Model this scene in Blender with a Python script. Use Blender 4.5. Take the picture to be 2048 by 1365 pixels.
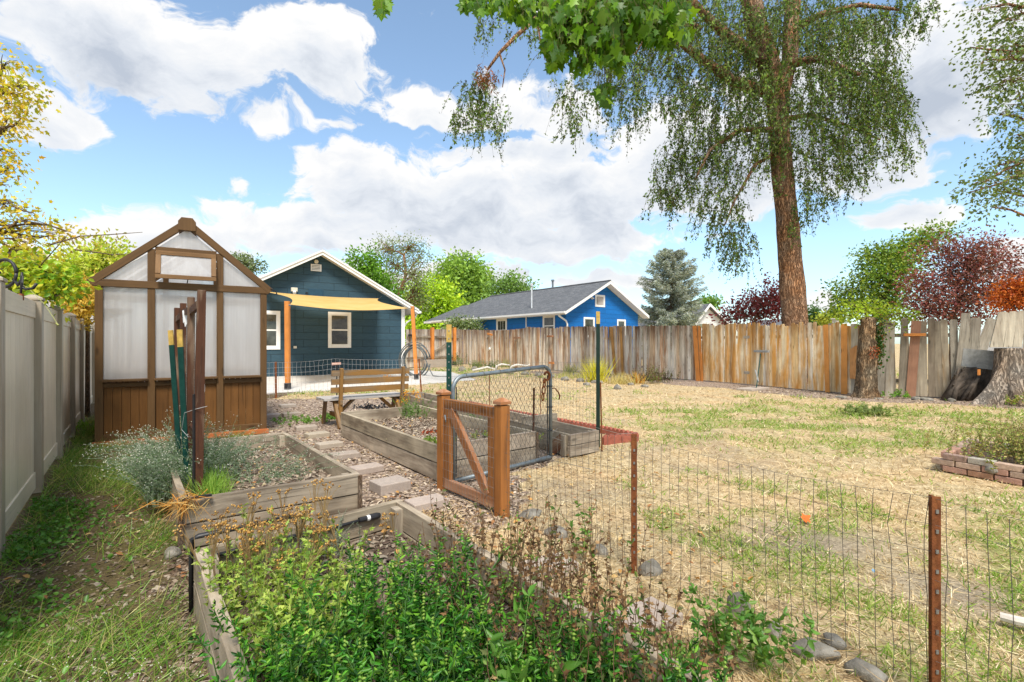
import bpy, math, random
import numpy as np
from mathutils import Vector
R = math.radians
for _o in list(bpy.data.objects): bpy.data.objects.remove(_o)
SC = bpy.context.scene
COL = SC.collection
# ------------------------------------------------------------------ camera
CAMH, FPX, CX, HZ = 1.35, 1000.0, 1024.0, 687.0
cd = bpy.data.cameras.new('camera'); cam = bpy.data.objects.new('camera', cd); COL.objects.link(cam)
cam.location = (0, 0, CAMH); cam.rotation_euler = (R(90), 0, 0)
cd.sensor_width = 36.0; cd.lens = 36.0 * FPX / 2048.0; cd.shift_y = 4.5 / 2048.0
cd.clip_start = 0.05; cd.clip_end = 3000
SC.camera = cam
# ------------------------------------------------------------------ view / world / sun
SC.view_settings.view_transform = 'Standard'; SC.view_settings.look = 'None'
SC.view_settings.gamma = 1.0; SC.view_settings.exposure = 1.2
SC.render.film_transparent = False
try:
    SC.cycles.max_bounces = 7; SC.cycles.diffuse_bounces = 3; SC.cycles.glossy_bounces = 3
    SC.cycles.transmission_bounces = 6; SC.cycles.transparent_max_bounces = 12
    SC.cycles.caustics_reflective = False; SC.cycles.caustics_refractive = False
    SC.cycles.use_denoising = True
    SC.cycles.use_adaptive_sampling = True; SC.cycles.adaptive_threshold = 0.012
    SC.cycles.sample_clamp_indirect = 6.0
except Exception: pass
SUN_EL, SUN_AZ = 57.0, 168.0        # azimuth the light comes from, clockwise from +Y
SUN_STR, SUN_ANG, SKY_STR = 2.3, 14.0, 0.13
W = bpy.data.worlds.new('World'); SC.world = W; W.use_nodes = True
def build_world():
    nt = W.node_tree; nt.nodes.clear(); L = nt.links.new
    # node group: density of the clouds for a direction given as (azimuth, elevation)
    BL = [ # px, py, rx, ry up, ry down, weight
        (230,70,400,190,150,1.15),(60,210,150,110,90,.95),(420,130,220,110,100,.95),(600,90,190,105,105,.95),(690,60,95,55,60,.75),(530,228,60,46,36,.55),
        (640,222,70,26,22,.42),(545,345,34,30,24,.30),(473,358,30,22,20,.24),
        (700,330,130,75,90,1.0),(880,400,330,120,110,1.1),(1150,390,220,115,100,1.1),(1090,300,150,46,80,.9),(640,460,280,60,70,1.0),(330,490,260,75,90,1.1),(190,470,120,50,60,.95),
        (860,215,120,60,45,.95),(990,225,130,70,45,.9),(1170,205,110,60,60,.85),
        (1080,480,330,60,75,1.0),(1180,570,120,28,24,.75),(900,560,330,40,30,.5),
        (1400,330,300,160,150,1.1),(1620,240,330,190,190,1.2),(1850,170,250,160,130,1.15),(1980,90,240,120,120,1.0),
        (1790,330,130,60,60,1.0),(1825,432,125,58,40,1.0),(1640,600,60,40,30,.7),(2060,520,110,70,60,.8),(1270,560,80,20,20,.35),(1030,30,100,20,20,.2)]
    g = bpy.data.node_groups.new('cloud_field', 'ShaderNodeTree')
    g.interface.new_socket('AE', in_out='INPUT', socket_type='NodeSocketVector')
    g.interface.new_socket('D', in_out='OUTPUT', socket_type='NodeSocketFloat')
    gi = g.nodes.new('NodeGroupInput'); go = g.nodes.new('NodeGroupOutput'); gl = g.links.new
    def gm(op, a, b=None, c=None):
        n = g.nodes.new('ShaderNodeMath'); n.operation = op
        for i, v in enumerate((a, b, c)):
            if v is None: continue
            if isinstance(v, (int, float)): n.inputs[i].default_value = v
            else: gl(v, n.inputs[i])
        return n.outputs[0]
    # warp the coordinates a little so outlines billow
    nz = g.nodes.new('ShaderNodeTexNoise'); nz.inputs['Scale'].default_value = 7; nz.inputs['Detail'].default_value = 3
    gl(gi.outputs[0], nz.inputs['Vector'])
    sub = g.nodes.new('ShaderNodeVectorMath'); sub.operation = 'MULTIPLY_ADD'
    gl(nz.outputs['Color'], sub.inputs[0]); sub.inputs[1].default_value = (.20, .13, 0); sub.inputs[2].default_value = (-.10, -.065, 0)
    add = g.nodes.new('ShaderNodeVectorMath'); add.operation = 'ADD'; gl(gi.outputs[0], add.inputs[0]); gl(sub.outputs[0], add.inputs[1])
    sp = g.nodes.new('ShaderNodeSeparateXYZ'); gl(add.outputs[0], sp.inputs[0])
    acc = None
    for (px, py, rx, ru, rd, w) in BL:
        u = (px - CX) / FPX; a0 = math.atan(u); e0 = math.atan((HZ - py) / FPX / math.sqrt(1 + u * u))
        k = 1 / (1 + u * u); ra = rx / FPX * k; s = math.cos(a0) * math.cos(e0) ** 2
        dx = gm('DIVIDE', gm('SUBTRACT', sp.outputs[0], a0), ra)
        dy = gm('SUBTRACT', sp.outputs[1], e0)
        dyu = gm('MULTIPLY', gm('MAXIMUM', dy, 0.0), 1 / (ru / FPX * s))
        dyd = gm('MULTIPLY', gm('MINIMUM', dy, 0.0), 1 / (rd / FPX * s))
        d2 = gm('ADD', gm('ADD', gm('MULTIPLY', dx, dx), gm('MULTIPLY', dyu, dyu)), gm('MULTIPLY', dyd, dyd))
        v = gm('MULTIPLY', gm('SUBTRACT', 1.0, gm('SQRT', d2)), w * 1.25)
        acc = v if acc is None else gm('SMOOTH_MAX', acc, v, .10)
    # clouds over the rest of the dome
    lf = g.nodes.new('ShaderNodeTexNoise'); lf.inputs['Scale'].default_value = 1.6; lf.inputs['Detail'].default_value = 2; gl(gi.outputs[0], lf.inputs['Vector'])
    side = gm('SUBTRACT', gm('MULTIPLY', gm('MAXIMUM', gm('SUBTRACT', gm('ABSOLUTE', sp.outputs[0]), .85), gm('SUBTRACT', sp.outputs[1], .62)), 3.0), .6)
    rest = gm('ADD', gm('MINIMUM', side, .0), gm('MULTIPLY', gm('SUBTRACT', lf.outputs[0], .42), 3.0))
    acc = gm('MAXIMUM', acc, rest)
    mp = g.nodes.new('ShaderNodeMapping'); mp.inputs['Scale'].default_value = (1, 1.7, 1); gl(add.outputs[0], mp.inputs[0])
    n2 = g.nodes.new('ShaderNodeTexNoise'); n2.inputs['Scale'].default_value = 8; n2.inputs['Detail'].default_value = 10; n2.inputs['Roughness'].default_value = .64
    gl(mp.outputs[0], n2.inputs['Vector'])
    out = gm('ADD', acc, gm('MULTIPLY', gm('SUBTRACT', n2.outputs[0], .5), 2.7))
    gl(out, go.inputs[0])
    # main tree
    def m(op, a, b=None, c=None, clamp=False):
        n = nt.nodes.new('ShaderNodeMath'); n.operation = op; n.use_clamp = clamp
        for i, v in enumerate((a, b, c)):
            if v is None: continue
            if isinstance(v, (int, float)): n.inputs[i].default_value = v
            else: L(v, n.inputs[i])
        return n.outputs[0]
    tc = nt.nodes.new('ShaderNodeTexCoord'); s = nt.nodes.new('ShaderNodeSeparateXYZ'); L(tc.outputs['Generated'], s.inputs[0])
    az = m('ARCTAN2', s.outputs[0], s.outputs[1]); el = m('ARCSINE', s.outputs[2])
    def field(daz, de):
        c = nt.nodes.new('ShaderNodeCombineXYZ'); L(m('ADD', az, daz), c.inputs[0]); L(m('ADD', el, de), c.inputs[1])
        n = nt.nodes.new('ShaderNodeGroup'); n.node_tree = g; L(c.outputs[0], n.inputs[0]); return n.outputs[0]
    f0 = field(0, 0); f1 = field(-.015, .05)
    mask = nt.nodes.new('ShaderNodeMapRange'); mask.interpolation_type = 'SMOOTHSTEP'; L(f0, mask.inputs[0])
    mask.inputs[1].default_value = .08; mask.inputs[2].default_value = .40
    # dense cloud above means this point is in its shade
    sh = nt.nodes.new('ShaderNodeMapRange'); L(m('ADD', m('MULTIPLY', f1, .62), m('MULTIPLY', f0, .46)), sh.inputs[0])
    sh.inputs[1].default_value = .3; sh.inputs[2].default_value = 1.45
    cr = nt.nodes.new('ShaderNodeValToRGB'); L(sh.outputs[0], cr.inputs[0])
    e = cr.color_ramp.elements; e[0].position = 0; e[0].color = (.98, .98, .98, 1); e[1].position = 1; e[1].color = (.52, .58, .68, 1)
    x = cr.color_ramp.elements.new(.45); x.color = (.80, .84, .90, 1)
    cm = nt.nodes.new('ShaderNodeVectorMath'); cm.operation = 'SCALE'; L(cr.outputs[0], cm.inputs[0]); cm.inputs['Scale'].default_value = CLOUD_GAIN
    sky = nt.nodes.new('ShaderNodeTexSky'); sky.sky_type = 'NISHITA'; sky.sun_disc = False
    sky.sun_elevation = R(SUN_EL); sky.sun_rotation = R(SUN_AZ); sky.air_density = 1.0; sky.dust_density = .6; sky.ozone_density = 2.0
    hs = nt.nodes.new('ShaderNodeHueSaturation'); hs.inputs['Saturation'].default_value = 0.80; hs.inputs['Value'].default_value = SKY_GAIN; L(sky.outputs[0], hs.inputs['Color'])
    mx = nt.nodes.new('ShaderNodeMix'); mx.data_type = 'RGBA'; L(mask.outputs[0], mx.inputs[0]); tn = nt.nodes.new('ShaderNodeMix'); tn.data_type = 'RGBA'; tn.blend_type = 'MULTIPLY'; tn.inputs[0].default_value = 1; L(hs.outputs[0], tn.inputs[6]); tn.inputs[7].default_value = (.74, .875, .92, 1); L(tn.outputs[2], mx.inputs[6]); L(cm.outputs[0], mx.inputs[7])
    bg = nt.nodes.new('ShaderNodeBackground'); bg.inputs['Strength'].default_value = SKY_STR; L(mx.outputs[2], bg.inputs[0])
    o = nt.nodes.new('ShaderNodeOutputWorld'); L(bg.outputs[0], o.inputs[0])
    W.cycles.sampling_method = 'MANUAL'; W.cycles.sample_map_resolution = 512
CLOUD_GAIN = 3.45; SKY_GAIN = .90
build_world()
sd = bpy.data.lights.new('sun', 'SUN'); sd.energy = SUN_STR; sd.angle = R(SUN_ANG); sd.color = (1, .94, .84)
sun = bpy.data.objects.new('sun', sd); COL.objects.link(sun)
_a, _e = R(SUN_AZ), R(SUN_EL)
_dir = Vector((math.sin(_a) * math.cos(_e), math.cos(_a) * math.cos(_e), math.sin(_e)))
sun.rotation_euler = _dir.to_track_quat('Z', 'Y').to_euler()

# ------------------------------------------------------------------ geometry helpers
random.seed(7); rng = np.random.default_rng(7)
def T(px, py, z=0.0):                      # where the line of sight meets the height z
    Y = (CAMH - z) * FPX / (py - HZ); return Vector(((px - CX) / FPX * Y, Y, z))
def P(px, py, Y): return Vector(((px - CX) / FPX * Y, Y, CAMH - (py - HZ) / FPX * Y))
def V(px, py, A, B):                       # where the line of sight meets the upright plane through A and B
    A = Vector(A); B = Vector(B); d = (B - A); u = (px - CX) / FPX
    # A + t d : x = u*y
    t = (u * A.y - A.x) / (d.x - u * d.y); p = A + t * d
    return Vector((p.x, p.y, CAMH - (py - HZ) / FPX * p.y))
AD = Vector((-.606, .795, 0)).normalized(); BD = Vector((AD.y, -AD.x, 0)); UP = Vector((0, 0, 1))
def rnd(a, b): return random.uniform(a, b)
ORG = {}
def empty(name, loc, label=None, cat=None, group=None):
    o = bpy.data.objects.new(name, None); COL.objects.link(o); o.location = loc; o.empty_display_size = .1
    ORG[o.name] = Vector(loc); tag(o, label, cat, group); return o
def tag(o, label=None, cat=None, group=None, kind=None):
    if label: o['label'] = label
    if cat: o['category'] = cat
    if group: o['group'] = group
    if kind: o['kind'] = kind
    return o
def link(name, me, mat, parent, org, bevel=0, smooth=False):
    o = bpy.data.objects.new(name, me); COL.objects.link(o)
    if mat is not None:
        for mm in (mat if isinstance(mat, (list, tuple)) else [mat]): me.materials.append(mm)
    if parent is not None:
        o.parent = parent; ORG[o.name] = org
    else:
        o.location = org; ORG[o.name] = org
    if bevel:
        b = o.modifiers.new('b', 'BEVEL'); b.width = bevel; b.segments = 2; b.limit_method = 'ANGLE'; b.angle_limit = R(40)
    if smooth:
        me.polygons.foreach_set('use_smooth', [True] * len(me.polygons))
    return o
class MB:
    def __init__(s): s.v = []; s.f = []; s.uv = []; s.c = []; s.mi = []; s.col = (1, 1, 1); s.m = 0
    def face(s, pts, uv=None, col=None):
        b = len(s.v); s.v += [tuple(p) for p in pts]; s.f.append(tuple(range(b, b + len(pts))))
        s.uv.append(uv or [(p[0] + p[1] * .37, p[2] + p[1]) for p in pts]); s.c.append(col or s.col); s.mi.append(s.m)
    def hexa(s, c8, L=None, uv0=None):
        """c8: 4 corners of one end, 4 of the other, same order; runs lengthwise from first to second"""
        b = len(s.v); s.v += [tuple(p) for p in c8]
        a = [Vector(p) for p in c8]; L = (a[4] - a[0]).length; o = uv0 or (rnd(0, 50), rnd(0, 50)); v = o[1]
        for i in range(4):
            j = (i + 1) % 4; w = (a[j] - a[i]).length
            s.f.append((b + i, b + j, b + 4 + j, b + 4 + i)); s.uv.append([(o[0], v), (o[0], v + w), (o[0] + L, v + w), (o[0] + L, v)]); v += w + .03
            s.c.append(s.col); s.mi.append(s.m)
        w = (a[1] - a[0]).length; h = (a[2] - a[1]).length
        s.f.append((b + 3, b + 2, b + 1, b)); s.uv.append([(o[0], v + h), (o[0] + w * .2, v + h), (o[0] + w * .2, v), (o[0], v)]); s.c.append(s.col); s.mi.append(s.m)
        s.f.append((b + 4, b + 5, b + 6, b + 7)); s.uv.append([(o[0], v), (o[0] + w * .2, v), (o[0] + w * .2, v + h), (o[0], v + h)]); s.c.append(s.col); s.mi.append(s.m)
    def beam(s, p0, p1, w, h, up=UP, w1=None, h1=None):
        """box from p0 to p1 (centre line); w across (perpendicular to up), h along up"""
        p0 = Vector(p0); p1 = Vector(p1); d = (p1 - p0).normalized(); up = Vector(up)
        if abs(d.dot(up.normalized())) > .98: up = BD
        x = d.cross(up).normalized(); y = x.cross(d).normalized(); w1 = w if w1 is None else w1; h1 = h if h1 is None else h1
        q = [(-1, -1), (1, -1), (1, 1), (-1, 1)]
        s.hexa([p0 + x * (a * w / 2) + y * (b * h / 2) for a, b in q] + [p1 + x * (a * w1 / 2) + y * (b * h1 / 2) for a, b in q])
    def box(s, c, sz, dx=None, dy=None):
        """axis box; centre c, size along dx, dy, up"""
        dx = dx or BD; dy = dy or AD; c = Vector(c); L = max(range(3), key=lambda i: sz[i]); ax = [dx, dy, UP]
        d = ax[L]; o = [i for i in range(3) if i != L]; a, b = ax[o[0]], ax[o[1]]
        if a.cross(b).dot(d) < 0: a, b = b, a; o.reverse()
        e0 = c - d * sz[L] / 2; e1 = c + d * sz[L] / 2; q = [(-1, -1), (1, -1), (1, 1), (-1, 1)]
        s.hexa([e0 + a * (i * sz[o[0]] / 2) + b * (j * sz[o[1]] / 2) for i, j in q] + [e1 + a * (i * sz[o[0]] / 2) + b * (j * sz[o[1]] / 2) for i, j in q])
    def tube(s, pts, rad, n=8, cap=True):
        pts = [Vector(p) for p in pts]
        if isinstance(rad, (int, float)): rad = [rad] * len(pts)
        b = len(s.v); prev = None; o = (rnd(0, 50), rnd(0, 50)); Lc = 0; K = len(pts); us = []
        for i, p in enumerate(pts):
            d = (pts[min(i + 1, K - 1)] - pts[max(i - 1, 0)]).normalized()
            if prev is None: x = d.orthogonal().normalized()
            else: x = (prev - d * prev.dot(d)).normalized()
            prev = x; y = d.cross(x)
            for k in range(n):
                t = 2 * math.pi * k / n; s.v.append(tuple(p + x * (math.cos(t) * rad[i]) + y * (math.sin(t) * rad[i])))
            if i: Lc += (p - pts[i - 1]).length
            us.append(Lc)
        for i in range(K - 1):
            for k in range(n):
                k2 = (k + 1) % n; r = rad[i]
                s.f.append((b + i * n + k, b + i * n + k2, b + (i + 1) * n + k2, b + (i + 1) * n + k))
                c0, c1 = k / n * 6.28 * r, (k + 1) / n * 6.28 * r
                s.uv.append([(o[0] + us[i], o[1] + c0), (o[0] + us[i], o[1] + c1), (o[0] + us[i + 1], o[1] + c1), (o[0] + us[i + 1], o[1] + c0)]); s.c.append(s.col); s.mi.append(s.m)
        if cap:
            for q, fl in ((0, True), (K - 1, False)):
                idx = [b + q * n + k for k in range(n)]
                if fl: idx.reverse()
                s.f.append(tuple(idx)); s.uv.append([(o[0] + .01 * math.cos(k), o[1] + .01 * math.sin(k)) for k in range(n)]); s.c.append(s.col); s.mi.append(s.m)
    def prism(s, poly, d, uv=True):
        """poly: list of points of one face; extruded by vector d. uv from (z, along)"""
        poly = [Vector(p) for p in poly]; d = Vector(d); n = len(poly); b = len(s.v); o = (rnd(0, 50), rnd(0, 50))
        s.v += [tuple(p) for p in poly] + [tuple(p + d) for p in poly]
        ax = (poly[1] - poly[0]).normalized()
        U = lambda p: (o[0] + p.z - poly[0].z, o[1] + Vector((p.x - poly[0].x, p.y - poly[0].y, 0)).length)
        s.f.append(tuple(range(b, b + n))); s.uv.append([U(p) for p in poly]); s.c.append(s.col); s.mi.append(s.m)
        s.f.append(tuple(reversed(range(b + n, b + 2 * n)))); s.uv.append([U(p) for p in reversed(poly)]); s.c.append(s.col); s.mi.append(s.m)
        for i in range(n):
            j = (i + 1) % n; s.f.append((b + j, b + i, b + n + i, b + n + j)); t = d.length
            a, c = U(poly[j]), U(poly[i]); s.uv.append([a, c, (c[0], c[1] + t), (a[0], a[1] + t)]); s.c.append(s.col); s.mi.append(s.m)
    def build(s, name, mat, parent=None, org=None, bevel=0, smooth=False, label=None):
        if parent is not None: org = ORG[parent.name]
        elif org is None:
            a = np.array(s.v); org = Vector((a[:, 0].mean(), a[:, 1].mean(), a[:, 2].min()))
        me = bpy.data.meshes.new(name); org = Vector(org)
        me.from_pydata([(x - org.x, y - org.y, z - org.z) for x, y, z in s.v], [], s.f)
        ul = me.uv_layers.new(name='UVMap'); ul.data.foreach_set('uv', [c for f in s.uv for p in f for c in p])
        ca = me.color_attributes.new('Col', 'FLOAT_COLOR', 'CORNER')
        ca.data.foreach_set('color', [c for f, k in zip(s.f, s.c) for _ in f for c in (k[0], k[1], k[2], 1)])
        if any(s.mi): me.polygons.foreach_set('material_index', s.mi)
        me.update()
        o = link(name, me, mat, parent, org, bevel, smooth)
        if label: o['label'] = label
        return o
# numpy bulk geometry ------------------------------------------------
def nrm(a): return a / np.maximum(np.linalg.norm(a, axis=-1, keepdims=True), 1e-9)
def basis(d, roll=None):
    d = nrm(d); r = rng.normal(size=d.shape) if roll is None else np.broadcast_to(roll, d.shape)
    x = nrm(np.cross(d, r)); n = np.cross(x, d); return np.stack([x, d, n], axis=-1)
TPL = {
 'diamond': ([(0,0,0),(.5,.45,.12),(0,1,-.05),(-.5,.45,.12)], [(0,1,2,3)]),
 'oval': ([(0,0,0),(.42,.3,.1),(.4,.65,.1),(0,1,-.12),(-.4,.65,.1),(-.42,.3,.1)], [(0,1,2,3),(0,3,4,5)]),
 'blade': ([(-.5,0,0),(.5,0,0),(.3,.55,.05),(-.3,.55,.05),(0,1,.16)], [(0,1,2,3),(3,2,4)]),
 'maple': ([(0,0,0),(.42,.1,.05),(.3,.3,0),(.62,.55,.1),(.26,.6,0),(0,1.05,-.1),(-.26,.6,0),(-.62,.55,.1),(-.3,.3,0),(-.42,.1,.05)], [(0,1,2,3,4,5),(0,5,6,7,8,9)]),
 'chip': ([(-.5,0,0),(.5,0,.1),(.45,.5,.35),(.5,1,.1),(-.45,1,0),(-.5,.5,.25)], [(0,1,2,5),(5,2,3,4)]),
 'bud': ([(0,0,-.5),(.5,0,0),(0,.5,0),(-.5,0,0),(0,-.5,0),(0,0,.5)], [(0,2,1),(0,3,2),(0,4,3),(0,1,4),(5,1,2),(5,2,3),(5,3,4),(5,4,1)]),
 'rock': None}
class NB:
    def __init__(s): s.V = []; s.F3 = []; s.C = []; s.n = 0; s.fl = []
    def inst(s, tpl, pos, B, sx, sy, sz, col):
        tv, tf = TPL[tpl]; tv = np.array(tv, float); N = len(pos); k = len(tv)
        if N == 0: return s
        sc = np.stack([np.broadcast_to(sx, (N,)), np.broadcast_to(sy, (N,)), np.broadcast_to(sz, (N,))], -1)
        loc = tv[None] * sc[:, None, :]; v = np.einsum('nij,nkj->nki', B, loc) + np.asarray(pos)[:, None, :]
        s.V.append(v.reshape(-1, 3)); s.C.append(np.repeat(np.broadcast_to(col, (N, 3)), k, 0))
        for f in tf: s.fl.append((s.n + np.arange(N)[:, None] * k + np.array(f)[None]))
        s.n += N * k; return s
    def tubes(s, Pn, Rn, col, sides=3):
        Pn = np.asarray(Pn, float); N, K, _ = Pn.shape; Rn = np.broadcast_to(Rn, (N, K))
        d = np.empty_like(Pn); d[:, 1:-1] = Pn[:, 2:] - Pn[:, :-2]; d[:, 0] = Pn[:, 1] - Pn[:, 0]; d[:, -1] = Pn[:, -1] - Pn[:, -2]; d = nrm(d)
        ref = np.where(np.abs(d[:, :1, 2:3]) > .8, np.array([1., .3, 0]), np.array([0, 0, 1.])); ref = np.broadcast_to(ref, d.shape)
        x = nrm(np.cross(d, ref)); y = np.cross(d, x)
        t = np.arange(sides) * 2 * np.pi / sides
        v = Pn[:, :, None] + Rn[:, :, None, None] * (x[:, :, None] * np.cos(t)[None, None, :, None] + y[:, :, None] * np.sin(t)[None, None, :, None])
        s.V.append(v.reshape(-1, 3)); c = np.broadcast_to(col, (N, 3)); s.C.append(np.repeat(c, K * sides, 0))
        i = np.arange(N)[:, None, None] * K * sides; k = np.arange(K - 1)[None, :, None] * sides; j = np.arange(sides)[None, None]; j2 = (j + 1) % sides
        a = i + k + j; b = i + k + j2; f = np.stack([a, b, b + sides, a + sides], -1).reshape(-1, 4) + s.n
        s.fl.append(f); s.n += N * K * sides; return s
    def build(s, name, mat, parent=None, org=None, smooth=False):
        v = np.concatenate(s.V); c = np.concatenate(s.C)
        if parent is not None: org = ORG[parent.name]
        elif org is None: org = Vector((float(v[:, 0].mean()), float(v[:, 1].mean()), float(v[:, 2].min())))
        v = v - np.array(org)[None]
        me = bpy.data.meshes.new(name); me.vertices.add(len(v)); me.vertices.foreach_set('co', v.astype(np.float32).ravel())
        loops = np.concatenate([f.ravel() for f in s.fl]); tot = np.concatenate([np.full(len(f), f.shape[1]) for f in s.fl])
        me.loops.add(len(loops)); me.loops.foreach_set('vertex_index', loops.astype(np.int32))
        me.polygons.add(len(tot)); st = np.concatenate([[0], np.cumsum(tot)[:-1]]); me.polygons.foreach_set('loop_start', st.astype(np.int32))
        try: me.polygons.foreach_set('loop_total', tot.astype(np.int32))
        except Exception: pass
        if smooth: me.polygons.foreach_set('use_smooth', np.ones(len(tot), bool))
        me.update(calc_edges=True); me.validate()
        ca = me.color_attributes.new('Col', 'FLOAT_COLOR', 'POINT'); c4 = np.concatenate([c, np.ones((len(c), 1))], 1)
        if len(me.vertices) == len(c4): ca.data.foreach_set('color', c4.astype(np.float32).ravel())
        return link(name, me, mat, parent, Vector(org))
def vnoise(x, y, seed=0):
    x = np.asarray(x, float); y = np.asarray(y, float); xi = np.floor(x).astype(int); yi = np.floor(y).astype(int); fx = x - xi; fy = y - yi
    fx = fx * fx * (3 - 2 * fx); fy = fy * fy * (3 - 2 * fy)
    def h(a, b):
        n = (a * 374761393 + b * 668265263 + seed * 144665) & 0xffffffff; n = ((n ^ (n >> 13)) * 1274126177) & 0xffffffff
        return ((n ^ (n >> 16)) & 0xffff) / 65535.0
    return (h(xi, yi) * (1 - fx) + h(xi + 1, yi) * fx) * (1 - fy) + (h(xi, yi + 1) * (1 - fx) + h(xi + 1, yi + 1) * fx) * fy
def fbm(x, y, sc, seed=0, oc=4):
    a, t, w = 0, 0, 1.0
    for i in range(oc): a = a + w * vnoise(np.asarray(x) * sc, np.asarray(y) * sc, seed + i); t += w; w *= .55; sc *= 2.03
    return a / t
def inpoly(x, y, poly):
    x = np.asarray(x); y = np.asarray(y); r = np.zeros(x.shape, bool); n = len(poly)
    for i in range(n):
        x0, y0 = poly[i][0], poly[i][1]; x1, y1 = poly[(i + 1) % n][0], poly[(i + 1) % n][1]
        c = ((y0 > y) != (y1 > y)) & (x < (x1 - x0) * (y - y0) / ((y1 - y0) or 1e-9) + x0); r ^= c
    return r
def pal(cols, N, var=.15):
    cols = np.array(cols, float); w = rng.integers(0, len(cols), N); c = cols[w]; return c * (1 + rng.uniform(-var, var, (N, 1)))
# ------------------------------------------------------------------ materials
def new_mat(name):
    m = bpy.data.materials.new(name); m.use_nodes = True; nt = m.node_tree; nt.nodes.clear()
    o = nt.nodes.new('ShaderNodeOutputMaterial'); return m, nt, o
class N_:
    def __init__(s, nt): s.nt = nt
    def n(s, t, **k):
        x = s.nt.nodes.new('ShaderNode' + t)
        for a, b in k.items(): setattr(x, a, b)
        return x
    def l(s, a, b): s.nt.links.new(a, b)
    def math(s, op, a, b=None, clamp=False):
        x = s.n('Math', operation=op); x.use_clamp = clamp
        for i, v in enumerate((a, b)):
            if v is None: continue
            if isinstance(v, (int, float)): x.inputs[i].default_value = v
            else: s.l(v, x.inputs[i])
        return x.outputs[0]
    def mix(s, f, a, b, blend='MIX'):
        x = s.n('Mix', data_type='RGBA', blend_type=blend)
        for i, v in ((0, f), (6, a), (7, b)):
            if isinstance(v, (int, float)): x.inputs[i].default_value = v
            elif isinstance(v, tuple): x.inputs[i].default_value = (*v[:3], 1)
            else: s.l(v, x.inputs[i])
        return x.outputs[2]
    def noise(s, vec, scale, detail=4, rough=.55, mapscale=None, dist=0):
        if mapscale:
            mp = s.n('Mapping'); mp.inputs['Scale'].default_value = mapscale; s.l(vec, mp.inputs[0]); vec = mp.outputs[0]
        x = s.n('TexNoise'); x.inputs['Scale'].default_value = scale; x.inputs['Detail'].default_value = detail; x.inputs['Roughness'].default_value = rough; x.inputs['Distortion'].default_value = dist
        s.l(vec, x.inputs['Vector']); return x.outputs[0]
    def ramp(s, f, stops):
        x = s.n('ValToRGB'); s.l(f, x.inputs[0]); e = x.color_ramp.elements
        e[0].position = stops[0][0]; e[0].color = (*stops[0][1], 1); e[1].position = stops[-1][0]; e[1].color = (*stops[-1][1], 1)
        for p, c in stops[1:-1]: q = e.new(p); q.color = (*c, 1)
        return x.outputs[0]
    def rng(s, f, a, b, c=0., d=1.):
        x = s.n('MapRange'); s.l(f, x.inputs[0])
        for i, v in enumerate((a, b, c, d)): x.inputs[i + 1].default_value = v
        return x.outputs[0]
    def bump(s, h, st, dist=.01):
        x = s.n('Bump'); x.inputs['Strength'].default_value = st; x.inputs['Distance'].default_value = dist; s.l(h, x.inputs['Height']); return x.outputs[0]
    def col(s): x = s.n('Attribute'); x.attribute_name = 'Col'; return x.outputs['Color']
    def uv(s): return s.n('UVMap').outputs[0]
    def obj(s): return s.n('TexCoord').outputs['Object']
def bsdf(N, o, base, rough=.8, normal=None, metal=0, spec=.3, **kw):
    b = N.n('BsdfPrincipled')
    for k, v in (('Base Color', base), ('Roughness', rough), ('Metallic', metal), ('Specular IOR Level', spec)):
        if isinstance(v, (int, float)): b.inputs[k].default_value = v
        elif isinstance(v, tuple): b.inputs[k].default_value = (*v[:3], 1)
        else: N.l(v, b.inputs[k])
    if normal is not None: N.l(normal, b.inputs['Normal'])
    N.l(b.outputs[0], o.inputs[0]); return b
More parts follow.
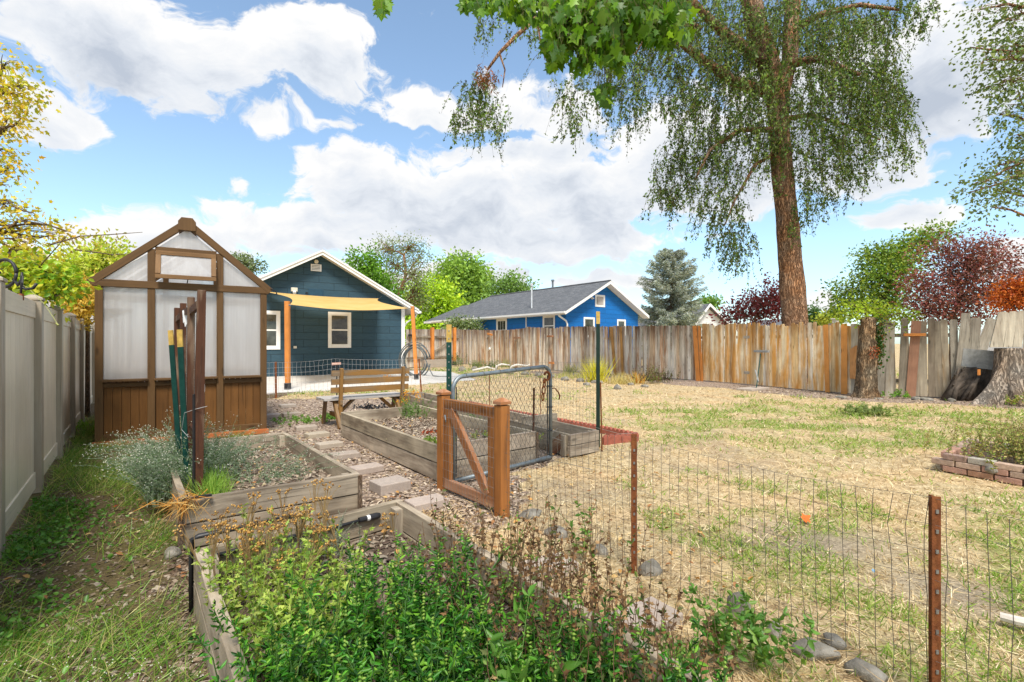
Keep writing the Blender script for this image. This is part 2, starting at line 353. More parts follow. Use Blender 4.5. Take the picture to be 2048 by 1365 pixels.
def wood(name, lo, hi, rough=.8, stain=None, stain_amt=.5, top=None, grain=28, bump=.35, knots=True, spec=.25, blotch=.5):
    m, nt, o = new_mat(name); N = N_(nt); uv = N.uv()
    g = N.noise(uv, 1, 6, .65, (1.6, grain, 1), .6); g2 = N.noise(uv, 1, 3, .6, (6, grain * 5, 1)); big = N.noise(uv, 1, 3, .5, (1.1, 5, 1))
    f = N.math('ADD', N.math('MULTIPLY', g, .55), N.math('ADD', N.math('MULTIPLY', g2, .2), N.math('MULTIPLY', big, .25)))
    c = N.ramp(f, [(.30, lo), (.47, tuple((a * .45 + b * .55) for a, b in zip(lo, hi))), (.66, hi)])
    crack = N.rng(N.noise(uv, 1, 3, .5, (.9, grain * 1.6, 1), 1.0), .335, .30)
    c = N.mix(N.math('MULTIPLY', crack, .6, True), c, tuple(a * .3 for a in lo))
    if knots:
        vo = N.n('TexVoronoi'); mp = N.n('Mapping'); mp.inputs['Scale'].default_value = (2.2, 7, 1); N.l(uv, mp.inputs[0]); N.l(mp.outputs[0], vo.inputs['Vector']); vo.inputs['Scale'].default_value = 1
        k = N.rng(vo.outputs['Distance'], .17, .07); c = N.mix(N.math('MULTIPLY', k, .65, True), c, tuple(a * .4 for a in lo))
    if stain:
        s_ = N.noise(N.obj(), 1, 6, .68, (4.5, 4.5, .55), .5) if top else N.noise(uv, 1, 5, .6, (1.0, 6, 1), .4)
        s_ = N.rng(s_, .62 - stain_amt * .3, .78 - stain_amt * .3); c = N.mix(N.math('MULTIPLY', s_, .85, True), c, stain)
    if top:   # weather stain that starts at the top of each board
        sp = N.n('SeparateXYZ'); N.l(N.obj(), sp.inputs[0]); h = N.noise(N.obj(), 1, 4, .6, (5, 5, .7))
        t = N.math('ADD', N.rng(sp.outputs[2], top[1], top[2]), N.math('MULTIPLY', N.math('SUBTRACT', h, .5), 3.2)); c = N.mix(N.math('MULTIPLY', N.math('MAXIMUM', t, 0.0), .8, True), c, top[0])
    c = N.mix(1.0, c, N.col(), 'MULTIPLY')
    c = N.mix(blotch, c, N.mix(1.0, c, N.ramp(N.noise(N.obj(), 3.5, 5), [(.3, (.62, .6, .58)), (.7, (1.15, 1.13, 1.1))]), 'MULTIPLY'))
    bsdf(N, o, c, rough, N.bump(N.math('SUBTRACT', f, N.math('MULTIPLY', crack, .3)), bump, .006), spec=spec); return m
def plain(name, col, rough=.6, metal=0, var=.18, scale=6, spec=.3, bump=0, dirt=None, bscale=None, usecol=False):
    m, nt, o = new_mat(name); N = N_(nt); ob = N.obj()
    f = N.noise(ob, scale, 6, .6); c = N.ramp(f, [(.3, tuple(x * (1 - var) for x in col)), (.7, tuple(min(1, x * (1 + var)) for x in col))])
    if dirt: c = N.mix(N.math('MULTIPLY', N.rng(N.noise(ob, scale * .6, 8, .7), .48, .68), dirt[1], True), c, dirt[0])
    if usecol: c = N.mix(1.0, c, N.col(), 'MULTIPLY')
    nr = N.bump(N.noise(ob, bscale or scale * 6, 6, .65), bump, .01) if bump else None
    r = N.rng(N.noise(ob, scale * 2, 3), .3, .7, max(0, rough - .1), min(1, rough + .1))
    bsdf(N, o, c, r, nr, metal, spec); return m
def leafm(name, tr=.35, rough=.55, gain=1.0, spec=.3):
    m, nt, o = new_mat(name); N = N_(nt); c = N.col()
    if gain != 1: c = N.mix(1.0, c, (gain, gain, gain), 'MULTIPLY')
    b = N.n('BsdfPrincipled'); N.l(c, b.inputs['Base Color']); b.inputs['Roughness'].default_value = rough; b.inputs['Specular IOR Level'].default_value = spec
    t = N.n('BsdfTranslucent'); N.l(N.mix(1.0, c, (1.25, 1.2, .6), 'MULTIPLY'), t.inputs[0])
    mx = N.n('MixShader'); mx.inputs[0].default_value = tr; N.l(b.outputs[0], mx.inputs[1]); N.l(t.outputs[0], mx.inputs[2]); N.l(mx.outputs[0], o.inputs[0]); return m
def bark(name, lo, hi, sc=1.0, bump=1.0):
    m, nt, o = new_mat(name); N = N_(nt); ob = N.obj()
    f = N.noise(ob, 5 * sc, 8, .7, (3, 3, .55), 1.2); r = N.math('ABSOLUTE', N.math('SUBTRACT', f, .5)); r = N.rng(r, 0, .07)
    g = N.noise(ob, 1.3 * sc, 4, .6)
    c = N.mix(r, lo, hi); c = N.mix(N.rng(g, .35, .65), c, N.mix(1.0, c, (1.15, .85, .62), 'MULTIPLY')); c = N.mix(1.0, c, N.col(), 'MULTIPLY')
    bsdf(N, o, c, .9, N.bump(N.math('ADD', r, N.math('MULTIPLY', N.noise(ob, 40 * sc, 4), .3)), bump, .04), spec=.15); return m
M = {}
M['bed'] = wood('bed_wood', (.13, .105, .075), (.54, .465, .365), .85, stain=(.17, .13, .095), stain_amt=.38, grain=20, bump=.7, blotch=.9)
M['cedar'] = wood('gate_wood', (.15, .055, .014), (.44, .17, .042), .55, stain=(.14, .055, .02), stain_amt=.3, grain=26, bump=.3, spec=.35)
M['cedarlight'] = wood('gate_frame_wood', (.24, .10, .045), (.50, .27, .16), .6, stain=(.30, .11, .03), stain_amt=.6, grain=26, bump=.3, spec=.35)
M['orange'] = wood('orange_post', (.50, .17, .035), (.74, .29, .07), .55, grain=20, bump=.2)
M['ghwood'] = wood('greenhouse_wood', (.080, .042, .016), (.145, .078, .030), .6, grain=30, bump=.15, knots=True, blotch=.3)
M['ghpanel'] = wood('greenhouse_panel', (.10, .042, .010), (.18, .08, .021), .6, grain=30, bump=.15, knots=False, blotch=.5)
M['ghlight'] = wood('vent_wood', (.15, .08, .034), (.25, .14, .06), .6, grain=30, bump=.15)
M['trellis'] = wood('trellis_wood', (.03, .013, .008), (.115, .045, .022), .7, stain=(.30, .22, .15), stain_amt=.34, grain=26, bump=.5)
M['bench'] = wood('bench_wood', (.07, .055, .04), (.28, .21, .14), .7, stain=(.30, .15, .035), stain_amt=.75, grain=24, bump=.4)
M['benchgrey'] = wood('bench_seat_wood', (.25, .23, .21), (.55, .52, .49), .7, grain=24, bump=.4)
M['pickgrey'] = wood('weathered_picket', (.44, .375, .30), (.90, .83, .71), .85, stain=(.42, .18, .05), stain_amt=.44, blotch=.2, top=((.11, .058, .035), 1.05, 2.4), grain=22, bump=.5)
M['pickplain'] = wood('grey_picket', (.20, .175, .14), (.62, .55, .44), .85, stain=(.42, .27, .12), stain_amt=.2, top=((.2, .15, .11), 1.2, 2.6), grain=20, bump=.5)
M['pickorange'] = wood('stained_picket', (.58, .44, .25), (1.0, .92, .70), .8, blotch=.35, stain=(.66, .31, .04), stain_amt=.66, top=((.20, .095, .025), 1.2, 2.8), grain=20, bump=.5)
M['pickbrown'] = wood('brown_picket', (.20, .10, .06), (.36, .21, .13), .8, grain=20, bump=.4)
M['greyboard'] = plain('old_plywood', (.30, .30, .29), .85, var=.25, scale=9, bump=.5, dirt=((.14, .14, .13), .6))
M['osb'] = wood('rough_plywood', (.40, .16, .05), (.68, .36, .15), .8, grain=9, bump=.4)
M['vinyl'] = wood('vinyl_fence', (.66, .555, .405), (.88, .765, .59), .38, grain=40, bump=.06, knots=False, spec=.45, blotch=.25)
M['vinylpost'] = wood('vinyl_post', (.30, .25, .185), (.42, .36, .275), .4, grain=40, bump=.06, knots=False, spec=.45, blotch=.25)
M['white'] = plain('white_trim', (.80, .79, .77), .5, var=.05, scale=4, spec=.4)
M['offwhite'] = plain('cream_box', (.62, .58, .48), .5, var=.08)
M['black'] = plain('black_plastic', (.02, .02, .022), .45, var=.3, spec=.4)
M['wire'] = plain('galvanised_wire', (.30, .29, .27), .55, metal=.6, var=.3)
M['wiredark'] = plain('dull_wire', (.13, .12, .105), .6, metal=.4, var=.3)
M['wirelight'] = plain('bright_wire', (.50, .50, .50), .5, metal=.5, var=.2)
M['galv'] = plain('galvanised_pipe', (.19, .225, .25), .5, metal=.55, var=.25, scale=14, dirt=((.30, .31, .31), .4))
M['rust'] = plain('rusty_steel', (.20, .065, .022), .75, metal=.25, var=.45, scale=18, bump=.4, dirt=((.34, .13, .04), .7))
M['green'] = plain('green_steel', (.008, .052, .042), .5, metal=.2, var=.25, scale=12)
M['darkgreen'] = plain('dark_steel', (.012, .03, .022), .5, metal=.2, var=.25, scale=12)
M['yellow'] = plain('yellow_paint', (.50, .33, .08), .55, var=.3, scale=20)
M['stone'] = plain('field_stone', (.21, .19, .155), .85, var=.35, scale=14, bump=.9, dirt=((.38, .35, .30), .7))
M['paver'] = plain('concrete_paver', (.41, .345, .285), .9, var=.12, scale=22, bump=.5, dirt=((.34, .28, .24), .6), usecol=True)
M['concrete'] = plain('concrete', (.56, .54, .51), .85, var=.1, scale=3, bump=.2, dirt=((.42, .40, .37), .5))
M['terracotta'] = plain('red_edging', (.33, .10, .065), .75, var=.25, scale=12, bump=.35, dirt=((.25, .08, .05), .6))
M['brick'] = plain('old_brick', (.48, .42, .38), .85, var=.25, scale=30, bump=.7, dirt=((.45, .42, .38), .45), usecol=True)
M['roofdark'] = None
def shingles(name, lo, hi):
    m, nt, o = new_mat(name); N = N_(nt); ob = N.uv()
    br = N.n('TexBrick'); br.inputs['Scale'].default_value = 1; br.inputs['Brick Width'].default_value = .33; br.inputs['Row Height'].default_value = .14; br.inputs['Mortar Size'].default_value = .006
    br.inputs['Color1'].default_value = (*lo, 1); br.inputs['Color2'].default_value = (*hi, 1); br.inputs['Mortar'].default_value = (*[x * .5 for x in lo], 1); N.l(ob, br.inputs['Vector'])
    c = N.mix(.7, br.outputs[0], N.mix(1.0, br.outputs[0], N.ramp(N.noise(ob, 30, 4), [(.3, (.65, .65, .65)), (.7, (1.35, 1.35, 1.35))]), 'MULTIPLY'))
    bsdf(N, o, c, .9, N.bump(br.outputs['Fac'], -.3, .01), spec=.2); return m
M['roofdark'] = shingles('slate_shingles', (.10, .105, .115), (.15, .155, .165))
M['roofold'] = shingles('brown_shingles', (.12, .09, .08), (.18, .14, .12))
def siding(name, col, bw=1.22, rh=.30, mortar=.5, var=.08):
    m, nt, o = new_mat(name); N = N_(nt); ob = N.uv()
    br = N.n('TexBrick'); br.inputs['Scale'].default_value = 1; br.inputs['Brick Width'].default_value = bw; br.inputs['Row Height'].default_value = rh; br.inputs['Mortar Size'].default_value = .012; br.inputs['Mortar Smooth'].default_value = .3
    br.inputs['Color1'].default_value = (*[x * (1 - var) for x in col], 1); br.inputs['Color2'].default_value = (*[x * (1 + var) for x in col], 1); br.inputs['Mortar'].default_value = (*[x * mortar for x in col], 1); N.l(ob, br.inputs['Vector'])
    c = N.mix(.6, br.outputs[0], N.mix(1.0, br.outputs[0], N.ramp(N.noise(ob, 1, 6, .7, (4, 26, 1)), [(.35, (.75, .75, .75)), (.65, (1.25, 1.25, 1.25))]), 'MULTIPLY'))
    bsdf(N, o, c, .7, N.bump(N.math('ADD', N.math('MULTIPLY', br.outputs['Fac'], -1), N.math('MULTIPLY', N.noise(ob, 1, 5, .6, (6, 60, 1)), .35)), .5, .012), spec=.3); return m
M['navy'] = siding('navy_siding', (.030, .068, .096)); M['blue'] = siding('blue_siding', (.004, .135, .44), 3.6, .3, .6)
M['greyside'] = siding('grey_siding', (.55, .54, .55), 30, .2, .6); M['whiteside'] = siding('white_siding', (.72, .72, .70), 30, .18, .75)
def glassm():
    m, nt, o = new_mat('window_glass'); N = N_(nt)
    c = N.ramp(N.noise(N.obj(), 2.2, 3), [(.35, (.015, .016, .016)), (.7, (.09, .095, .085))]); bsdf(N, o, c, .06, None, 0, .6); return m
M['glass'] = glassm()
def poly():
    m, nt, o = new_mat('twin_wall_panel'); N = N_(nt); ob = N.obj()
    wv = N.n('TexWave'); wv.wave_type = 'BANDS'; wv.bands_direction = 'X'; wv.inputs['Scale'].default_value = 28; wv.inputs['Distortion'].default_value = .2; N.l(ob, wv.inputs['Vector'])
    hz = N.noise(ob, 1.2, 4, .6, (1, 1, .5)); hz = N.math('ADD', N.math('MULTIPLY', hz, .5), N.math('MULTIPLY', N.noise(ob, 1, 4, .65, (14, 14, .5)), .5)); c = N.ramp(hz, [(.36, (.76, .73, .71)), (.62, (.95, .93, .92))])
    d = N.n('BsdfDiffuse'); N.l(c, d.inputs[0]); t = N.n('BsdfTranslucent'); N.l(c, t.inputs[0])
    tr = N.n('BsdfTransparent'); tr.inputs[0].default_value = (.95, .95, .95, 1)
    gl = N.n('BsdfGlossy'); gl.inputs['Roughness'].default_value = .22; N.l(N.bump(wv.outputs[0], .15, .004), gl.inputs['Normal'])
    a = N.n('MixShader'); a.inputs[0].default_value = .60; N.l(d.outputs[0], a.inputs[1]); N.l(t.outputs[0], a.inputs[2])
    b = N.n('MixShader'); b.inputs[0].default_value = .16; N.l(a.outputs[0], b.inputs[1]); N.l(tr.outputs[0], b.inputs[2])
    e = N.n('MixShader'); e.inputs[0].default_value = .07; N.l(b.outputs[0], e.inputs[1]); N.l(gl.outputs[0], e.inputs[2]); N.l(e.outputs[0], o.inputs[0]); return m
M['poly'] = poly()
def sailm():
    m, nt, o = new_mat('sail_cloth'); N = N_(nt); c = N.ramp(N.noise(N.obj(), 1.5, 4), [(.3, (.78, .50, .17)), (.7, (.86, .60, .25))])
    d = N.n('BsdfDiffuse'); N.l(c, d.inputs[0]); t = N.n('BsdfTranslucent'); N.l(c, t.inputs[0]); a = N.n('MixShader'); a.inputs[0].default_value = .5
    N.l(d.outputs[0], a.inputs[1]); N.l(t.outputs[0], a.inputs[2]); N.l(a.outputs[0], o.inputs[0]); return m
M['sail'] = sailm()
M['leaf'] = leafm('leaf', .38); M['leafnear'] = leafm('leaf_glossy', .40, .42, spec=.4); M['dry'] = leafm('dry_plant', .2, .8, spec=.1)
M['petal'] = leafm('petal', .3, .7); M['stem'] = leafm('stem', .1, .7); M['chips'] = leafm('wood_chip', 0.02, .85, spec=.15)
M['bark'] = bark('elm_bark', (.11, .06, .034), (.50, .34, .23), 1.2, .9); M['barkgrey'] = bark('grey_bark', (.07, .05, .038), (.27, .22, .17)); M['barkfine'] = bark('fine_bark', (.06, .045, .035), (.22, .18, .14), 2.5, .5)
M['barkpost'] = bark('post_bark', (.08, .055, .035), (.42, .33, .22), 1.6, 1.0)
M['stump'] = bark('stump_wood', (.13, .115, .10), (.40, .36, .31), .7, .8)
def groundm():
    m, nt, o = new_mat('ground_cover'); N = N_(nt); ob = N.obj()
    at = N.n('Attribute'); at.attribute_name = 'Zone'; sp = N.n('SeparateColor'); N.l(at.outputs['Color'], sp.inputs[0])
    al = at.outputs['Alpha']
    n1 = N.noise(ob, 9, 8, .7); n2 = N.noise(ob, 45, 6, .7); n3 = N.noise(ob, 1.1, 5, .6); n4 = N.noise(ob, 150, 3, .6)
    straw = N.ramp(N.math('ADD', N.math('MULTIPLY', n1, .5), N.math('MULTIPLY', n2, .5)), [(.35, (.13, .09, .05)), (.47, (.42, .32, .18)), (.60, (.68, .54, .33))])
    straw = N.mix(N.rng(n3, .45, .7), straw, N.mix(1.0, straw, (1.12, 1.0, .93), 'MULTIPLY'))
    grass = N.ramp(n2, [(.32, (.08, .11, .025)), (.6, (.29, .34, .08))])
    gmask = N.math('MULTIPLY', sp.outputs[1], N.rng(N.noise(ob, 6, 8, .72), .30, .52))
    c = N.mix(N.math('MULTIPLY', gmask, .8, True), straw, grass)
    soil = N.ramp(N.math('ADD', N.math('MULTIPLY', n2, .6), N.math('MULTIPLY', n4, .4)), [(.3, (.11, .085, .06)), (.65, (.34, .28, .22))])
    c = N.mix(N.math('MULTIPLY', sp.outputs[2], N.rng(n1, .25, .45), True), c, soil)
    vo = N.n('TexVoronoi'); vo.inputs['Scale'].default_value = 38; vo.inputs['Randomness'].default_value = 1
    mp = N.n('Mapping'); mp.inputs['Scale'].default_value = (1, 1.7, 1); mp.inputs['Rotation'].default_value = (0, 0, .6); N.l(ob, mp.inputs[0])
    wr = N.n('VectorMath', operation='ADD'); N.l(mp.outputs[0], wr.inputs[0]); nn = N.n('TexNoise'); nn.inputs['Scale'].default_value = 20; N.l(ob, nn.inputs[0]); sc = N.n('VectorMath', operation='SCALE'); sc.inputs['Scale'].default_value = .05; N.l(nn.outputs['Color'], sc.inputs[0]); N.l(sc.outputs[0], wr.inputs[1]); N.l(wr.outputs[0], vo.inputs['Vector'])
    s2 = N.n('SeparateColor'); N.l(vo.outputs['Color'], s2.inputs[0])
    chip = N.ramp(s2.outputs[0], [(.0, (.13, .09, .065)), (.3, (.27, .195, .15)), (.65, (.42, .32, .25)), (1, (.60, .49, .40))])
    chip = N.mix(N.rng(vo.outputs['Distance'], .5, .8), chip, (.10, .075, .055))
    c = N.mix(N.rng(N.math('ADD', sp.outputs[0], N.math('MULTIPLY', N.math('SUBTRACT', n1, .5), 1.1)), .42, .58), c, chip)
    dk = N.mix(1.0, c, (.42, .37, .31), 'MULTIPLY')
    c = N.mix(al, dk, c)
    h = N.math('ADD', N.math('MULTIPLY', n1, .5), N.math('ADD', N.math('MULTIPLY', n2, .5), N.math('MULTIPLY', vo.outputs['Distance'], -.3)))
    bsdf(N, o, c, .95, N.bump(h, .9, .03), spec=.1); return m
M['ground'] = groundm()
M['soil'] = plain('bed_mulch', (.22, .165, .12), .95, var=.5, scale=30, bump=1.0, dirt=((.36, .28, .21), .7))
M['darksoil'] = plain('dark_mulch', (.12, .085, .06), .95, var=.5, scale=30, bump=1.0, dirt=((.24, .18, .13), .6))
# ------------------------------------------------------------------ key positions
FX = lambda Y: -.762 * Y - .885                      # vinyl fence line, x at depth Y
# beds: corners on the top plane: near-left, near-right, far-right, far-left
B1 = [T(362, 1001, .33), T(719, 946, .33), T(571, 864, .33)]; B1.append(B1[0] + (B1[2] - B1[1]) * 1.0)
B2 = [T(876, 891, .36), T(1073, 862, .36), T(840, 810, .36), T(681, 824, .36)]
B4 = [T(1141, 870, .27), T(1198, 860, .27), T(845, 784, .27), T(798, 786, .27)]
B3 = [T(797, 997, .33), T(387, 1098, .33)]; _d = AD * -2.9; B3 = [B3[1] + _d * .82, B3[0] + _d, B3[0], B3[1]]
FL = [(-4.4, 34.2), (-3.54, 33.2), (.8, 26.6), (2.4, 24.2), (4.3, 21.5), (5.75, 19.4), (6.75, 17.9), (7.6, 16.3), (8.35, 14.3), (8.85, 13.4), (9.55, 12.75), (10.9, 12.1), (13.2, 10.9), (16, 9.6)]
def fence_dist(x, y):
    best = np.full(np.shape(x), 1e9)
    for (x0, y0), (x1, y1) in zip(FL[:-1], FL[1:]):
        dx, dy = x1 - x0, y1 - y0; t = np.clip(((x - x0) * dx + (y - y0) * dy) / (dx * dx + dy * dy), 0, 1)
        best = np.minimum(best, np.hypot(x - x0 - t * dx, y - y0 - t * dy))
    return best
def gp(*pts): return [T(a, b)[:2] for a, b in pts]
MULCH = gp((500, 800), (700, 797), (845, 795), (1010, 840), (1140, 905), (1040, 960), (1010, 1035), (905, 1075), (1010, 1180), (1180, 1365), (700, 1365), (330, 1120), (430, 930), (535, 866))
LEFT = [(FX(1.) - 1.3, 1.), (FX(14) - 1.3, 14), (-6, 14), (-5.3, 6.5), (-3.7, 7.5), (-1.9, 3.1), (-.3, .6), (0, .2)]
PATIO = [(-14, 15.9), (-6.9, 13.35), (-5.2, 14.3), (-3.3, 16.0), (-1.3, 18.4), (-2.9, 23.5), (-4.6, 24.6), (-14, 21)]
def poly_soft(x, y, poly, w=.25, sc=2.2, seed=5):
    jx = (fbm(x, y, sc, seed) - .5) * w * 3; jy = (fbm(x, y, sc, seed + 9) - .5) * w * 3
    return inpoly(x + jx, y + jy, poly)
def zones(x, y):
    x = np.asarray(x, float); y = np.asarray(y, float)
    mul = poly_soft(x, y, MULCH).astype(float)
    fd = fence_dist(x, y); strip = 1.9 + (fbm(x, y, .5, 3) - .5) * 2.4
    mul = np.maximum(mul, np.clip((strip - fd) / .5, 0, 1) * np.where(y < 24, 1, .4))
    left = inpoly(x, y, LEFT)
    lm = left & (fbm(x, y, 1.6, 31) + np.clip((2.0 - y) * .3, -.08, .3) + np.clip((x - FX(y) - 1.0) * .25, -.15, .2) > .48); mul = np.maximum(mul, lm * .9)
    px = CX + FPX * x / np.maximum(y, .3); n = fbm(x, y, .8, 17)
    # greener sweep across the lawn towards the right and by the patio
    g = np.clip(1.25 - np.abs((y - (8.6 - (x - 4) * .10)) / 2.3), 0, 1) * np.clip((x - 1.2) / 3.0, 0, 1) * 1.1
    g = np.maximum(g, .75 * np.exp(-((x - 3.3) / 1.0) ** 2 - ((y - 2.9) / 1.0) ** 2)); g = np.maximum(g, .55 * np.clip((5.8 - y) / 2.5, 0, 1) * (x > 1.0))
    g = np.maximum(g, .9 * np.exp(-((x + 2.6) / 1.6) ** 2 - ((y - 24) / 5.) ** 2)); g = np.maximum(g, .6 * np.exp(-((x + 5.5) / 3.) ** 2 - ((y - 13.6) / .7) ** 2))
    g = np.where(y > 10.5, np.maximum(g, .22 * (fbm(x, y, .4, 77) > .55)), g)
    g = g * (n * 2.3 + .05) * (.10 + 1.25 * np.clip((fbm(x, y, 2.1, 91) - .44) * 6, 0, 1)); g = np.clip(g, 0, 1)
    lg = fbm(x, y, 1.3, 41) * 1.7 - .22; g = np.where(left, np.clip(lg, 0, 1), g) * (1 - mul * .85)
    # bare soil patches
    s = 1.0 * np.exp(-((x - 1.95) / .6) ** 2 - ((y - 3.4) / .35) ** 2) + .4 * np.exp(-((x - 2.4) / .4) ** 2 - ((y - 2.7) / .25) ** 2) + .4 * np.clip((fbm(x, y, 1.1, 55) - .60) * 8, 0, 1) * (y < 9)
    s = np.where(left, .9, s); s = np.clip(s + np.clip(.5 - fd, 0, .5), 0, 1) * (1 - g * .5)
    return mul, g, s, left
# ------------------------------------------------------------------ ground
def ground():
    def axis(lo, hi, st, far):
        a = list(np.arange(lo, hi + .001, st)); k = st
        while a[-1] < far: k *= 1.35; a.append(a[-1] + k)
        k = st
        while a[0] > -far: k *= 1.35; a.insert(0, a[0] - k)
        return np.array(a)
    xs = axis(-10, 15, .11, 900); ys = axis(0, 27, .11, 900); X, Y = np.meshgrid(xs, ys); x = X.ravel(); y = Y.ravel()
    mul, g, s, left = zones(x, y)
    near = np.clip(1.4 - np.hypot(x, y - 8) / 30, 0, 1)
    z = ((fbm(x, y, .9, 1) - .5) * .035 + (fbm(x, y, 4, 2) - .5) * .03) * near - .005
    z -= .07 * np.exp(-((x - 1.78) / .22) ** 2 - ((y - 3.5) / .12) ** 2); z += .03 * np.exp(-((x - 2.1) / .3) ** 2 - ((y - 3.42) / .12) ** 2)
    pa = inpoly(x, y, PATIO); z = np.where(pa, -.02, z)
    me = bpy.data.meshes.new('ground'); nx, ny = len(xs), len(ys)
    me.vertices.add(len(x)); me.vertices.foreach_set('co', np.stack([x, y, z], 1).astype(np.float32).ravel())
    i = (np.arange(ny - 1)[:, None] * nx + np.arange(nx - 1)[None]).ravel(); f = np.stack([i, i + 1, i + 1 + nx, i + nx], 1)
    me.loops.add(f.size); me.loops.foreach_set('vertex_index', f.ravel().astype(np.int32)); me.polygons.add(len(f)); me.polygons.foreach_set('loop_start', (np.arange(len(f)) * 4).astype(np.int32))
    try: me.polygons.foreach_set('loop_total', np.full(len(f), 4, np.int32))
    except Exception: pass
    me.polygons.foreach_set('use_smooth', np.ones(len(f), bool)); me.update(calc_edges=True)
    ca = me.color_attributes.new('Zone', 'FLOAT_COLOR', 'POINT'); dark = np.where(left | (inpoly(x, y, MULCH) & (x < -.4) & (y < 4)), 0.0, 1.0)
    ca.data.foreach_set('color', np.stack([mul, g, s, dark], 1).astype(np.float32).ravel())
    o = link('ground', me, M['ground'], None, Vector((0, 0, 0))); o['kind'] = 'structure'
ground()
m = MB(); m.prism([(x, y, .012) for x, y in PATIO], (0, 0, -.08)); o = m.build('patio', M['concrete'], org=(0, 0, 0)); o['kind'] = 'structure'

# ------------------------------------------------------------------ vinyl fence on the left
def vinyl():
    ds = [1.75, 3.12, 4.53, 5.86, 7.2, 8.53, 9.86, 11.2, 12.5, 13.8]
    root = empty('vinyl_fence', (FX(4.53), 4.53, 0), 'tan vinyl privacy fence with square posts running along the left side', 'fence')
    for k, Y in enumerate(ds):
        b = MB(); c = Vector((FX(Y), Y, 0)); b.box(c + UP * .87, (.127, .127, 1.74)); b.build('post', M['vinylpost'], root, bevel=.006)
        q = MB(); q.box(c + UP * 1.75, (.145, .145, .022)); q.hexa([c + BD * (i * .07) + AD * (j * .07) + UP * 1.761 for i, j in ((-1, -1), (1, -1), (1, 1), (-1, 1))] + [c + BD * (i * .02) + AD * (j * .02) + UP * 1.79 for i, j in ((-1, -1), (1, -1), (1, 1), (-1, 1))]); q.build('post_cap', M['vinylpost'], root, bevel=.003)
    for Y0, Y1 in zip(ds[:-1], ds[1:]):
        a = Vector((FX(Y0), Y0, 0)) + AD * .06; e = Vector((FX(Y1), Y1, 0)) - AD * .06; b = MB()
        b.beam(a + UP * 1.65, e + UP * 1.65, .045, .15); b.build('top_rail', M['vinyl'], root, bevel=.004); b = MB(); b.beam(a + UP * .12, e + UP * .12, .045, .15); b.build('bottom_rail', M['vinyl'], root, bevel=.004)
        b = MB(); n = 9; L = (e - a).length / n; d = (e - a).normalized()
        for i in range(n):
            s = rnd(.93, 1.05); b.col = (s, s, s * rnd(.98, 1.01)); p = a + d * (i * L)
            b.beam(p + d * (L / 2) + UP * .15, p + d * (L / 2) + UP * 1.60, .022, L - .003, up=d)
        b.build('panel', M['vinyl'], root, bevel=.002)
vinyl()

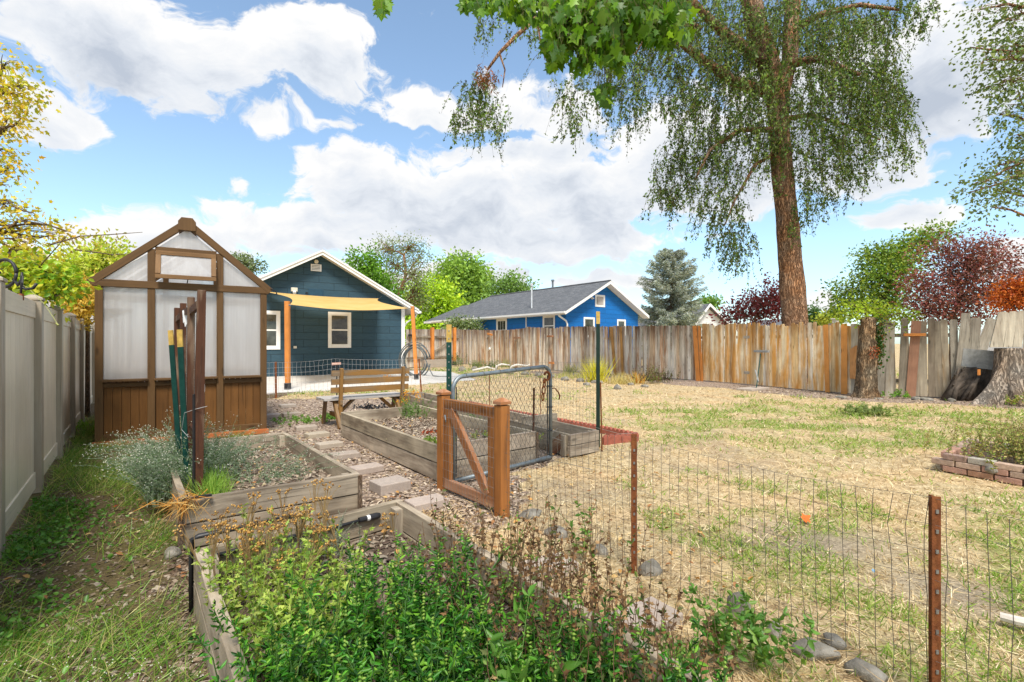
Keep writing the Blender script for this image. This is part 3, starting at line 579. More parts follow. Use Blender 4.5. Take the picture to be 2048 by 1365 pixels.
# ------------------------------------------------------------------ greenhouse
def greenhouse():
    GL = T(190, 895); GR = T(533, 866); d = (GR - GL); Wd = d.length; d.normalize(); nb = Vector((-d.y, d.x, 0))   # nb points away from the camera
    root = empty('greenhouse', GL, 'small brown cedar greenhouse with cloudy panels and a gabled roof', 'greenhouse')
    Len = 3.0; EZ, PZ, SZ = 2.14, 3.0, .86
    w = lambda u, z, n=0: GL + d * u + UP * z + nb * n
    uq = lambda x: (V(x, HZ, GL, GR) - GL).dot(d); S = [0, uq(303), uq(440), Wd]; pw = .085
    def gable(n0, front=True):
        b = MB()
        for i, u in enumerate(S):
            uu = min(max(u, pw / 2), Wd - pw / 2); top = EZ - .0475 if i in (0, 3) else EZ - .0475
            b.box(w(uu, top / 2, n0), (pw, .07, top), d, nb)
        for u in S[1:3]:
            z1 = EZ + (PZ - EZ) * (Wd / 2 - abs(u - Wd / 2)) / (Wd / 2) - .02; b.box(w(u, (EZ + .0475 + z1) / 2, n0), (pw, .07, z1 - EZ - .0475), d, nb)
        b.build('wall_post', M['ghwood'], root, bevel=.004)
        b = MB(); b.box(w(Wd / 2, EZ, n0 - .004), (Wd + .05, .085, .095), d, nb)
        b.box(w((S[1] + S[2]) / 2, 2.64, n0), (S[2] - S[1] - pw, .06, .06), d, nb)
        b.build('tie_beam', M['ghwood'], root, bevel=.004)
        b = MB()
        for sgn in (-1, 1):
            a0 = w(Wd / 2 + sgn * (Wd / 2 + .055), EZ - .01, n0 - .012); a1 = w(Wd / 2 + sgn * .04, PZ + .005, n0 - .012); b.beam(a0, a1, .075, .09)
        b.build('rafter', M['ghwood'], root, bevel=.004)
        if front:
            b = MB(); b.prism([w(Wd / 2 - .105, 2.92, n0 - .065), w(Wd / 2 + .105, 2.92, n0 - .065), w(Wd / 2 + .105, 3.045, n0 - .065), w(Wd / 2 + .065, 3.10, n0 - .065), w(Wd / 2 - .065, 3.10, n0 - .065), w(Wd / 2 - .105, 3.045, n0 - .065)], nb * (Len + .1))
            b.build('ridge_board', M['ghwood'], root, bevel=.004)
        # kick boards and sill
        for a, c in zip(S[:-1], S[1:]):
            u0 = a + (pw if a == 0 else pw / 2); u1 = c - (pw if c == Wd else pw / 2); n = 5; b = MB()
            for i in range(n):
                s = rnd(.88, 1.1); b.col = (s, s, s); L = (u1 - u0) / n
                b.box(w(u0 + L * (i + .5), .44, n0 + .012), (L - .004, .02, .78), d, nb)
            b.build('kick_panel', M['ghpanel'], root, bevel=.002)
            b = MB(); b.box(w((u0 + u1) / 2, .10, n0 - .004), (u1 - u0, .05, .11), d, nb); b.build('bottom_rail', M['ghwood'], root, bevel=.004); b = MB(); b.box(w((u0 + u1) / 2, .80, n0 - .002), (u1 - u0, .05, .06), d, nb)
            b.box(w((u0 + u1) / 2, SZ, n0 - .03), (u1 - u0 + .02, .11, .03), d, nb); b.build('sill', M['ghwood'], root, bevel=.004)
            b = MB(); b.face([w(u0, SZ + .016, n0), w(u1, SZ + .016, n0), w(u1, EZ - .048, n0), w(u0, EZ - .048, n0)]); b.build('wall_panel', M['poly'], root)
            # gable glazing
        zz = lambda u: EZ + (PZ - EZ) * (Wd / 2 - abs(u - Wd / 2)) / (Wd / 2) - .05
        e = pw / 2
        for tri in ([(.06, EZ + .048), (S[1] - e, EZ + .048), (S[1] - e, zz(S[1] - e))], [(S[2] + e, EZ + .048), (Wd - .06, EZ + .048), (S[2] + e, zz(S[2] + e))],
                    [(S[1] + e, 2.67 if front else EZ + .05), (S[2] - e, 2.67 if front else EZ + .05), (S[2] - e, zz(S[2] - e)), (Wd / 2, PZ - .05), (S[1] + e, zz(S[1] + e))]):
            b = MB(); b.face([w(u, z, n0) for u, z in tri]); b.build('gable_panel', M['poly'], root)
    gable(0.0); gable(Len, False)
    # vent sash, hinged at its top and open a little at the bottom
    b = MB(); u0, u1 = S[1] + .05, S[2] - .05; zt, zb = 2.585, 2.255; o0, o1 = -.05, -.14
    def q(u, t, off=0): return w(u, zt + (zb - zt) * t, o0 + (o1 - o0) * t + off)
    for (a, c) in (((u0, 0), (u1, 0)), ((u0, 1), (u1, 1))): b.beam(q(*a), q(*c), .045, .055)
    for u in (u0 + .03, u1 - .03): b.beam(q(u, .1), q(u, .9), .04, .06, up=d)
    v = b.build('vent_window', M['ghlight'], root, bevel=.003)
    b = MB(); b.face([q(u0 + .055, .09), q(u1 - .055, .09), q(u1 - .055, .91), q(u0 + .055, .91)]); b.build('pane', M['poly'], v)
    b = MB(); b.tube([w(Wd / 2, 2.19, -.02), w(Wd / 2 + .01, 2.23, -.1), w(Wd / 2, 2.25, -.135)], .007, 5); b.build('stay', M['black'], v)
    # long walls, roof
    b = MB()
    for u in (.03, Wd - .03):
        for k in range(0, 5): b.box(w(u, EZ / 2, Len * k / 4), (.06, .07, EZ - .1), d, nb) if 0 < k < 4 else None
        b.box(w(u, EZ - .03, Len / 2), (.06, Len - .1, .08), d, nb)
    b.build('side_frame', M['ghwood'], root, bevel=.004)
    for u in (.02, Wd - .02):
        b = MB(); b.box(w(u, .43, Len / 2), (.02, Len - .1, .82), d, nb); b.build('side_kick_panel', M['ghpanel'], root)
        b = MB(); b.face([w(u, .86, .04), w(u, .86, Len - .04), w(u, EZ - .06, Len - .04), w(u, EZ - .06, .04)]); b.build('side_panel', M['poly'], root)
    for s in (0, 1):
        b = MB(); ue = -.05 if s == 0 else Wd + .04
        b.face([w(ue, EZ + .03, -.03), w(Wd / 2, PZ + .045, -.03), w(Wd / 2, PZ + .045, Len + .05), w(ue, EZ + .03, Len + .05)]); b.build('roof_panel', M['poly'], root)
        b = MB()
        for k in range(1, 4): b.beam(w(ue, EZ - .02, Len * k / 4), w(Wd / 2, PZ - .01, Len * k / 4), .04, .07)
        b.build('roof_bar', M['ghwood'], root)
    for a, c in zip(S[:-1], S[1:]):
        b = MB(); b.box(w((a + c) / 2, 1.97, .045), (c - a - .1, .03, .09), d, nb); b.build('inner_rail', M['ghwood'], root)
    # shelves seen dimly through the panels
    b = MB(); b.box(w(.24, 1.80, .06), (.30, .08, .03), d, nb); b.prism([w(.09, 1.64, .02), w(.09, 1.785, .02), w(.36, 1.785, .02)], nb * .03); b.build('shelf_bracket', M['ghwood'], root)
    b = MB(); b.box(w(Wd / 2, .98, .30), (Wd - .3, .5, .04), d, nb); b.build('bench_shelf', M['ghlight'], root)
    b = MB(); b.box(w(Wd / 2, .035, -.045), (Wd + .05, .05, .07), d, nb); b.build('base_timber', plain('orange_base', (.42, .13, .04), .7), root, bevel=.004)
    bb = MB(); bb.tube([w(Wd + .05, EZ + .03, -.05), w(Wd + .12, EZ - .0, -.05), w(Wd + .14, EZ - .05, -.04)], .008, 6); bb.build('gutter_hook', M['black'], root)
greenhouse()

# ------------------------------------------------------------------ navy house
def windows(root, w, u0, u1, z0, z1, dx, nb, tr=.10, meet=True, out=.0, name='window', grid=False):
    b = MB(); o = out
    def fr(a, c, e, f, t, th=.03): # frame strip
        b.box(w((a + c) / 2, (e + f) / 2, -o - th / 2 - .002 * t), (c - a, th, f - e), dx, nb)
    fr(u0, u0 + tr, z0, z1, 0); fr(u1 - tr, u1, z0, z1, 0); fr(u0 + tr, u1 - tr, z1 - tr, z1, 1); fr(u0 + tr, u1 - tr, z0, z0 + tr, 1)
    fr(u0 + tr, u1 - tr, z1 - tr - .035, z1 - tr, 0, .015); fr(u0 + tr, u1 - tr, z0 + tr, z0 + tr + .035, 0, .015)
    fr(u0 + tr, u0 + tr + .03, z0 + tr, z1 - tr, 0, .012); fr(u1 - tr - .03, u1 - tr, z0 + tr, z1 - tr, 0, .012)
    if meet: fr(u0 + tr, u1 - tr, (z0 + z1) / 2 - .03, (z0 + z1) / 2 + .03, 0, .02)
    if grid:
        for k in range(1, 3): uu = u0 + tr + (u1 - u0 - 2 * tr) * k / 3; fr(uu - .015, uu + .015, z0 + tr, z1 - tr, 0, .01)
        for k in range(1, 4): zz = z0 + tr + (z1 - z0 - 2 * tr) * k / 4; fr(u0 + tr, u1 - tr, zz - .015, zz + .015, 0, .011)
    f = b.build(name, M['white'], root, bevel=.004)
    b = MB(); b.face([w(u0 + tr, z0 + tr, -o - .005), w(u1 - tr, z0 + tr, -o - .005), w(u1 - tr, z1 - tr, -o - .005), w(u0 + tr, z1 - tr, -o - .005)]); b.build('pane', M['glass'], f)
    return f
def navy_house():
    A = Vector((-9.77, 19.97, 0)); Rr = V(808, 745, A, (-4.99, 23, 0)); Rr.z = 0; d = (Rr - A).normalized(); nb = Vector((-d.y, d.x, 0))
    root = empty('navy_house', Rr, 'navy blue single storey house with white trim behind the yellow shade sail', 'house')
    uz = lambda px, py: ((V(px, py, A, Rr) - A).dot(d), V(px, py, A, Rr).z)
    w = lambda u, z, n=0: A + d * u + UP * z + nb * n
    uR = (Rr - A).length; uP = uz(641, 520)[0]; uL = uP - (uR - uP)
    zE = uz(808, 614)[1]; zP = uz(641, 512)[1]; Len = 9.0; sl = (zP - zE) / (uR - uP)
    b = MB(); pts = [(uL, 0), (uR, 0), (uR, zE), (uP, zP), (uL, zE)]
    poly = [w(u, z) for u, z in pts]; poly = poly
    b.face(poly, [(u + 20, z) for u, z in pts]); b.face([p + nb * Len for p in reversed(poly)], [(u, z) for u, z in reversed(pts)])
    for (u, fl) in ((uR, 0), (uL, 1)):
        q = [w(u, 0), w(u, 0, Len), w(u, zE, Len), w(u, zE)]; uvq = [(0, 0), (Len, 0), (Len, zE), (0, zE)]
        b.face(q if not fl else q[::-1], uvq if not fl else uvq[::-1])
    b.build('wall', M['navy'], root)
    # roof: two slabs with overhang
    oh, rk, th = .55, .42, .16
    for s in (-1, 1):
        ue = uP + s * (uR - uP + oh); ze = zP - sl * (uR - uP + oh) + .02; zt = zP + .02
        b = MB(); q = [w(uP, zt, -rk), w(ue, ze, -rk), w(ue, ze, Len + rk), w(uP, zt, Len + rk)]; uvq = [(0, 0), (0, 5), (Len, 5), (Len, 0)]
        b.face([p + UP * th for p in (q if s > 0 else q[::-1])], uvq); r = b.build('roof', M['roofold'], root)
        b = MB(); b.prism([w(uP, zt - .04, -rk), w(ue, ze - .04, -rk), w(ue, ze + .13, -rk), w(uP, zt + .13, -rk)], nb * .03)
        b.prism([w(uP, zt + .09, -rk - .035), w(ue, ze + .09, -rk - .035), w(ue, ze + .165, -rk - .035), w(uP, zt + .165, -rk - .035)], nb * .03)
        b.prism([w(ue, ze - .04, -rk), w(ue, ze - .04, Len + rk), w(ue, ze + .13, Len + rk), w(ue, ze + .13, -rk)], d * (s * .03))
        b.face([w(uP, zt - .02, -rk + .03), w(uP, zt - .02, 0), w(ue, ze - .02, 0), w(ue, ze - .02, -rk + .03)])
        b.face([w(uP + s * (uR - uP), zE + .05, 0), w(uP + s * (uR - uP), zE + .05, Len), w(ue, ze - .02, Len), w(ue, ze - .02, 0)])
        b.build('bargeboard', M['white'], root)
    b = MB(); b.box(w(uR - .05, zE / 2 - .01, -.012), (.16, .03, zE), d, nb); b.build('corner_board', M['white'], root)
    u0, z1 = uz(656, 624); u1, z0 = uz(702, 696); windows(root, w, u0, u1, z0, z1, d, nb, .12)
    u0, z1 = uz(512, 621); u1, z0 = uz(560.5, 699.5); windows(root, w, u0, u1, z0, z1, d, nb, .12)
    u0, z1 = uz(622.5, 529.5); u1, z0 = uz(641.5, 542.5)
    b = MB(); fr = .04; b.box(w((u0 + u1) / 2, z1, -.02), (u1 - u0, .05, fr), d, nb); b.box(w((u0 + u1) / 2, z0, -.02), (u1 - u0, .05, fr), d, nb)
    for u in (u0, u1): b.box(w(u, (z0 + z1) / 2, -.02), (fr, .05, z1 - z0 + .05), d, nb)
    for k in range(1, 4): b.box(w((u0 + u1) / 2, z0 + (z1 - z0) * k / 4, -.02), (u1 - u0, .03, .035), d, nb)
    b.build('gable_vent', M['white'], root)
    c = w(*uz(632.5, 524)); b = MB(); b.tube([c, c - nb * .04], .085, 14); b.tube([c - nb * .04, c - nb * .05], [.085, .05], 14); b.build('round_cap', M['offwhite'], root)
    c = w(*uz(588, 580)); b = MB(); b.box(c - nb * .06, (.24, .12, .16), d, nb); b.build('floodlight', M['offwhite'], root, bevel=.01)
    b = MB(); b.tube([c - nb * .08 - UP * .07, c - nb * .14 - UP * .15], [.05, .07], 10); b.build('sensor', M['white'], root)
    c0 = w(*uz(590, 605)); c1 = w(*uz(590, 695)); b = MB(); b.beam(c0 - nb * .015, c1 - nb * .015, .025, .02, up=nb); b.build('conduit', plain('navy_conduit', (.02, .055, .085), .5), root)
    b = MB(); b.box(c1 - nb * .04, (.12, .06, .10), d, nb); b.build('outlet_box', M['offwhite'], root, bevel=.008)
    c = w(*uz(613, 586)); b = MB(); b.box(c - nb * .03, (.09, .05, .05), d, nb); b.build('vent_cap', M['black'], root)
    # access hatch
    u0, z1 = uz(617, 578); u1, z0 = uz(647, 594); b = MB(); b.box(w((u0 + u1) / 2, (z0 + z1) / 2, -.012), (u1 - u0, .02, z1 - z0), d, nb); b.build('access_hatch', plain('navy_hatch', (.018, .056, .09), .6), root, bevel=.004)
    # gutter and downpipe on the right eave
    ue = uR + oh; ze = zP - sl * (ue - uP) + .02
    b = MB(); b.beam(w(ue + .07, ze + .03, -rk - .02), w(ue + .07, ze + .03, Len), .11, .11); b.build('gutter', M['white'], root, bevel=.01)
    b = MB(); b.tube([w(ue + .05, ze - .02, -.1), w(ue, ze - .15, -.05), w(uR + .12, ze - .45, 0), w(uR + .08, ze - .6, .1)], .035, 8); b.build('downpipe', M['white'], root)
    # roof-top pipe and low chimney on the left slope
    cu = uP - 3.1; cz = zP - sl * 3.1; b = MB(); b.box(w(cu, cz + .45, 1.6), (.7, .5, .5), d, nb); b.build('chimney', plain('chimney_brick', (.25, .10, .07), .8, scale=12), root)
    b = MB(); b.tube([w(cu - .3, cz + .2, 2), w(cu - .3, cz + 1.15, 2)], .05, 8); b.build('vent_pipe', M['galv'], root)
    return w, uz, d, nb
HW, HUZ, HD, HN = navy_house()

# ------------------------------------------------------------------ bright blue house
def blue_house():
    Y0 = 31.0; C0 = Vector(((1132 - CX) / FPX * Y0, Y0, 0)); d = BD; nb = AD
    px = lambda u, n: None
    root = empty('blue_house', C0, 'bright blue house with white trim and grey shingle roof beyond the back fence', 'house')
    w = lambda u, z, n=0: C0 + d * u + UP * z + nb * n
    uz = lambda px, py: ((V(px, py, C0, C0 + d * 5) - C0).dot(d), V(px, py, C0, C0 + d * 5).z)
    sn = lambda px, py: ((V(px, py, C0, C0 + nb * 5) - C0).dot(nb), V(px, py, C0, C0 + nb * 5).z)
    W_ = uz(1276, 640)[0]; zE = uz(1132, 622)[1]; up, zP = uz(1214, 571); up = W_ / 2; Len = 15.5; NR = 13.2
    b = MB(); pts = [(0, 0), (W_, 0), (W_, zE), (up, zP), (0, zE)]; b.face([w(u, z) for u, z in pts], pts)
    b.face([w(0, 0, Len - 2.5), w(0, 0, 0), w(0, zE, 0), w(0, zE, Len - 2.5)], [(0, 0), (Len, 0), (Len, zE), (0, zE)])
    b.face([w(W_, 0, 0), w(W_, 0, Len - 2.5), w(W_, zE, Len - 2.5), w(W_, zE, 0)], [(0, 0), (Len, 0), (Len, zE), (0, zE)])
    b.face([w(0, 0, Len - 2.5), w(0, zE, Len - 2.5), w(W_, zE, Len - 2.5), w(W_, 0, Len - 2.5)], [(0, 0), (0, zE), (W_, zE), (W_, 0)]); b.build('wall', M['blue'], root)
    oh, rk = .55, .55; sl = (zP - zE) / up; zr = zP + .22; ze = zr - sl * (up + oh)
    b = MB(); L2 = Len + .8
    def rp(u, n): return w(u, zr - sl * abs(u - up), n)
    # near slope with hipped far end; a lower porch hip beyond
    z2 = zr - sl * 1.35
    b.face([rp(-oh, -rk), rp(up, -rk), rp(up, NR), rp(up - 1.35, NR + 1.6), rp(up - 1.35, NR + 2.4), rp(-oh, L2 + 1.5)][::-1], [(0, 0), (0, 4.5), (NR, 4.5), (NR + 1.6, 3), (NR + 2.4, 3), (L2 + 1, 0)][::-1])
    b.face([rp(up, -rk), rp(W_ + oh, -rk), rp(W_ + oh, L2 + 1.5), rp(up + 1.35, NR + 2.4), rp(up + 1.35, NR + 1.6), rp(up, NR)][::-1], [(0, 0), (0, 4.5), (L2, 4.5), (NR + 2.4, 1), (NR + 1.6, 1), (NR, 0)][::-1])
    b.face([rp(up, NR), rp(up + 1.35, NR + 1.6), rp(up - 1.35, NR + 1.6)]); b.face([rp(up - 1.35, NR + 1.6), rp(up + 1.35, NR + 1.6), rp(up + 1.35, NR + 2.4), rp(up - 1.35, NR + 2.4)])
    b.face([rp(up - 1.35, NR + 2.4), rp(up + 1.35, NR + 2.4), rp(W_ + oh, L2 + 1.5), rp(-oh, L2 + 1.5)]); b.build('roof', M['roofdark'], root)
    b = MB(); b.tube([rp(up, -rk) + UP * .02, rp(up, NR) + UP * .02], .06, 6); b.build('ridge_cap', M['roofdark'], root)
    b = MB()
    for s in (-1, 1):
        ue = up + s * (up + oh); a0 = w(up, zr, -rk); a1 = w(ue, ze, -rk)
        b.prism([a0 - UP * .20, a1 - UP * .20, a1 - UP * .01, a0 - UP * .01], nb * .04)
        b.face([w(up, zr - .2, -rk + .04), w(up, zr - .2, 0), w(ue, ze - .2, 0), w(ue, ze - .2, -rk + .04)])
    b.build('bargeboard', M['white'], root)
    b = MB(); b.beam(w(-oh - .02, ze - .09, -rk), w(-oh - .02, ze - .09, L2 + 1.5), .05, .17); b.face([w(-oh, ze - .17, 0), w(0, ze - .17, 0), w(0, ze - .17, L2 + 1.4), w(-oh, ze - .17, L2 + 1.4)])
    b.beam(w(-oh - .08, ze - .05, -rk), w(-oh - .08, ze - .05, L2), .11, .11); b.build('gutter', M['white'], root)
    b = MB(); b.tube([w(-oh - .05, ze - .1, .1), w(-oh + .05, ze - .25, .1), w(.0, ze - .55, .0), w(.05, ze - .75, -.06), w(.05, .2, -.06)], .055, 8); b.build('downpipe', M['white'], root, smooth=True)
    # gable openings
    u0, z1 = uz(1190, 589.5); u1, z0 = uz(1209.5, 615); windows(root, w, u0, u1, z0, z1, d, nb, .12, False)
    b = MB(); b.box(w((u0 + u1) / 2, (z0 + z1) / 2, -.02), ((u1 - u0) * .6, .03, (z1 - z0) * .68), d, nb); b.build('attic_shutter', plain('attic_shutter', (.42, .38, .36), .7), root)
    u0, z1 = uz(1167, 634.5); u1 = uz(1189, 640)[0]; windows(root, w, u0, u1, z1 - 1.3, z1, d, nb, .11, False)
    u0, z1 = uz(1234, 639); u1 = uz(1251, 640)[0]; windows(root, w, u0, u1, z1 - 1.1, z1, d, nb, .11, False)
    # side wall openings (window, door); m() has its length along the side wall
    ws = lambda u, z, n=0: C0 + nb * (-u) + UP * z + d * n
    n1, z1 = sn(1086, 632); n0, _ = sn(1110, 632)
    windows(root, ws, -n1, -n0, z1 - 1.35, z1, -nb, d, .11, True)
    n1, z1 = sn(993, 638); n0, _ = sn(1014, 638); dr = windows(root, ws, -n1, -n0, .1, z1, -nb, d, .16, False, name='door', grid=True)
    b = MB(); nm, zt = sn(1053, 634); b.beam(w(-.03, zt, nm), w(-.03, .2, nm), .06, .06); b.build('downpipe', M['white'], root)
    b = MB(); n3, _ = sn(889, 650); b.box(w(-.25, 1.35, n3), (.16, .16, 2.7)); b.build('porch_post', M['white'], root, bevel=.01)
    b = MB(); n3, _ = sn(899, 650); b.box(w(-.2, 1.35, n3 - .5), (.1, .1, 2.6)); b.build('porch_post', M['orange'], root, bevel=.01)
    # roof pipes
    for (ppx, pyb, pyt, r, capm) in ((1051.5, 621, 576, .05, 1),):
        n2 = sn(ppx, 600)[0] * .93; base = rp(-.1 + 0.4, n2); b = MB(); k = base.y; b.tube([base, base + UP * 1.55], r, 8); b.tube([base + UP * 1.5, base + UP * 1.68], [.09, .11], 8); b.build('vent_pipe', plain('pale_pipe', (.60, .62, .64), .5), root)
    b = MB(); q = rp(up + .1, 5.2); b.tube([q, q + UP * .62], .07, 8); b.tube([q + UP * .6, q + UP * .72], [.12, .12], 8); b.build('flue', M['galv'], root)
    q = w(*uz(1184, 597.5)); b = MB(); b.tube([q - nb * .02, q - nb * .16], .04, 8); b.tube([q - nb * .16 - d * .05, q - nb * .2 - d * .22], [.04, .09], 10); b.build('floodlight', M['white'], root)
    n2, z2_ = sn(1122, 630); q = w(0, z2_, n2); b = MB(); b.tube([q, q - d * .15], [.05, .08], 10); b.build('camera', M['white'], root)
blue_house()
def small_house(name, label, px0, px1, pyE, pyP, Y, mat, roofm, Len=8, pk=None, dd=None):
    d = dd or BD; nb = Vector((-d.y, d.x, 0)); A = P(px0, HZ, Y); A.z = 0; Bp = V(px1, pyE, A, A + d); u1 = (Bp - A).dot(d)
    root = empty(name, A, label, 'house'); w = lambda u, z, n=0: A + d * u + UP * z + nb * n
    zE = CAMH - (pyE - HZ) / FPX * Y; pm = V(pk or (px0 + px1) / 2, pyP, A, A + d); um = (pm - A).dot(d); zP = pm.z
    b = MB(); pts = [(0, 0), (u1, 0), (u1, zE), (um, zP), (0, zE)]; b.face([w(u, z) for u, z in pts], pts)
    b.face([w(0, 0, Len), w(0, 0), w(0, zE), w(0, zE, Len)], [(0, 0), (Len, 0), (Len, zE), (0, zE)]); b.face([w(u1, 0), w(u1, 0, Len), w(u1, zE, Len), w(u1, zE)], [(0, 0), (Len, 0), (Len, zE), (0, zE)]); b.build('wall', mat, root)
    b = MB(); o = .4
    for s, ue in ((-1, 0 - o), (1, u1 + o)):
        slz = (zP - zE) / (um if s < 0 else (u1 - um)); ze = zE - slz * o
        b.prism([w(um, zP + .02, -.4), w(ue, ze + .02, -.4), w(ue, ze + .17, -.4), w(um, zP + .17, -.4)], nb * (Len + .8))
    b.build('roof', roofm, root)
    b = MB()
    for s, ue in ((-1, 0 - o), (1, u1 + o)):
        slz = (zP - zE) / (um if s < 0 else (u1 - um)); ze = zE - slz * o
        b.prism([w(um, zP - .06, -.44), w(ue, ze - .06, -.44), w(ue, ze + .19, -.44), w(um, zP + .19, -.44)], nb * .035)
    b.build('bargeboard', M['white'], root); return root, w
small_house('white_house', 'white house with grey roof behind the spruce and the plum bush', 1386, 1450, 646, 612, 44, M['whiteside'], M['roofdark'], 12, 1412)
small_house('grey_house', 'pale grey sided house behind the vinyl fence at the left', -60, 190, 560, 488, 13, M['greyside'], M['roofold'], 9, 40)
small_house('small_white_house', 'little white gable just right of the big tree trunk above the fence', 1612, 1660, 652, 640, 48, M['whiteside'], M['roofdark'], 6)
# ------------------------------------------------------------------ board fence at the back
_seg = [(Vector((a[0], a[1], 0)), Vector((b[0], b[1], 0))) for a, b in zip(FL[:-1], FL[1:])]
def fpos(px):
    """point of the fence line seen at column px"""
    u = (px - CX) / FPX
    for a, b in _seg:
        ua, ub = a.x / a.y, b.x / b.y
        if ua - 1e-6 <= u <= ub:
            d = b - a; t = (u * a.y - a.x) / (d.x - u * d.y); return a + d * t, d.normalized()
    return _seg[-1][1], (_seg[-1][1] - _seg[-1][0]).normalized()
TOPS = [(900, 659), (1000, 661), (1045, 658), (1053, 654), (1112, 657), (1120, 654), (1300, 652), (1390, 651), (1500, 649), (1600, 648), (1700, 648), (1745, 643), (1800, 642), (1850, 640), (1910, 640), (1935, 637), (2100, 628)]
def fence_section(name, label, px0, px1, mat, cols, rail=True, gapp=.05, lean=.015, wd=(.105, .135), hv=.03):
    p0, _ = fpos(px0); root = empty(name, p0, label, 'fence'); px = px0; b = MB(); pts = []
    while px < px1:
        p, d = fpos(px); nrm_ = Vector((-d.y, d.x, 0));
        if nrm_.y > 0: nrm_ = -nrm_
        wdt = rnd(*wd); top = CAMH + (HZ - np.interp(px, [t[0] for t in TOPS], [t[1] for t in TOPS])) / FPX * p.y + rnd(-hv, hv)
        c = random.choice(cols); s = rnd(.85, 1.12); b.col = tuple(x * s for x in c)
        l = rnd(-lean, lean) * top; c0 = p + nrm_ * rnd(-.008, .008); e = .028
        q = [c0 - d * wdt / 2 + UP * .03, c0 + d * wdt / 2 + UP * .03, c0 + d * (wdt / 2 + l) + UP * (top - e), c0 + d * (wdt / 2 - e + l) + UP * top, c0 - d * (wdt / 2 - e - l) + UP * top, c0 - d * (wdt / 2 - l) + UP * (top - e)]
        b.prism(q, -nrm_ * .018)
        g = .006 if random.random() > gapp else rnd(.02, .045); p2 = p + d * (wdt + g); px = CX + FPX * p2.x / p2.y; pts.append((p, nrm_))
    b.build('pickets', mat, root)
    if rail:
        r = MB()
        for (a, n), (c, n2) in zip(pts[::12], pts[12::12] + [pts[-1]]):
            for z in (.4, 1.55): r.beam(a - n * .06 + UP * z, c - n2 * .06 + UP * z, .04, .09)
        r.build('rails', M['pickplain'], root)
        for (a, n) in pts[6::16]:
            r = MB(); r.box(a - n * .12 + UP * .95, (.09, .09, 1.9)); r.build('post', M['pickplain'], root)
    return root
GREY = [(1, 1, 1), (.85, .81, .76), (1.14, 1.10, 1.04), (.66, .60, .54), (.95, .90, .82)]
f1 = fence_section('board_fence', 'weathered grey board fence running away behind the lawn below the blue house', 914, 1392, M['pickgrey'], GREY + [(.9, .72, .55), (1, 1, 1)], hv=.02)
f2 = fence_section('board_fence', 'orange stained stretch of board fence in front of the big tree trunk', 1393, 1704, M['pickorange'], [(1, 1, 1), (1.06, .98, .85), (.9, .85, .8), (.82, .72, .6), (1, .8, .55), (1.05, 1.0, .92), (.95, 1.0, 1.15), (1.1, 1.1, 1.15), (.7, .62, .5)], hv=.06)
f3 = fence_section('board_fence', 'loose pale grey board fence right of the ivy covered post', 1757, 1912, M['pickplain'], [tuple(q * .85 for q in g_) for g_ in GREY], gapp=.16, lean=.04, wd=(.13, .17), hv=.06)
f4 = fence_section('board_fence', 'rough grey board fence at the far right beyond the tree stump', 2052, 2140, M['pickplain'], GREY, gapp=.3, lean=.03)
# individual boards that stand out
def board(root, px, pb, pt, pxt, wdt, mat, off=-.05, name='board', col=(1, 1, 1), base=None):
    p, d = fpos(px); n = Vector((-d.y, d.x, 0)); n = -n if n.y > 0 else n; a = V(px, pb, p, p + d) + n * -off; e = V(pxt, pt, p, p + d) + n * -off
    b = MB(); b.col = col; b.beam(a, e, wdt, .02, up=n); return b.build(name, mat, root, bevel=.003)
board(f2, 1398, 765, 652, 1391, .17, M['orange'], name='orange_board'); board(f2, 1406, 766, 652, 1400, .10, M['orange'], name='orange_board')
board(f2, 1689, 791, 648, 1689, .14, M['orange'], name='orange_board', col=(1.0, 1.15, 1.3)); board(f2, 1657, 785, 650, 1653, .12, M['orange'], name='orange_board', col=(.95, 1.1, 1.2))
board(f1, 1232, 752, 655, 1224, .16, M['orange'], name='orange_board', col=(.62, .85, 1.1)); board(f1, 1247, 753, 655, 1243, .13, M['orange'], name='orange_board', col=(.7, .95, 1.2))
p, d = fpos(1711); n = Vector((d.y, -d.x, 0)); a0, a1, a2, a3, a4 = [V(x, y, p, p + d) + n * .05 for x, y in ((1700, 757), (1721, 760), (1721, 690), (1711, 692), (1700, 700))]
b = MB(); b.prism([a0, a1, a2, a3, a4], n * -.015); tag(b.build('plywood_patch', M['osb']), 'orange plywood scrap with wavy grain nailed between fence and ivy post', 'board')
# boards behind the ply
board(f2, 1709, 795, 648, 1708, .16, M['pickplain'], off=.02, name='board'); board(f2, 1718, 800, 650, 1720, .12, M['pickbrown'], off=.03, name='board')
# right end : wonky boards
for (x0, y0, x1, y1, w_, c, o) in ((1760, 795, 1768, 640, .17, 1, 0), (1778, 797, 1782, 643, .17, 1.05, 0), (1912, 798, 1930, 627, .17, .95, -.06), (1930, 706, 1936, 637, .20, .85, -.03), (1948, 706, 1952, 636, .18, .9, -.03), (1962, 700, 1984, 638, .20, 1.15, -.03)):
    board(f3, x0, y0, y1, x1, w_, M['pickplain'], off=o, col=(c, c, c))
board(f3, 1820, 797, 642, 1832, .20, M['pickbrown'], off=-.03, name='brown_board', col=(1.2, 1.1, 1.1))
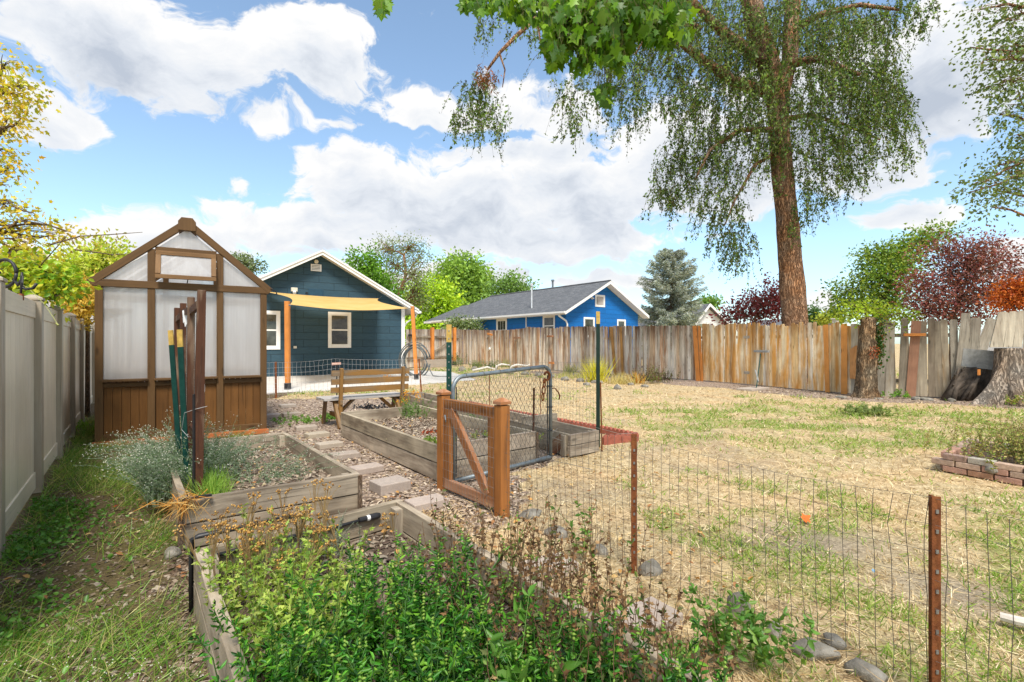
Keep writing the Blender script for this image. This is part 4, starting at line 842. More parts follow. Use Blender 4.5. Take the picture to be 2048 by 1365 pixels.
# white rail glimpsed through the gaps at the right end
p, d = fpos(1960); n = Vector((d.y, -d.x, 0)); b = MB()
for z in (1.55, 1.2, .85): b.beam(V(1955, 660, p, p + d) * 1 - n * .8 + UP * (z - V(1955, 660, p, p + d).z), fpos(2130)[0] - n * .8 + UP * z, .03, .26)
tag(b.build('white_rail_fence', M['white']), 'white rail fence seen through the gap between boards and stump', 'fence')
p, d = fpos(1950); n = Vector((d.y, -d.x, 0)); c8 = [V(x, y, p, p + d) + n * .30 for x, y in ((1919, 697), (1991, 703), (1985, 740), (1914, 732))]
b = MB(); b.prism(c8[::-1], n * -.02); tag(b.build('plywood_sheet', M['greyboard']), 'tilted grey plywood rectangle hung on the boards left of the stump', 'board')
def tee(px, py, wpx, label, mat, name='fence_shelf', off=.10, h=.05, tilt=0):
    p, d = fpos(px); n = Vector((d.y, -d.x, 0)); c = V(px, py, p, p + d) + n * off; L = wpx / FPX * p.y * 1.15; b = MB()
    b.beam(c - d * L / 2 - UP * tilt, c + d * L / 2 + UP * tilt, .09, h); return tag(b.build(name, mat, bevel=.004), label, 'board', 'short boards nailed across the back fence')
tee(1826, 670, 30, 'orange-brown short board nailed across the brown picket right of the ivy post', M['orange'], off=.12, h=.07)
tee(1531, 703, 30, 'grey short board nailed high on the orange stained fence above the stick', M['greyboard'], off=.16, h=.07)
tee(983, 669, 15, 'orange-brown short board nailed on the fence farthest to the left', M['orange'], off=.12, h=.10, tilt=-.04)
tee(1038, 676, 18, 'grey-brown short board on the fence between the two orange ones', M['pickbrown'], off=.12, h=.10)
tee(1104, 673, 15, 'pale orange short board high on the fence below the blue house window', M['cedarlight'], off=.12, h=.09)
tee(1106, 726, 12, 'small orange-brown block low on the fence near the ground', M['orange'], off=.10, h=.10)
def prop(px0, py0, px1, py1, label, mat, r=.05, o0=.15, o1=.9):
    p, d = fpos(px0); n = Vector((d.y, -d.x, 0)); a = V(px0, py0, p, p + d) + n * o0; e = T(px1, py1, .02); b = MB(); b.beam(a, e, r, r * .6, up=n); return tag(b.build('fence_prop', mat), label, 'prop', 'props leaning on the back fence')
prop(982, 673, 936, 724, 'thin pale pole leaning from the leftmost orange board down to the ground', M['bed'], .05)
prop(1037, 680, 998, 724, 'thin pale pole leaning from the grey-brown board down to the ground', M['bed'], .04)
prop(984, 697, 957, 725, 'thick short pale timber leaning low on the fence beside the thin poles', M['white'], .13)
prop(917, 691, 884, 726, 'orange timber leaning on the orange corner post', M['orange'], .16)
# grey gate and short fence between the two houses
def side_gate():
    A = T(820, 736); B_ = T(915, 736); A = Vector((A.x, 26.6, 0)); B_ = Vector(((917 - CX) / FPX * 31.5, 31.5, 0)); d = (B_ - A).normalized(); n = Vector((d.y, -d.x, 0))
    root = empty('side_gate', A, 'grey board gate with orange posts between navy house and back fence', 'gate'); b = MB(); L = (B_ - A).length; x = 0
    top = lambda x: CAMH + (HZ - 659) / FPX * (A + d * x).y
    while x < L:
        s = rnd(.85, 1.05); b.col = (s, s, s); q = A + d * x; b.prism([q + UP * .05, q + d * .14 + UP * .05, q + d * .14 + UP * (top(x) + rnd(-.01, .01)), q + UP * (top(x) + rnd(-.01, .01))], n * -.02); x += .146
    b.build('pickets', M['pickgrey'], root)
    b = MB()
    for z in (.55, 1.72): b.beam(A + n * .05 + UP * z, B_ + n * .05 + UP * z, .05, .10)
    b.beam(V(865, 704, A, B_) + n * .08, V(897, 684, A, B_) + n * .08, .05, .1); b.build('rails', M['bed'], root)
    for px in (860.5, 905):
        p = V(px, 700, A, B_); p.z = 0; b = MB(); b.box(p + n * .14 + UP * (top((p - A).length) / 2 + .08), (.17, .17, top((p - A).length) + .05)); o = b.build('post', M['orange'], root)
        b = MB(); b.box(p + n * .14 + UP * .12, (.19, .19, .22)); b.build('post_base', M['black'], o)
    for py in (671, 691): b = MB(); b.beam(V(814, py, A, B_) + n * .1, V(822, py, A, B_) + n * .1, .05, .11); b.build('hinge', M['black'], root)
side_gate()
p = T(884, 734); b = MB(); b.box(Vector((p.x - .3, 28.2, .22)), (1.5, .3, .42)); tag(b.build('block_wall', M['paver']), 'row of grey concrete blocks at the foot of the side gate', 'blocks')

# ------------------------------------------------------------------ raised beds
def bed(name, label, C, top, planks, tone=1.0, th=.045, soil=.16, posts=(), nosoilmat=None, gap=0.008, ends='nfrl', corners=()):
    """C: near-left, near-right, far-right, far-left at the outside of the top"""
    C = [Vector((p[0], p[1], 0)) for p in C]; root = empty(name, C[0], label, 'raised bed'); cen = sum(C, Vector()) / 4
    h = top / planks
    for (i, j, k) in ((0, 1, 'n'), (1, 2, 'r'), (2, 3, 'f'), (3, 0, 'l')):
        if k not in ends: continue
        a, e = C[i], C[j]; d = (e - a).normalized(); n = Vector((-d.y, d.x, 0)); n = n if n.dot(cen - a) > 0 else -n
        if k in 'nf': a = a - d * .0; e = e + d * .0
        else: a = a + d * th; e = e - d * th
        for q in range(planks):
            b = MB(); s = rnd(.88, 1.1) * tone; b.col = (s, s * rnd(.97, 1.0), s * rnd(.93, 1)); z = h * (q + .5); jx = rnd(-.004, .004)
            b.beam(a + n * (th / 2 + jx) + UP * z, e + n * (th / 2 + jx) + UP * z, th, h - gap); b.build('plank', M['bed'], root, bevel=.004)
    for i in range(4):
        p = C[i] + (cen - C[i]).normalized() * .12; b = MB(); b.box(p + UP * (top / 2 - .012), (.085, .085, top - .02)); b.build('corner_post', M['bed'], root, bevel=.004)
    for i in corners:
        b = MB(); p = C[i] + (C[i] - cen).normalized() * .004; b.box(p + UP * (top / 2 - .01), (.032, .032, top - .015)); b.build('corner_bracket', M['barkfine'], root, bevel=.004)
    b = MB(); I = [p + (cen - p).normalized() * .045 for p in C]; n = 14; g = []
    for a in range(n + 1):
        for c in range(n + 1):
            u, v = a / n, c / n; p = (I[0] * (1 - u) + I[1] * u) * (1 - v) + (I[3] * (1 - u) + I[2] * u) * v; g.append(Vector((p.x, p.y, soil + (fbm(np.array([p.x]), np.array([p.y]), 3, 8)[0] - .5) * .05)))
    for a in range(n):
        for c in range(n): i = a * (n + 1) + c; b.face([g[i], g[i + n + 1], g[i + n + 2], g[i + 1]])
    b.build('soil', nosoilmat or M['soil'], root, smooth=True); return root
bed('raised_bed', 'grey timber raised bed with silvery herbs right in front of the greenhouse', B1, .33, 2, tone=.82, soil=.19, corners=(0, 1))
bed('raised_bed', 'long grey timber raised bed between the stepping stone path and the metal gate', B2, .36, 2, tone=1.12, soil=.20, gap=.012, corners=(1,))
bed('raised_bed', 'nearest grey timber raised bed full of green and dried plants', B3, .33, 2, tone=.9, soil=.15, nosoilmat=M['darksoil'])
r4 = bed('raised_bed', 'narrow grey timber raised bed beside the red scalloped edging', B4, .27, 2, soil=.13)
b = MB(); e0 = T(1045, 849, .25); e1 = e0 + BD * .62; b.beam(e0, e1, .04, .2); b.build('divider', M['bed'], r4)
p = T(1140, 905, .1); b = MB(); b.beam(Vector(B4[0]) + AD * .12 + UP * -.06, Vector(B4[0]) - BD * .08 + AD * .3 - UP * .25, .02, .14); b.build('split_board', M['trellis'], r4)
# red scalloped edging
def edging():
    pts = [T(1208, 890, 0), T(1283, 882, 0), T(1205, 866, 0), T(1100, 845, 0), T(1022, 830, 0)]; pts = [T(1208, 889), Vector((1.76, 6.92, 0)), Vector((1.35, 7.55, 0)), Vector((.2, 9.05, 0)), Vector((-.9, 10.7, 0))]
    root = empty('scalloped_edging', pts[0], 'red concrete scalloped edging around the narrow bed', 'edging'); prev = None; n_ = 0
    for a, e in zip(pts[:-1], pts[1:]):
        d = (e - a); L = d.length; d.normalize(); n = Vector((-d.y, d.x, 0)); k = max(1, round(L / .29)); s = L / k
        for i in range(k):
            b = MB(); p = a + d * (s * i); poly = [p - UP * .03, p + d * (s - .006) - UP * .03]; m_ = 12
            for j in range(m_ + 1): t = j / m_; poly.append(p + d * ((s - .006) * (1 - t)) + UP * (.085 + .035 * abs(math.sin(t * math.pi * 3)) ** .8))
            b.prism(poly, n * .045); b.build('scallop_block', M['terracotta'], root, bevel=.006)
edging()
# black irrigation pipe in the nearest bed
b = MB(); a = T(440, 1098, .26) + AD * -.0; a = Vector(B3[3]) + BD * .2 - AD * .07 + UP * -.03; e = Vector(B3[2]) - BD * .14 - AD * .075 - UP * .035
a = B3[3] + (B3[2] - B3[3]) * .05 - AD * .06 - UP * .04; e = B3[3] + (B3[2] - B3[3]) * .86 - AD * .06 - UP * .055
b.tube([a, a * .7 + e * .3 + UP * .006, a * .3 + e * .7 - UP * .006, e], .0095, 10); pr = b.build('irrigation_pipe', M['black'], smooth=True); tag(pr, 'black irrigation pipe along the far wall of the nearest raised bed', 'pipe')
b = MB(); d = (e - a).normalized(); b.tube([e - d * .14, e - d * .09], .016, 10); b.tube([e - d * .07, e - d * .02, e], [.02, .02, .014], 10); b.build('fitting', M['black'], pr)
b = MB(); b.tube([e - d * .09, e - d * .07], .017, 10); b.build('collar', M['white'], pr)
a = T(383, 1222) + UP * .0; b = MB(); b.tube([a - UP * .0, a + UP * .36, a + UP * .37 + BD * .03, a + BD * .5 + UP * .375 ], .013, 10); tag(b.build('irrigation_riser', M['black'], smooth=True), 'black upright irrigation pipe between the two left beds', 'pipe')
b = MB(); b.beam(T(367, 1000, .345) + BD * -.02, T(423, 990, .345), .03, .012); tag(b.build('black_strip', M['black']), 'flat black pipe end lying on the corner of the bed below the trellis', 'pipe')

# ------------------------------------------------------------------ stepping stones
pav = [(541, 832), (583, 829), (612, 856), (634, 870), (658, 890), (689, 911), (733, 938), (780, 970), (853, 1006), (1096, 1136), (1291, 1240), (575, 812)]
PL = ['small paver half hidden beside the greenhouse corner', 'paver left of the bench legs, second from the greenhouse', 'paver with green weeds on its far side near the bench', 'fourth paver of the path, by the far end of the long bed', 'fifth paver of the path halfway along the long bed', 'sixth paver of the path beside the herb bed', 'seventh paver touching the corner of the herb bed', 'raised thick paver on its own in front of the wooden gate', 'paver just behind the corner of the nearest bed', 'paver among dried stalks beyond the nearest bed', 'nearest paver in straw beside the bed wall', 'farthest thin paver near the shade sail post']
for k, (a, c) in enumerate(pav):
    hh = .075 if k == 7 else .045; p = T(a, c, hh * .6); b = MB(); s = rnd(.9, 1.1); b.col = (s, s * rnd(.96, 1.02), s * rnd(.93, 1.03)); yaw = rnd(-.10, .10) + (0.15 if k == 7 else 0)
    dx = Vector((BD.x * math.cos(yaw) - BD.y * math.sin(yaw), BD.x * math.sin(yaw) + BD.y * math.cos(yaw), 0)); dy = Vector((-dx.y, dx.x, 0))
    b.box(Vector((p.x, p.y, hh / 2 + .004)), (.31 if k != 7 else .30, .20 if k != 7 else .25, hh + .02), dx, dy)
    tag(b.build('stepping_stone', M['paver'], bevel=.008), PL[k], 'paver', 'stepping stones of the garden path')

# ------------------------------------------------------------------ wire mesh helper
def mesh_fence(name, label, pts, tops, sp=.055, hs=.10, r=.0014, mat='wire', sag=.02, wob=.006, z0=.02, group=None, cat='wire fence', hr=.8):
    nb_ = NB(); pts = [Vector((p[0], p[1], 0)) for p in pts]; V0, V1 = [], []
    allv = []; root = None; zs_all = []
    for (a, e, ta, te) in zip(pts[:-1], pts[1:], tops[:-1], tops[1:]):
        L = (e - a).length; d = (e - a).normalized(); n = Vector((-d.y, d.x, 0)); k = int(L / sp); ts = (np.arange(k) + .5) / k
        top = ta * (1 - ts) + te * ts - sag * np.sin(ts * np.pi); K = 7
        base = np.array([[a.x, a.y]]) + ts[:, None] * np.array([[e.x - a.x, e.y - a.y]])
        f = np.linspace(0, 1, K); Pn = np.zeros((k, K, 3)); zz = z0 + f[None] * (top[:, None] - z0)
        wa = (fbm(ts[:, None] * L * 3 + zz * 5, zz * 4 + ts[:, None] * 2, 1.3, 5) - .5) * wob * 5; wb = (fbm(ts[:, None] * L * 1.2, zz * 2 + 9, 1.1, 8) - .5) * wob * 9
        Pn[..., 0] = base[:, None, 0] + d.x * wa + n.x * wb; Pn[..., 1] = base[:, None, 1] + d.y * wa + n.y * wb; Pn[..., 2] = zz
        nb_.tubes(Pn, r, (1, 1, 1))
        H = min(ta, te); zr = np.arange(0, int((max(ta, te) - z0) / hs) + 1); K2 = max(3, int(L / .22)); f2 = np.linspace(0, 1, K2); topl = ta * (1 - f2) + te * f2 - sag * np.sin(f2 * np.pi)
        rows = []
        for q in zr:
            z_ = topl - q * hs
            if z_.min() < .01: continue
            Q = np.zeros((K2, 3)); w2 = (fbm(f2 * L * 1.2, z_ * 2 + 9, 1.1, 8) - .5) * wob * 9
            Q[:, 0] = a.x + f2 * (e.x - a.x) + n.x * w2; Q[:, 1] = a.y + f2 * (e.y - a.y) + n.y * w2; Q[:, 2] = z_ + (fbm(f2 * L * 2, z_ * 3, 1, 3) - .5) * wob * 3; rows.append(Q)
        nb_.tubes(np.array(rows), r * hr, (1, 1, 1))
    o = nb_.build(name, M[mat], org=pts[0]); return tag(o, label, cat, group)
def tpost(px, pyb, ztop, label, mat, px_top=None, cap=0, hole=True, name='fence_stake', wd=.035, group=None, gz=0.0, base=None, lean=None):
    g = base or T(px, pyb); t = Vector((g.x, g.y, ztop)) + (lean or Vector((0, 0, 0))); root = empty(name, g, label, 'stake', group); d = (t - g).normalized(); b = MB(); x = Vector((1, .0, 0)); y = Vector((0, 1, 0)); tz = 1 - (cap / (t - g).length if cap else 0); m_ = g + (t - g) * tz
    for (p, q, mt, nm) in ((g - UP * .05, m_, mat, 'shaft'),) + (((m_, t, 'yellow', 'painted_tip'),) if cap else ()):
        b = MB(); b.beam(p, q, wd, .006, up=y); b.beam(p + y * (wd * .42 + .003), q + y * (wd * .42 + .003), .006, wd * .84, up=y); o = b.build(nm, M[mt], root, bevel=.001)
    if hole:
        b = MB(); z = .12; L = (t - g).length
        while z < L - .03: p = g + d * z - y * .0045; b.beam(p - UP * .007, p + UP * .007, .010, .006, up=y); z += .075
        b.build('studs', M['yellow' if False else 'wire'] if hole == 1 else M['rust'], root)
    return root
# wooden gate -------------------------------------------------------
def wooden_gate():
    A = T(887, 979); B_ = T(1004, 1031); d = (B_ - A).normalized(); n = Vector((-d.y, d.x, 0)); n = n if n.y < 0 else -n; L = (B_ - A).length
    root = empty('garden_gate', A, 'low orange-brown wooden garden gate with capped posts and wire mesh', 'gate')
    for p, h in ((A, .90), (B_, .895)):
        b = MB(); b.box(p + UP * (h / 2 - .03), (.09, .09, h + .06 - .06), d, n); po = b.build('gate_post', M['cedar'], root, bevel=.005)
        b = MB(); b.box(p + UP * (h - .012), (.105, .105, .022), d, n); e = .0525; b.hexa([p + UP * h + d * (i * e) + n * (j * e) for i, j in ((-1, -1), (1, -1), (1, 1), (-1, 1))] + [p + UP * (h + .028) + d * (i * .012) + n * (j * .012) for i, j in ((-1, -1), (1, -1), (1, 1), (-1, 1))]); b.build('post_cap', M['cedarlight'], po, bevel=.002)
    a = A + d * .062; e = B_ - d * .062; w = lambda u, z, o=0: a + d * u + UP * z + n * o; Lg = (e - a).length; off = .01
    b = MB(); b.beam(w(0, .80, off), w(Lg, .80, off), .04, .09); b.build('top_rail', M['cedar'], root, bevel=.004)
    b = MB(); b.beam(w(0, .075, off), w(Lg, .075, off), .04, .09); b.build('bottom_rail', M['cedarlight'], root, bevel=.004)
    for u in (.045, Lg - .045): b = MB(); b.beam(w(u, .12, off), w(u, .755, off), .04, .09, up=d); b.build('stile', M['cedar'], root, bevel=.004)
    b = MB(); b.beam(w(.10, .75, off + .004), w(Lg - .10, .12, off + .004), .04, .085); b.build('brace', M['cedarlight'], root, bevel=.004)
    nb_ = NB(); us = np.linspace(-.04, Lg + .09, 21); zs = np.linspace(.05, .84, 11)
    G = lambda u, z: np.array(w(u, z, off + .03))
    nb_.tubes(np.array([[G(u, .04), G(u + .002, .4), G(u, .84)] for u in us]), .0013, (1, 1, 1)); nb_.tubes(np.array([[G(-.05, z), G(Lg / 2, z + .002), G(Lg + .1, z)] for z in zs]), .0013, (1, 1, 1)); nb_.build('wire_mesh', M['wire'], root)
    b = MB(); b.tube([w(.03, .70, .04), w(.06, .66, .05), w(.055, .64, .045)], .006, 6); b.build('latch', M['galv'], root)
    return A, B_, d
GA, GB, GD = wooden_gate()
# chain link gate ---------------------------------------------------
def chain_gate():
    A = Vector(((906 - CX) / FPX * 4.72, 4.72, 0)); Bq = T(1101, 922); d = (Bq - A).normalized(); n = Vector((d.y, -d.x, 0)); L = (Bq - A).length
    root = empty('chain_link_gate', A, 'grey round-cornered metal tube gate with chain link mesh', 'gate'); w = lambda u, z, o=0: A + d * u + UP * z + n * o
    zt = lambda u: 1.035 + .05 * u / L; rc = .13; pts = []
    pts.append(w(0, .05)); pts.append(w(0, zt(0) - rc))
    for k in range(1, 7): t = k / 7 * math.pi / 2; pts.append(w(rc * (1 - math.cos(t)), zt(0) - rc + rc * math.sin(t)))
    for k in range(0, 8): t = k / 7 * math.pi / 2; pts.append(w(L - rc + rc * math.sin(t), zt(L) - rc + rc * math.cos(t)))
    pts += [w(L, .05)]; b = MB(); b.tube(pts, .021, 12); b.build('frame', M['galv'], root, smooth=True)
    b = MB(); b.tube([w(-.0, .045), w(L, .045)], .022, 12); b.build('bottom_tube', M['galv'], root, smooth=True)
    b = MB(); b.tube([w(L - .055, .08), w(L - .055, zt(L) - .1)], .007, 6); b.build('tension_bar', M['black'], root); b = MB(); b.tube([w(.04, .08), w(.04, zt(0) - .1)], .006, 6); b.build('tension_bar', M['black'], root)
    b = MB()
    for z in (.35, .62, .86):
        c = w(L, z); b.tube([c + d * .03, c + n * .028, c - d * .07, c - n * .028, c + d * .03], .006, 6)
    b.build('band', M['black'], root)
    # diagonal wires
    s = .062; h = 1.0; N0 = int((L + h) / s) + 2; lines = []; lines2 = []
    for k in range(-1, N0 + 12):
        pa, pb = [], []
        u0 = k * s
        for q in range(0, 19):
            z = .05 + q * (h + .0) / 18
            for sg, lst in ((1, pa), (-1, pb)):
                u = u0 - sg * (z - .05) * .62 if sg > 0 else u0 - h * .62 + (z - .05) * .62
                lst.append((u, z, .004 * (1 if q % 2 else -1) * sg))
        for lst in (pa, pb):
            lst = [(u, z, o) for u, z, o in lst if .02 < u < L - .03 and z < zt(u) - .02 - (.07 if u < .1 or u > L - .1 else 0)]
            if len(lst) > 2: lines.append([w(*t) for t in lst])
    b = MB()
    for l in lines: b.tube(l, .0019, 3, cap=False)
    b.build('chain_link', M['wiredark'], root)
    b = MB(); 
    for u in np.arange(.15, L - .1, .23): c = w(u, zt(u)); b.tube([c + UP * .024 + n * .01, c + n * .026, c - UP * .026, c - n * .026, c + UP * .024], .003, 5)
    b.tube([w(.5, zt(.5) + .02), w(.47, zt(.5) + .06, .02), w(.455, zt(.5) + .08, .02)], .003, 4); b.build('tie_wire', M['wiredark'], root)
    return A, Bq, d, n, w, L, zt
CA, CB, CDr, CN, CW, CL, CZ = chain_gate()
# chain with hook hanging from the gate
def chain():
    x0 = CL - .115; c = CW(x0 + .01, .93, .035); root = empty('hook_chain', c, 'rusty hook with three chain links hanging at the metal gate', 'chain')
    b = MB(); pts = []; 
    for k in range(16): t = math.pi * .9 - k / 15 * math.pi * 1.7; pts.append(c + CDr * (.045 * math.cos(t)) + UP * (.045 * math.sin(t) + .05))
    pts.append(pts[-1] + UP * -.05 + CDr * -.02); b.tube(pts, [.012 + .004 * math.sin(i / 16 * 3.1) for i in range(len(pts))], 8); b.build('hook', M['rust'], root, smooth=True)
    z = .93
    for k in range(3):
        b = MB(); c2 = CW(x0 - .035 - .012 * k, z - .03 - k * .075, .035); ax = CDr if k % 2 == 0 else (CDr * .5 + CN * .8).normalized(); pts = [c2 + ax * (.018 * math.cos(t)) + UP * (.045 * math.sin(t)) for t in [i / 14 * 2 * math.pi for i in range(15)]]; b.tube(pts, .0075, 7, cap=False); b.build('chain_link', M['rust'], root, smooth=True)
chain()
b = MB(); c = CW(CL + .02, .83); b.tube([c, c + CDr * .06 - UP * .0, c + CDr * .12 - UP * .05, c + CDr * .15 - UP * .10, c + CDr * .135 - UP * .14], [.006, .007, .008, .009, .007], 7); tag(b.build('gate_hook', M['rust'], smooth=True), 'rusty curved latch hook sticking out right of the metal gate', 'hook')
SG = 'steel stakes of the garden fences'
tpost(898, 968, 1.53, 'dark green steel post with pale tip at the hinge of the metal gate', 'green', cap=.17, base=Vector((-.605, 4.80, 0)), wd=.05, group=SG)
tpost(1196, 898, 1.76, 'tall black-green steel post with yellow tip right of the metal gate', 'darkgreen', cap=.16, base=Vector((1.11, 6.45, 0)), wd=.05, hole=0, group=SG)
P1 = T(1268, 1145); P2 = Vector((1.59, 1.875, 0)); dP = (P2 - P1)
tpost(1268, 1145, .815, 'rusty steel stake standing in straw in the middle of the wire fence', 'rust', base=P1, wd=.034, hole=1, group=SG)
tpost(1872, 0, .775, 'nearest rusty steel stake at the bottom right of the wire fence', 'rust', base=P2, wd=.034, hole=1, group=SG)
def rod(px, pyb, pxt, pyt, label, mat='rust', r=.008, wd=None, Y=None, name='garden_stake'):
    g = T(px, pyb) if Y is None else P(px, HZ, Y); g.z = -.02; t = P(pxt, pyt, g.y); b = MB()
    b.tube([g, g * .5 + t * .5, t], r, 6) if not wd else b.beam(g, t, wd, .006, up=(0, 1, 0)); return tag(b.build(name, M[mat]), label, 'stake', 'thin stakes standing in the garden')
rod(1066, 925, 1068, 776, 'grey-brown wooden stake at the near right corner of the long bed', 'trellis', .012, name='wooden_stake')
rod(1082, 848, 1080, 752, 'thin rusty rod behind the hook of the metal gate'); rod(979, 830, 979, 748, 'thin rusty rod seen through the left half of the metal gate')
rod(1204, 903, 1201, 765, 'thin rusty rod beside the tall yellow tipped post', r=.009)
rod(843, 788, 838, 718, 'rusty stake at the right end of the far mesh fence', wd=.04); rod(552, 797, 551.5, 724, 'rusty stake of the far mesh fence beside the left sail post', wd=.05); rod(790, 745, 789, 717, 'short rusty stake in front of the navy wall', wd=.05)
for k, (x, y, t) in enumerate(((667, 792, 718),)): pass
PG2 = (1.11, 6.45); PF = T(843, 788); PFL = T(552, 797)
mesh_fence('wire_fence', 'sagging wire mesh fence in front of the lawn between the gate and bottom right', [GB + GD * .05, P1, P2, P1 + dP * 1.95], [.80, .80, .765, .74], r=.0014, wob=.008, sag=.03, mat='wiredark', hr=.7)
mesh_fence('wire_fence', 'fine wire mesh fence along the narrow bed behind the metal gate', [PG2, PF[:2]], [1.10, .93], sp=.075, hs=.12, r=.0019, mat='wire')
mesh_fence('wire_fence', 'low wire mesh fence in front of the navy house wall', [PFL - Vector((2.6, 1.2, 0)), PFL, (-4.6, 12.9), PF[:2]], [.86, .88, .95, .93], sp=.10, hs=.13, r=.0028, mat='wirelight', sag=.03, wob=.01)
b = MB(); 
for (pa) in ([T(1102, 921, .02), T(1150, 931, .08), T(1185, 940, .02)], [P(1040, 860, 5.3), P(1090, 870, 5.9), P(1130, 884, 6.0), P(1190, 902, 6.2)], [P(1190, 855, 6.4), P(1240, 868, 6.5), P(1275, 866, 6.6)], [P(1103, 868, 5.8), P(1115, 857.5, 5.9), P(1116, 857, 5.9)]): b.tube(pa, .003, 4)
tag(b.build('loose_wire', M['wire']), 'loose strands of pale wire beside the narrow bed', 'wire')

# ------------------------------------------------------------------ trellis and stakes in the left bed
def trellis():
    F = [(398, 1.77, 3.76), (382, 1.77, 4.35), (366.5, 1.77, 5.0), (354, 1.77, 5.65)]
    P_ = [Vector(((a - CX) / FPX * y, y, .15)) for a, z, y in F]; root = empty('trellis', P_[0], 'tall brown weathered wooden trellis with netting in the herb bed', 'trellis')
    for k, p in enumerate(P_):
        b = MB(); w_ = .072 if k == 0 else .06; lean = Vector((.02, 0, 0)) if k == 0 else Vector((.0, 0, 0))
        b.beam(p + lean * -.7, p + UP * (1.60) + lean, w_, .045, up=AD, w1=.055); b.build('upright', M['trellis'], root, bevel=.004)
    for z in (1.64, .62):
        b = MB()
        for a, e in zip(P_[:-1], P_[1:]): b.beam(Vector((a.x, a.y, z)) + AD * .03, Vector((e.x, e.y, z + rnd(-.02, .02))) - AD * .03, .03, .06)
        b.build('crosspiece', M['trellis'], root)
    nb_ = NB(); a = P_[0]; e = P_[-1]; L = (e - a).length; K = 24; f = np.linspace(0.02, .99, 30)
    nb_.tubes(np.array([[[a.x + (e.x - a.x) * t + .03, a.y + (e.y - a.y) * t, z] for z in (.3, 1., 1.66)] for t in f]), .0013, (1, 1, 1)); nb_.tubes(np.array([[[a.x + (e.x - a.x) * t + .03, a.y + (e.y - a.y) * t, z] for t in (0, .5, 1)] for z in np.arange(.3, 1.7, .075)]), .0013, (1, 1, 1)); nb_.build('netting', M['wire'], root)
    q = P_[1] * .4 + P_[2] * .6; b = MB(); c = Vector((q.x, q.y, 1.66)); b.face([c + Vector((-.03, 0, -.02)), c + Vector((.06, -.02, .05)), c + Vector((.05, -.02, -.06)), c + Vector((-.01, 0, -.16))]); b.face([c + Vector((-.05, .02, .0)), c + Vector((.03, .0, .02)), c + Vector((.0, .0, -.08)), c + Vector((-.04, .02, -.12))]); b.build('rag', M['white'], root)
    b = MB(); b.tube([P_[0] + UP * .68 + Vector((-.09, -.03, 0)), P_[0] + UP * .71 + Vector((0, -.04, 0)), P_[0] + UP * .73 + Vector((.08, -.03, 0))], .002, 5); b.tube([P_[0] + UP * .68 + Vector((-.09, -.03, 0)), P_[0] + UP * .55 + Vector((-.13, -.0, 0)), P_[0] + UP * .50 + Vector((-.06, -.03, 0))], .0018, 5); b.build('twine', M['wirelight'], root)
trellis()
tpost(0, 0, 1.46, 'left green steel stake with yellow tip beside the trellis', 'green', cap=.125, base=Vector((-2.785, 4.22, .1)), wd=.04, hole=0, group=SG, lean=Vector((-.1, 0, 0)))
tpost(0, 0, 1.46, 'right green steel stake with yellow tip closest to the trellis', 'green', cap=.14, base=Vector((-2.605, 4.02, .1)), wd=.042, hole=0, group=SG, lean=Vector((-.07, 0, 0)))
b = MB(); g = Vector(((387.5 - CX) / FPX * 3.72, 3.72, .1)); b.beam(g, P(388, 789, 3.72), .014, .014, up=(0, 1, 0)); tag(b.build('black_stake', M['black']), 'thin black stake tied to the nearest trellis upright', 'stake')

# ------------------------------------------------------------------ bench
def bench():
    c0 = Vector((-2.36, 8.36, 0)); root = empty('garden_bench', c0, 'weathered wooden garden bench facing the navy house', 'bench'); w = lambda u, v, z: c0 + BD * u + AD * v + UP * z; H = .64
    for k in range(3): b = MB(); b.beam(w(-H - .12, .07 + k * .155, .45), w(H, .07 + k * .155, .45), .145, .038); b.build('seat_slat', M['benchgrey'], root, bevel=.004)
    for k in range(3): b = MB(); z = .60 + k * .135; s = .02 * k; b.beam(w(-H - .03, -.035 - s, z), w(H + .02, -.035 - s, z), .035, .092); b.build('back_slat', M['bench'], root, bevel=.004)
    for u in (-.52, .54):
        b = MB(); b.beam(w(u, -.02, .14), w(u, -.10, .95), .075, .05, up=BD, w1=.06); b.build('back_upright', M['bench'], root, bevel=.004)
        b = MB(); b.beam(w(u + (-.1 if u < 0 else .06), .40, .43), w(u + (-.1 if u < 0 else .06), .52, 0), .085, .045, up=BD); b.build('leg', M['bench'], root, bevel=.004)
        b = MB(); b.beam(w(u - .05, .12, .43), w(u - .05, -.18, 0), .085, .045, up=BD); b.build('leg', M['bench'], root, bevel=.004)
        b = MB(); b.beam(w(u, -.1, .405), w(u, .5, .405), .04, .07); b.build('cross_rail', M['bench'], root, bevel=.004); b = MB(); b.beam(w(u, -.12, .18), w(u, .46, .18), .04, .07); b.build('cross_rail', M['bench'], root, bevel=.004)
        s = 1 if u < 0 else -1; b = MB(); b.beam(w(u, .2, .15), w(u + s * .3, .2, .42), .045, .075, up=AD); b.build('brace', M['bench'], root, bevel=.004)
    b = MB(); b.box(w(H - .02, -.06, .42), (.10, .10, .10)); b.build('end_block', M['bench'], root, bevel=.004)
bench()
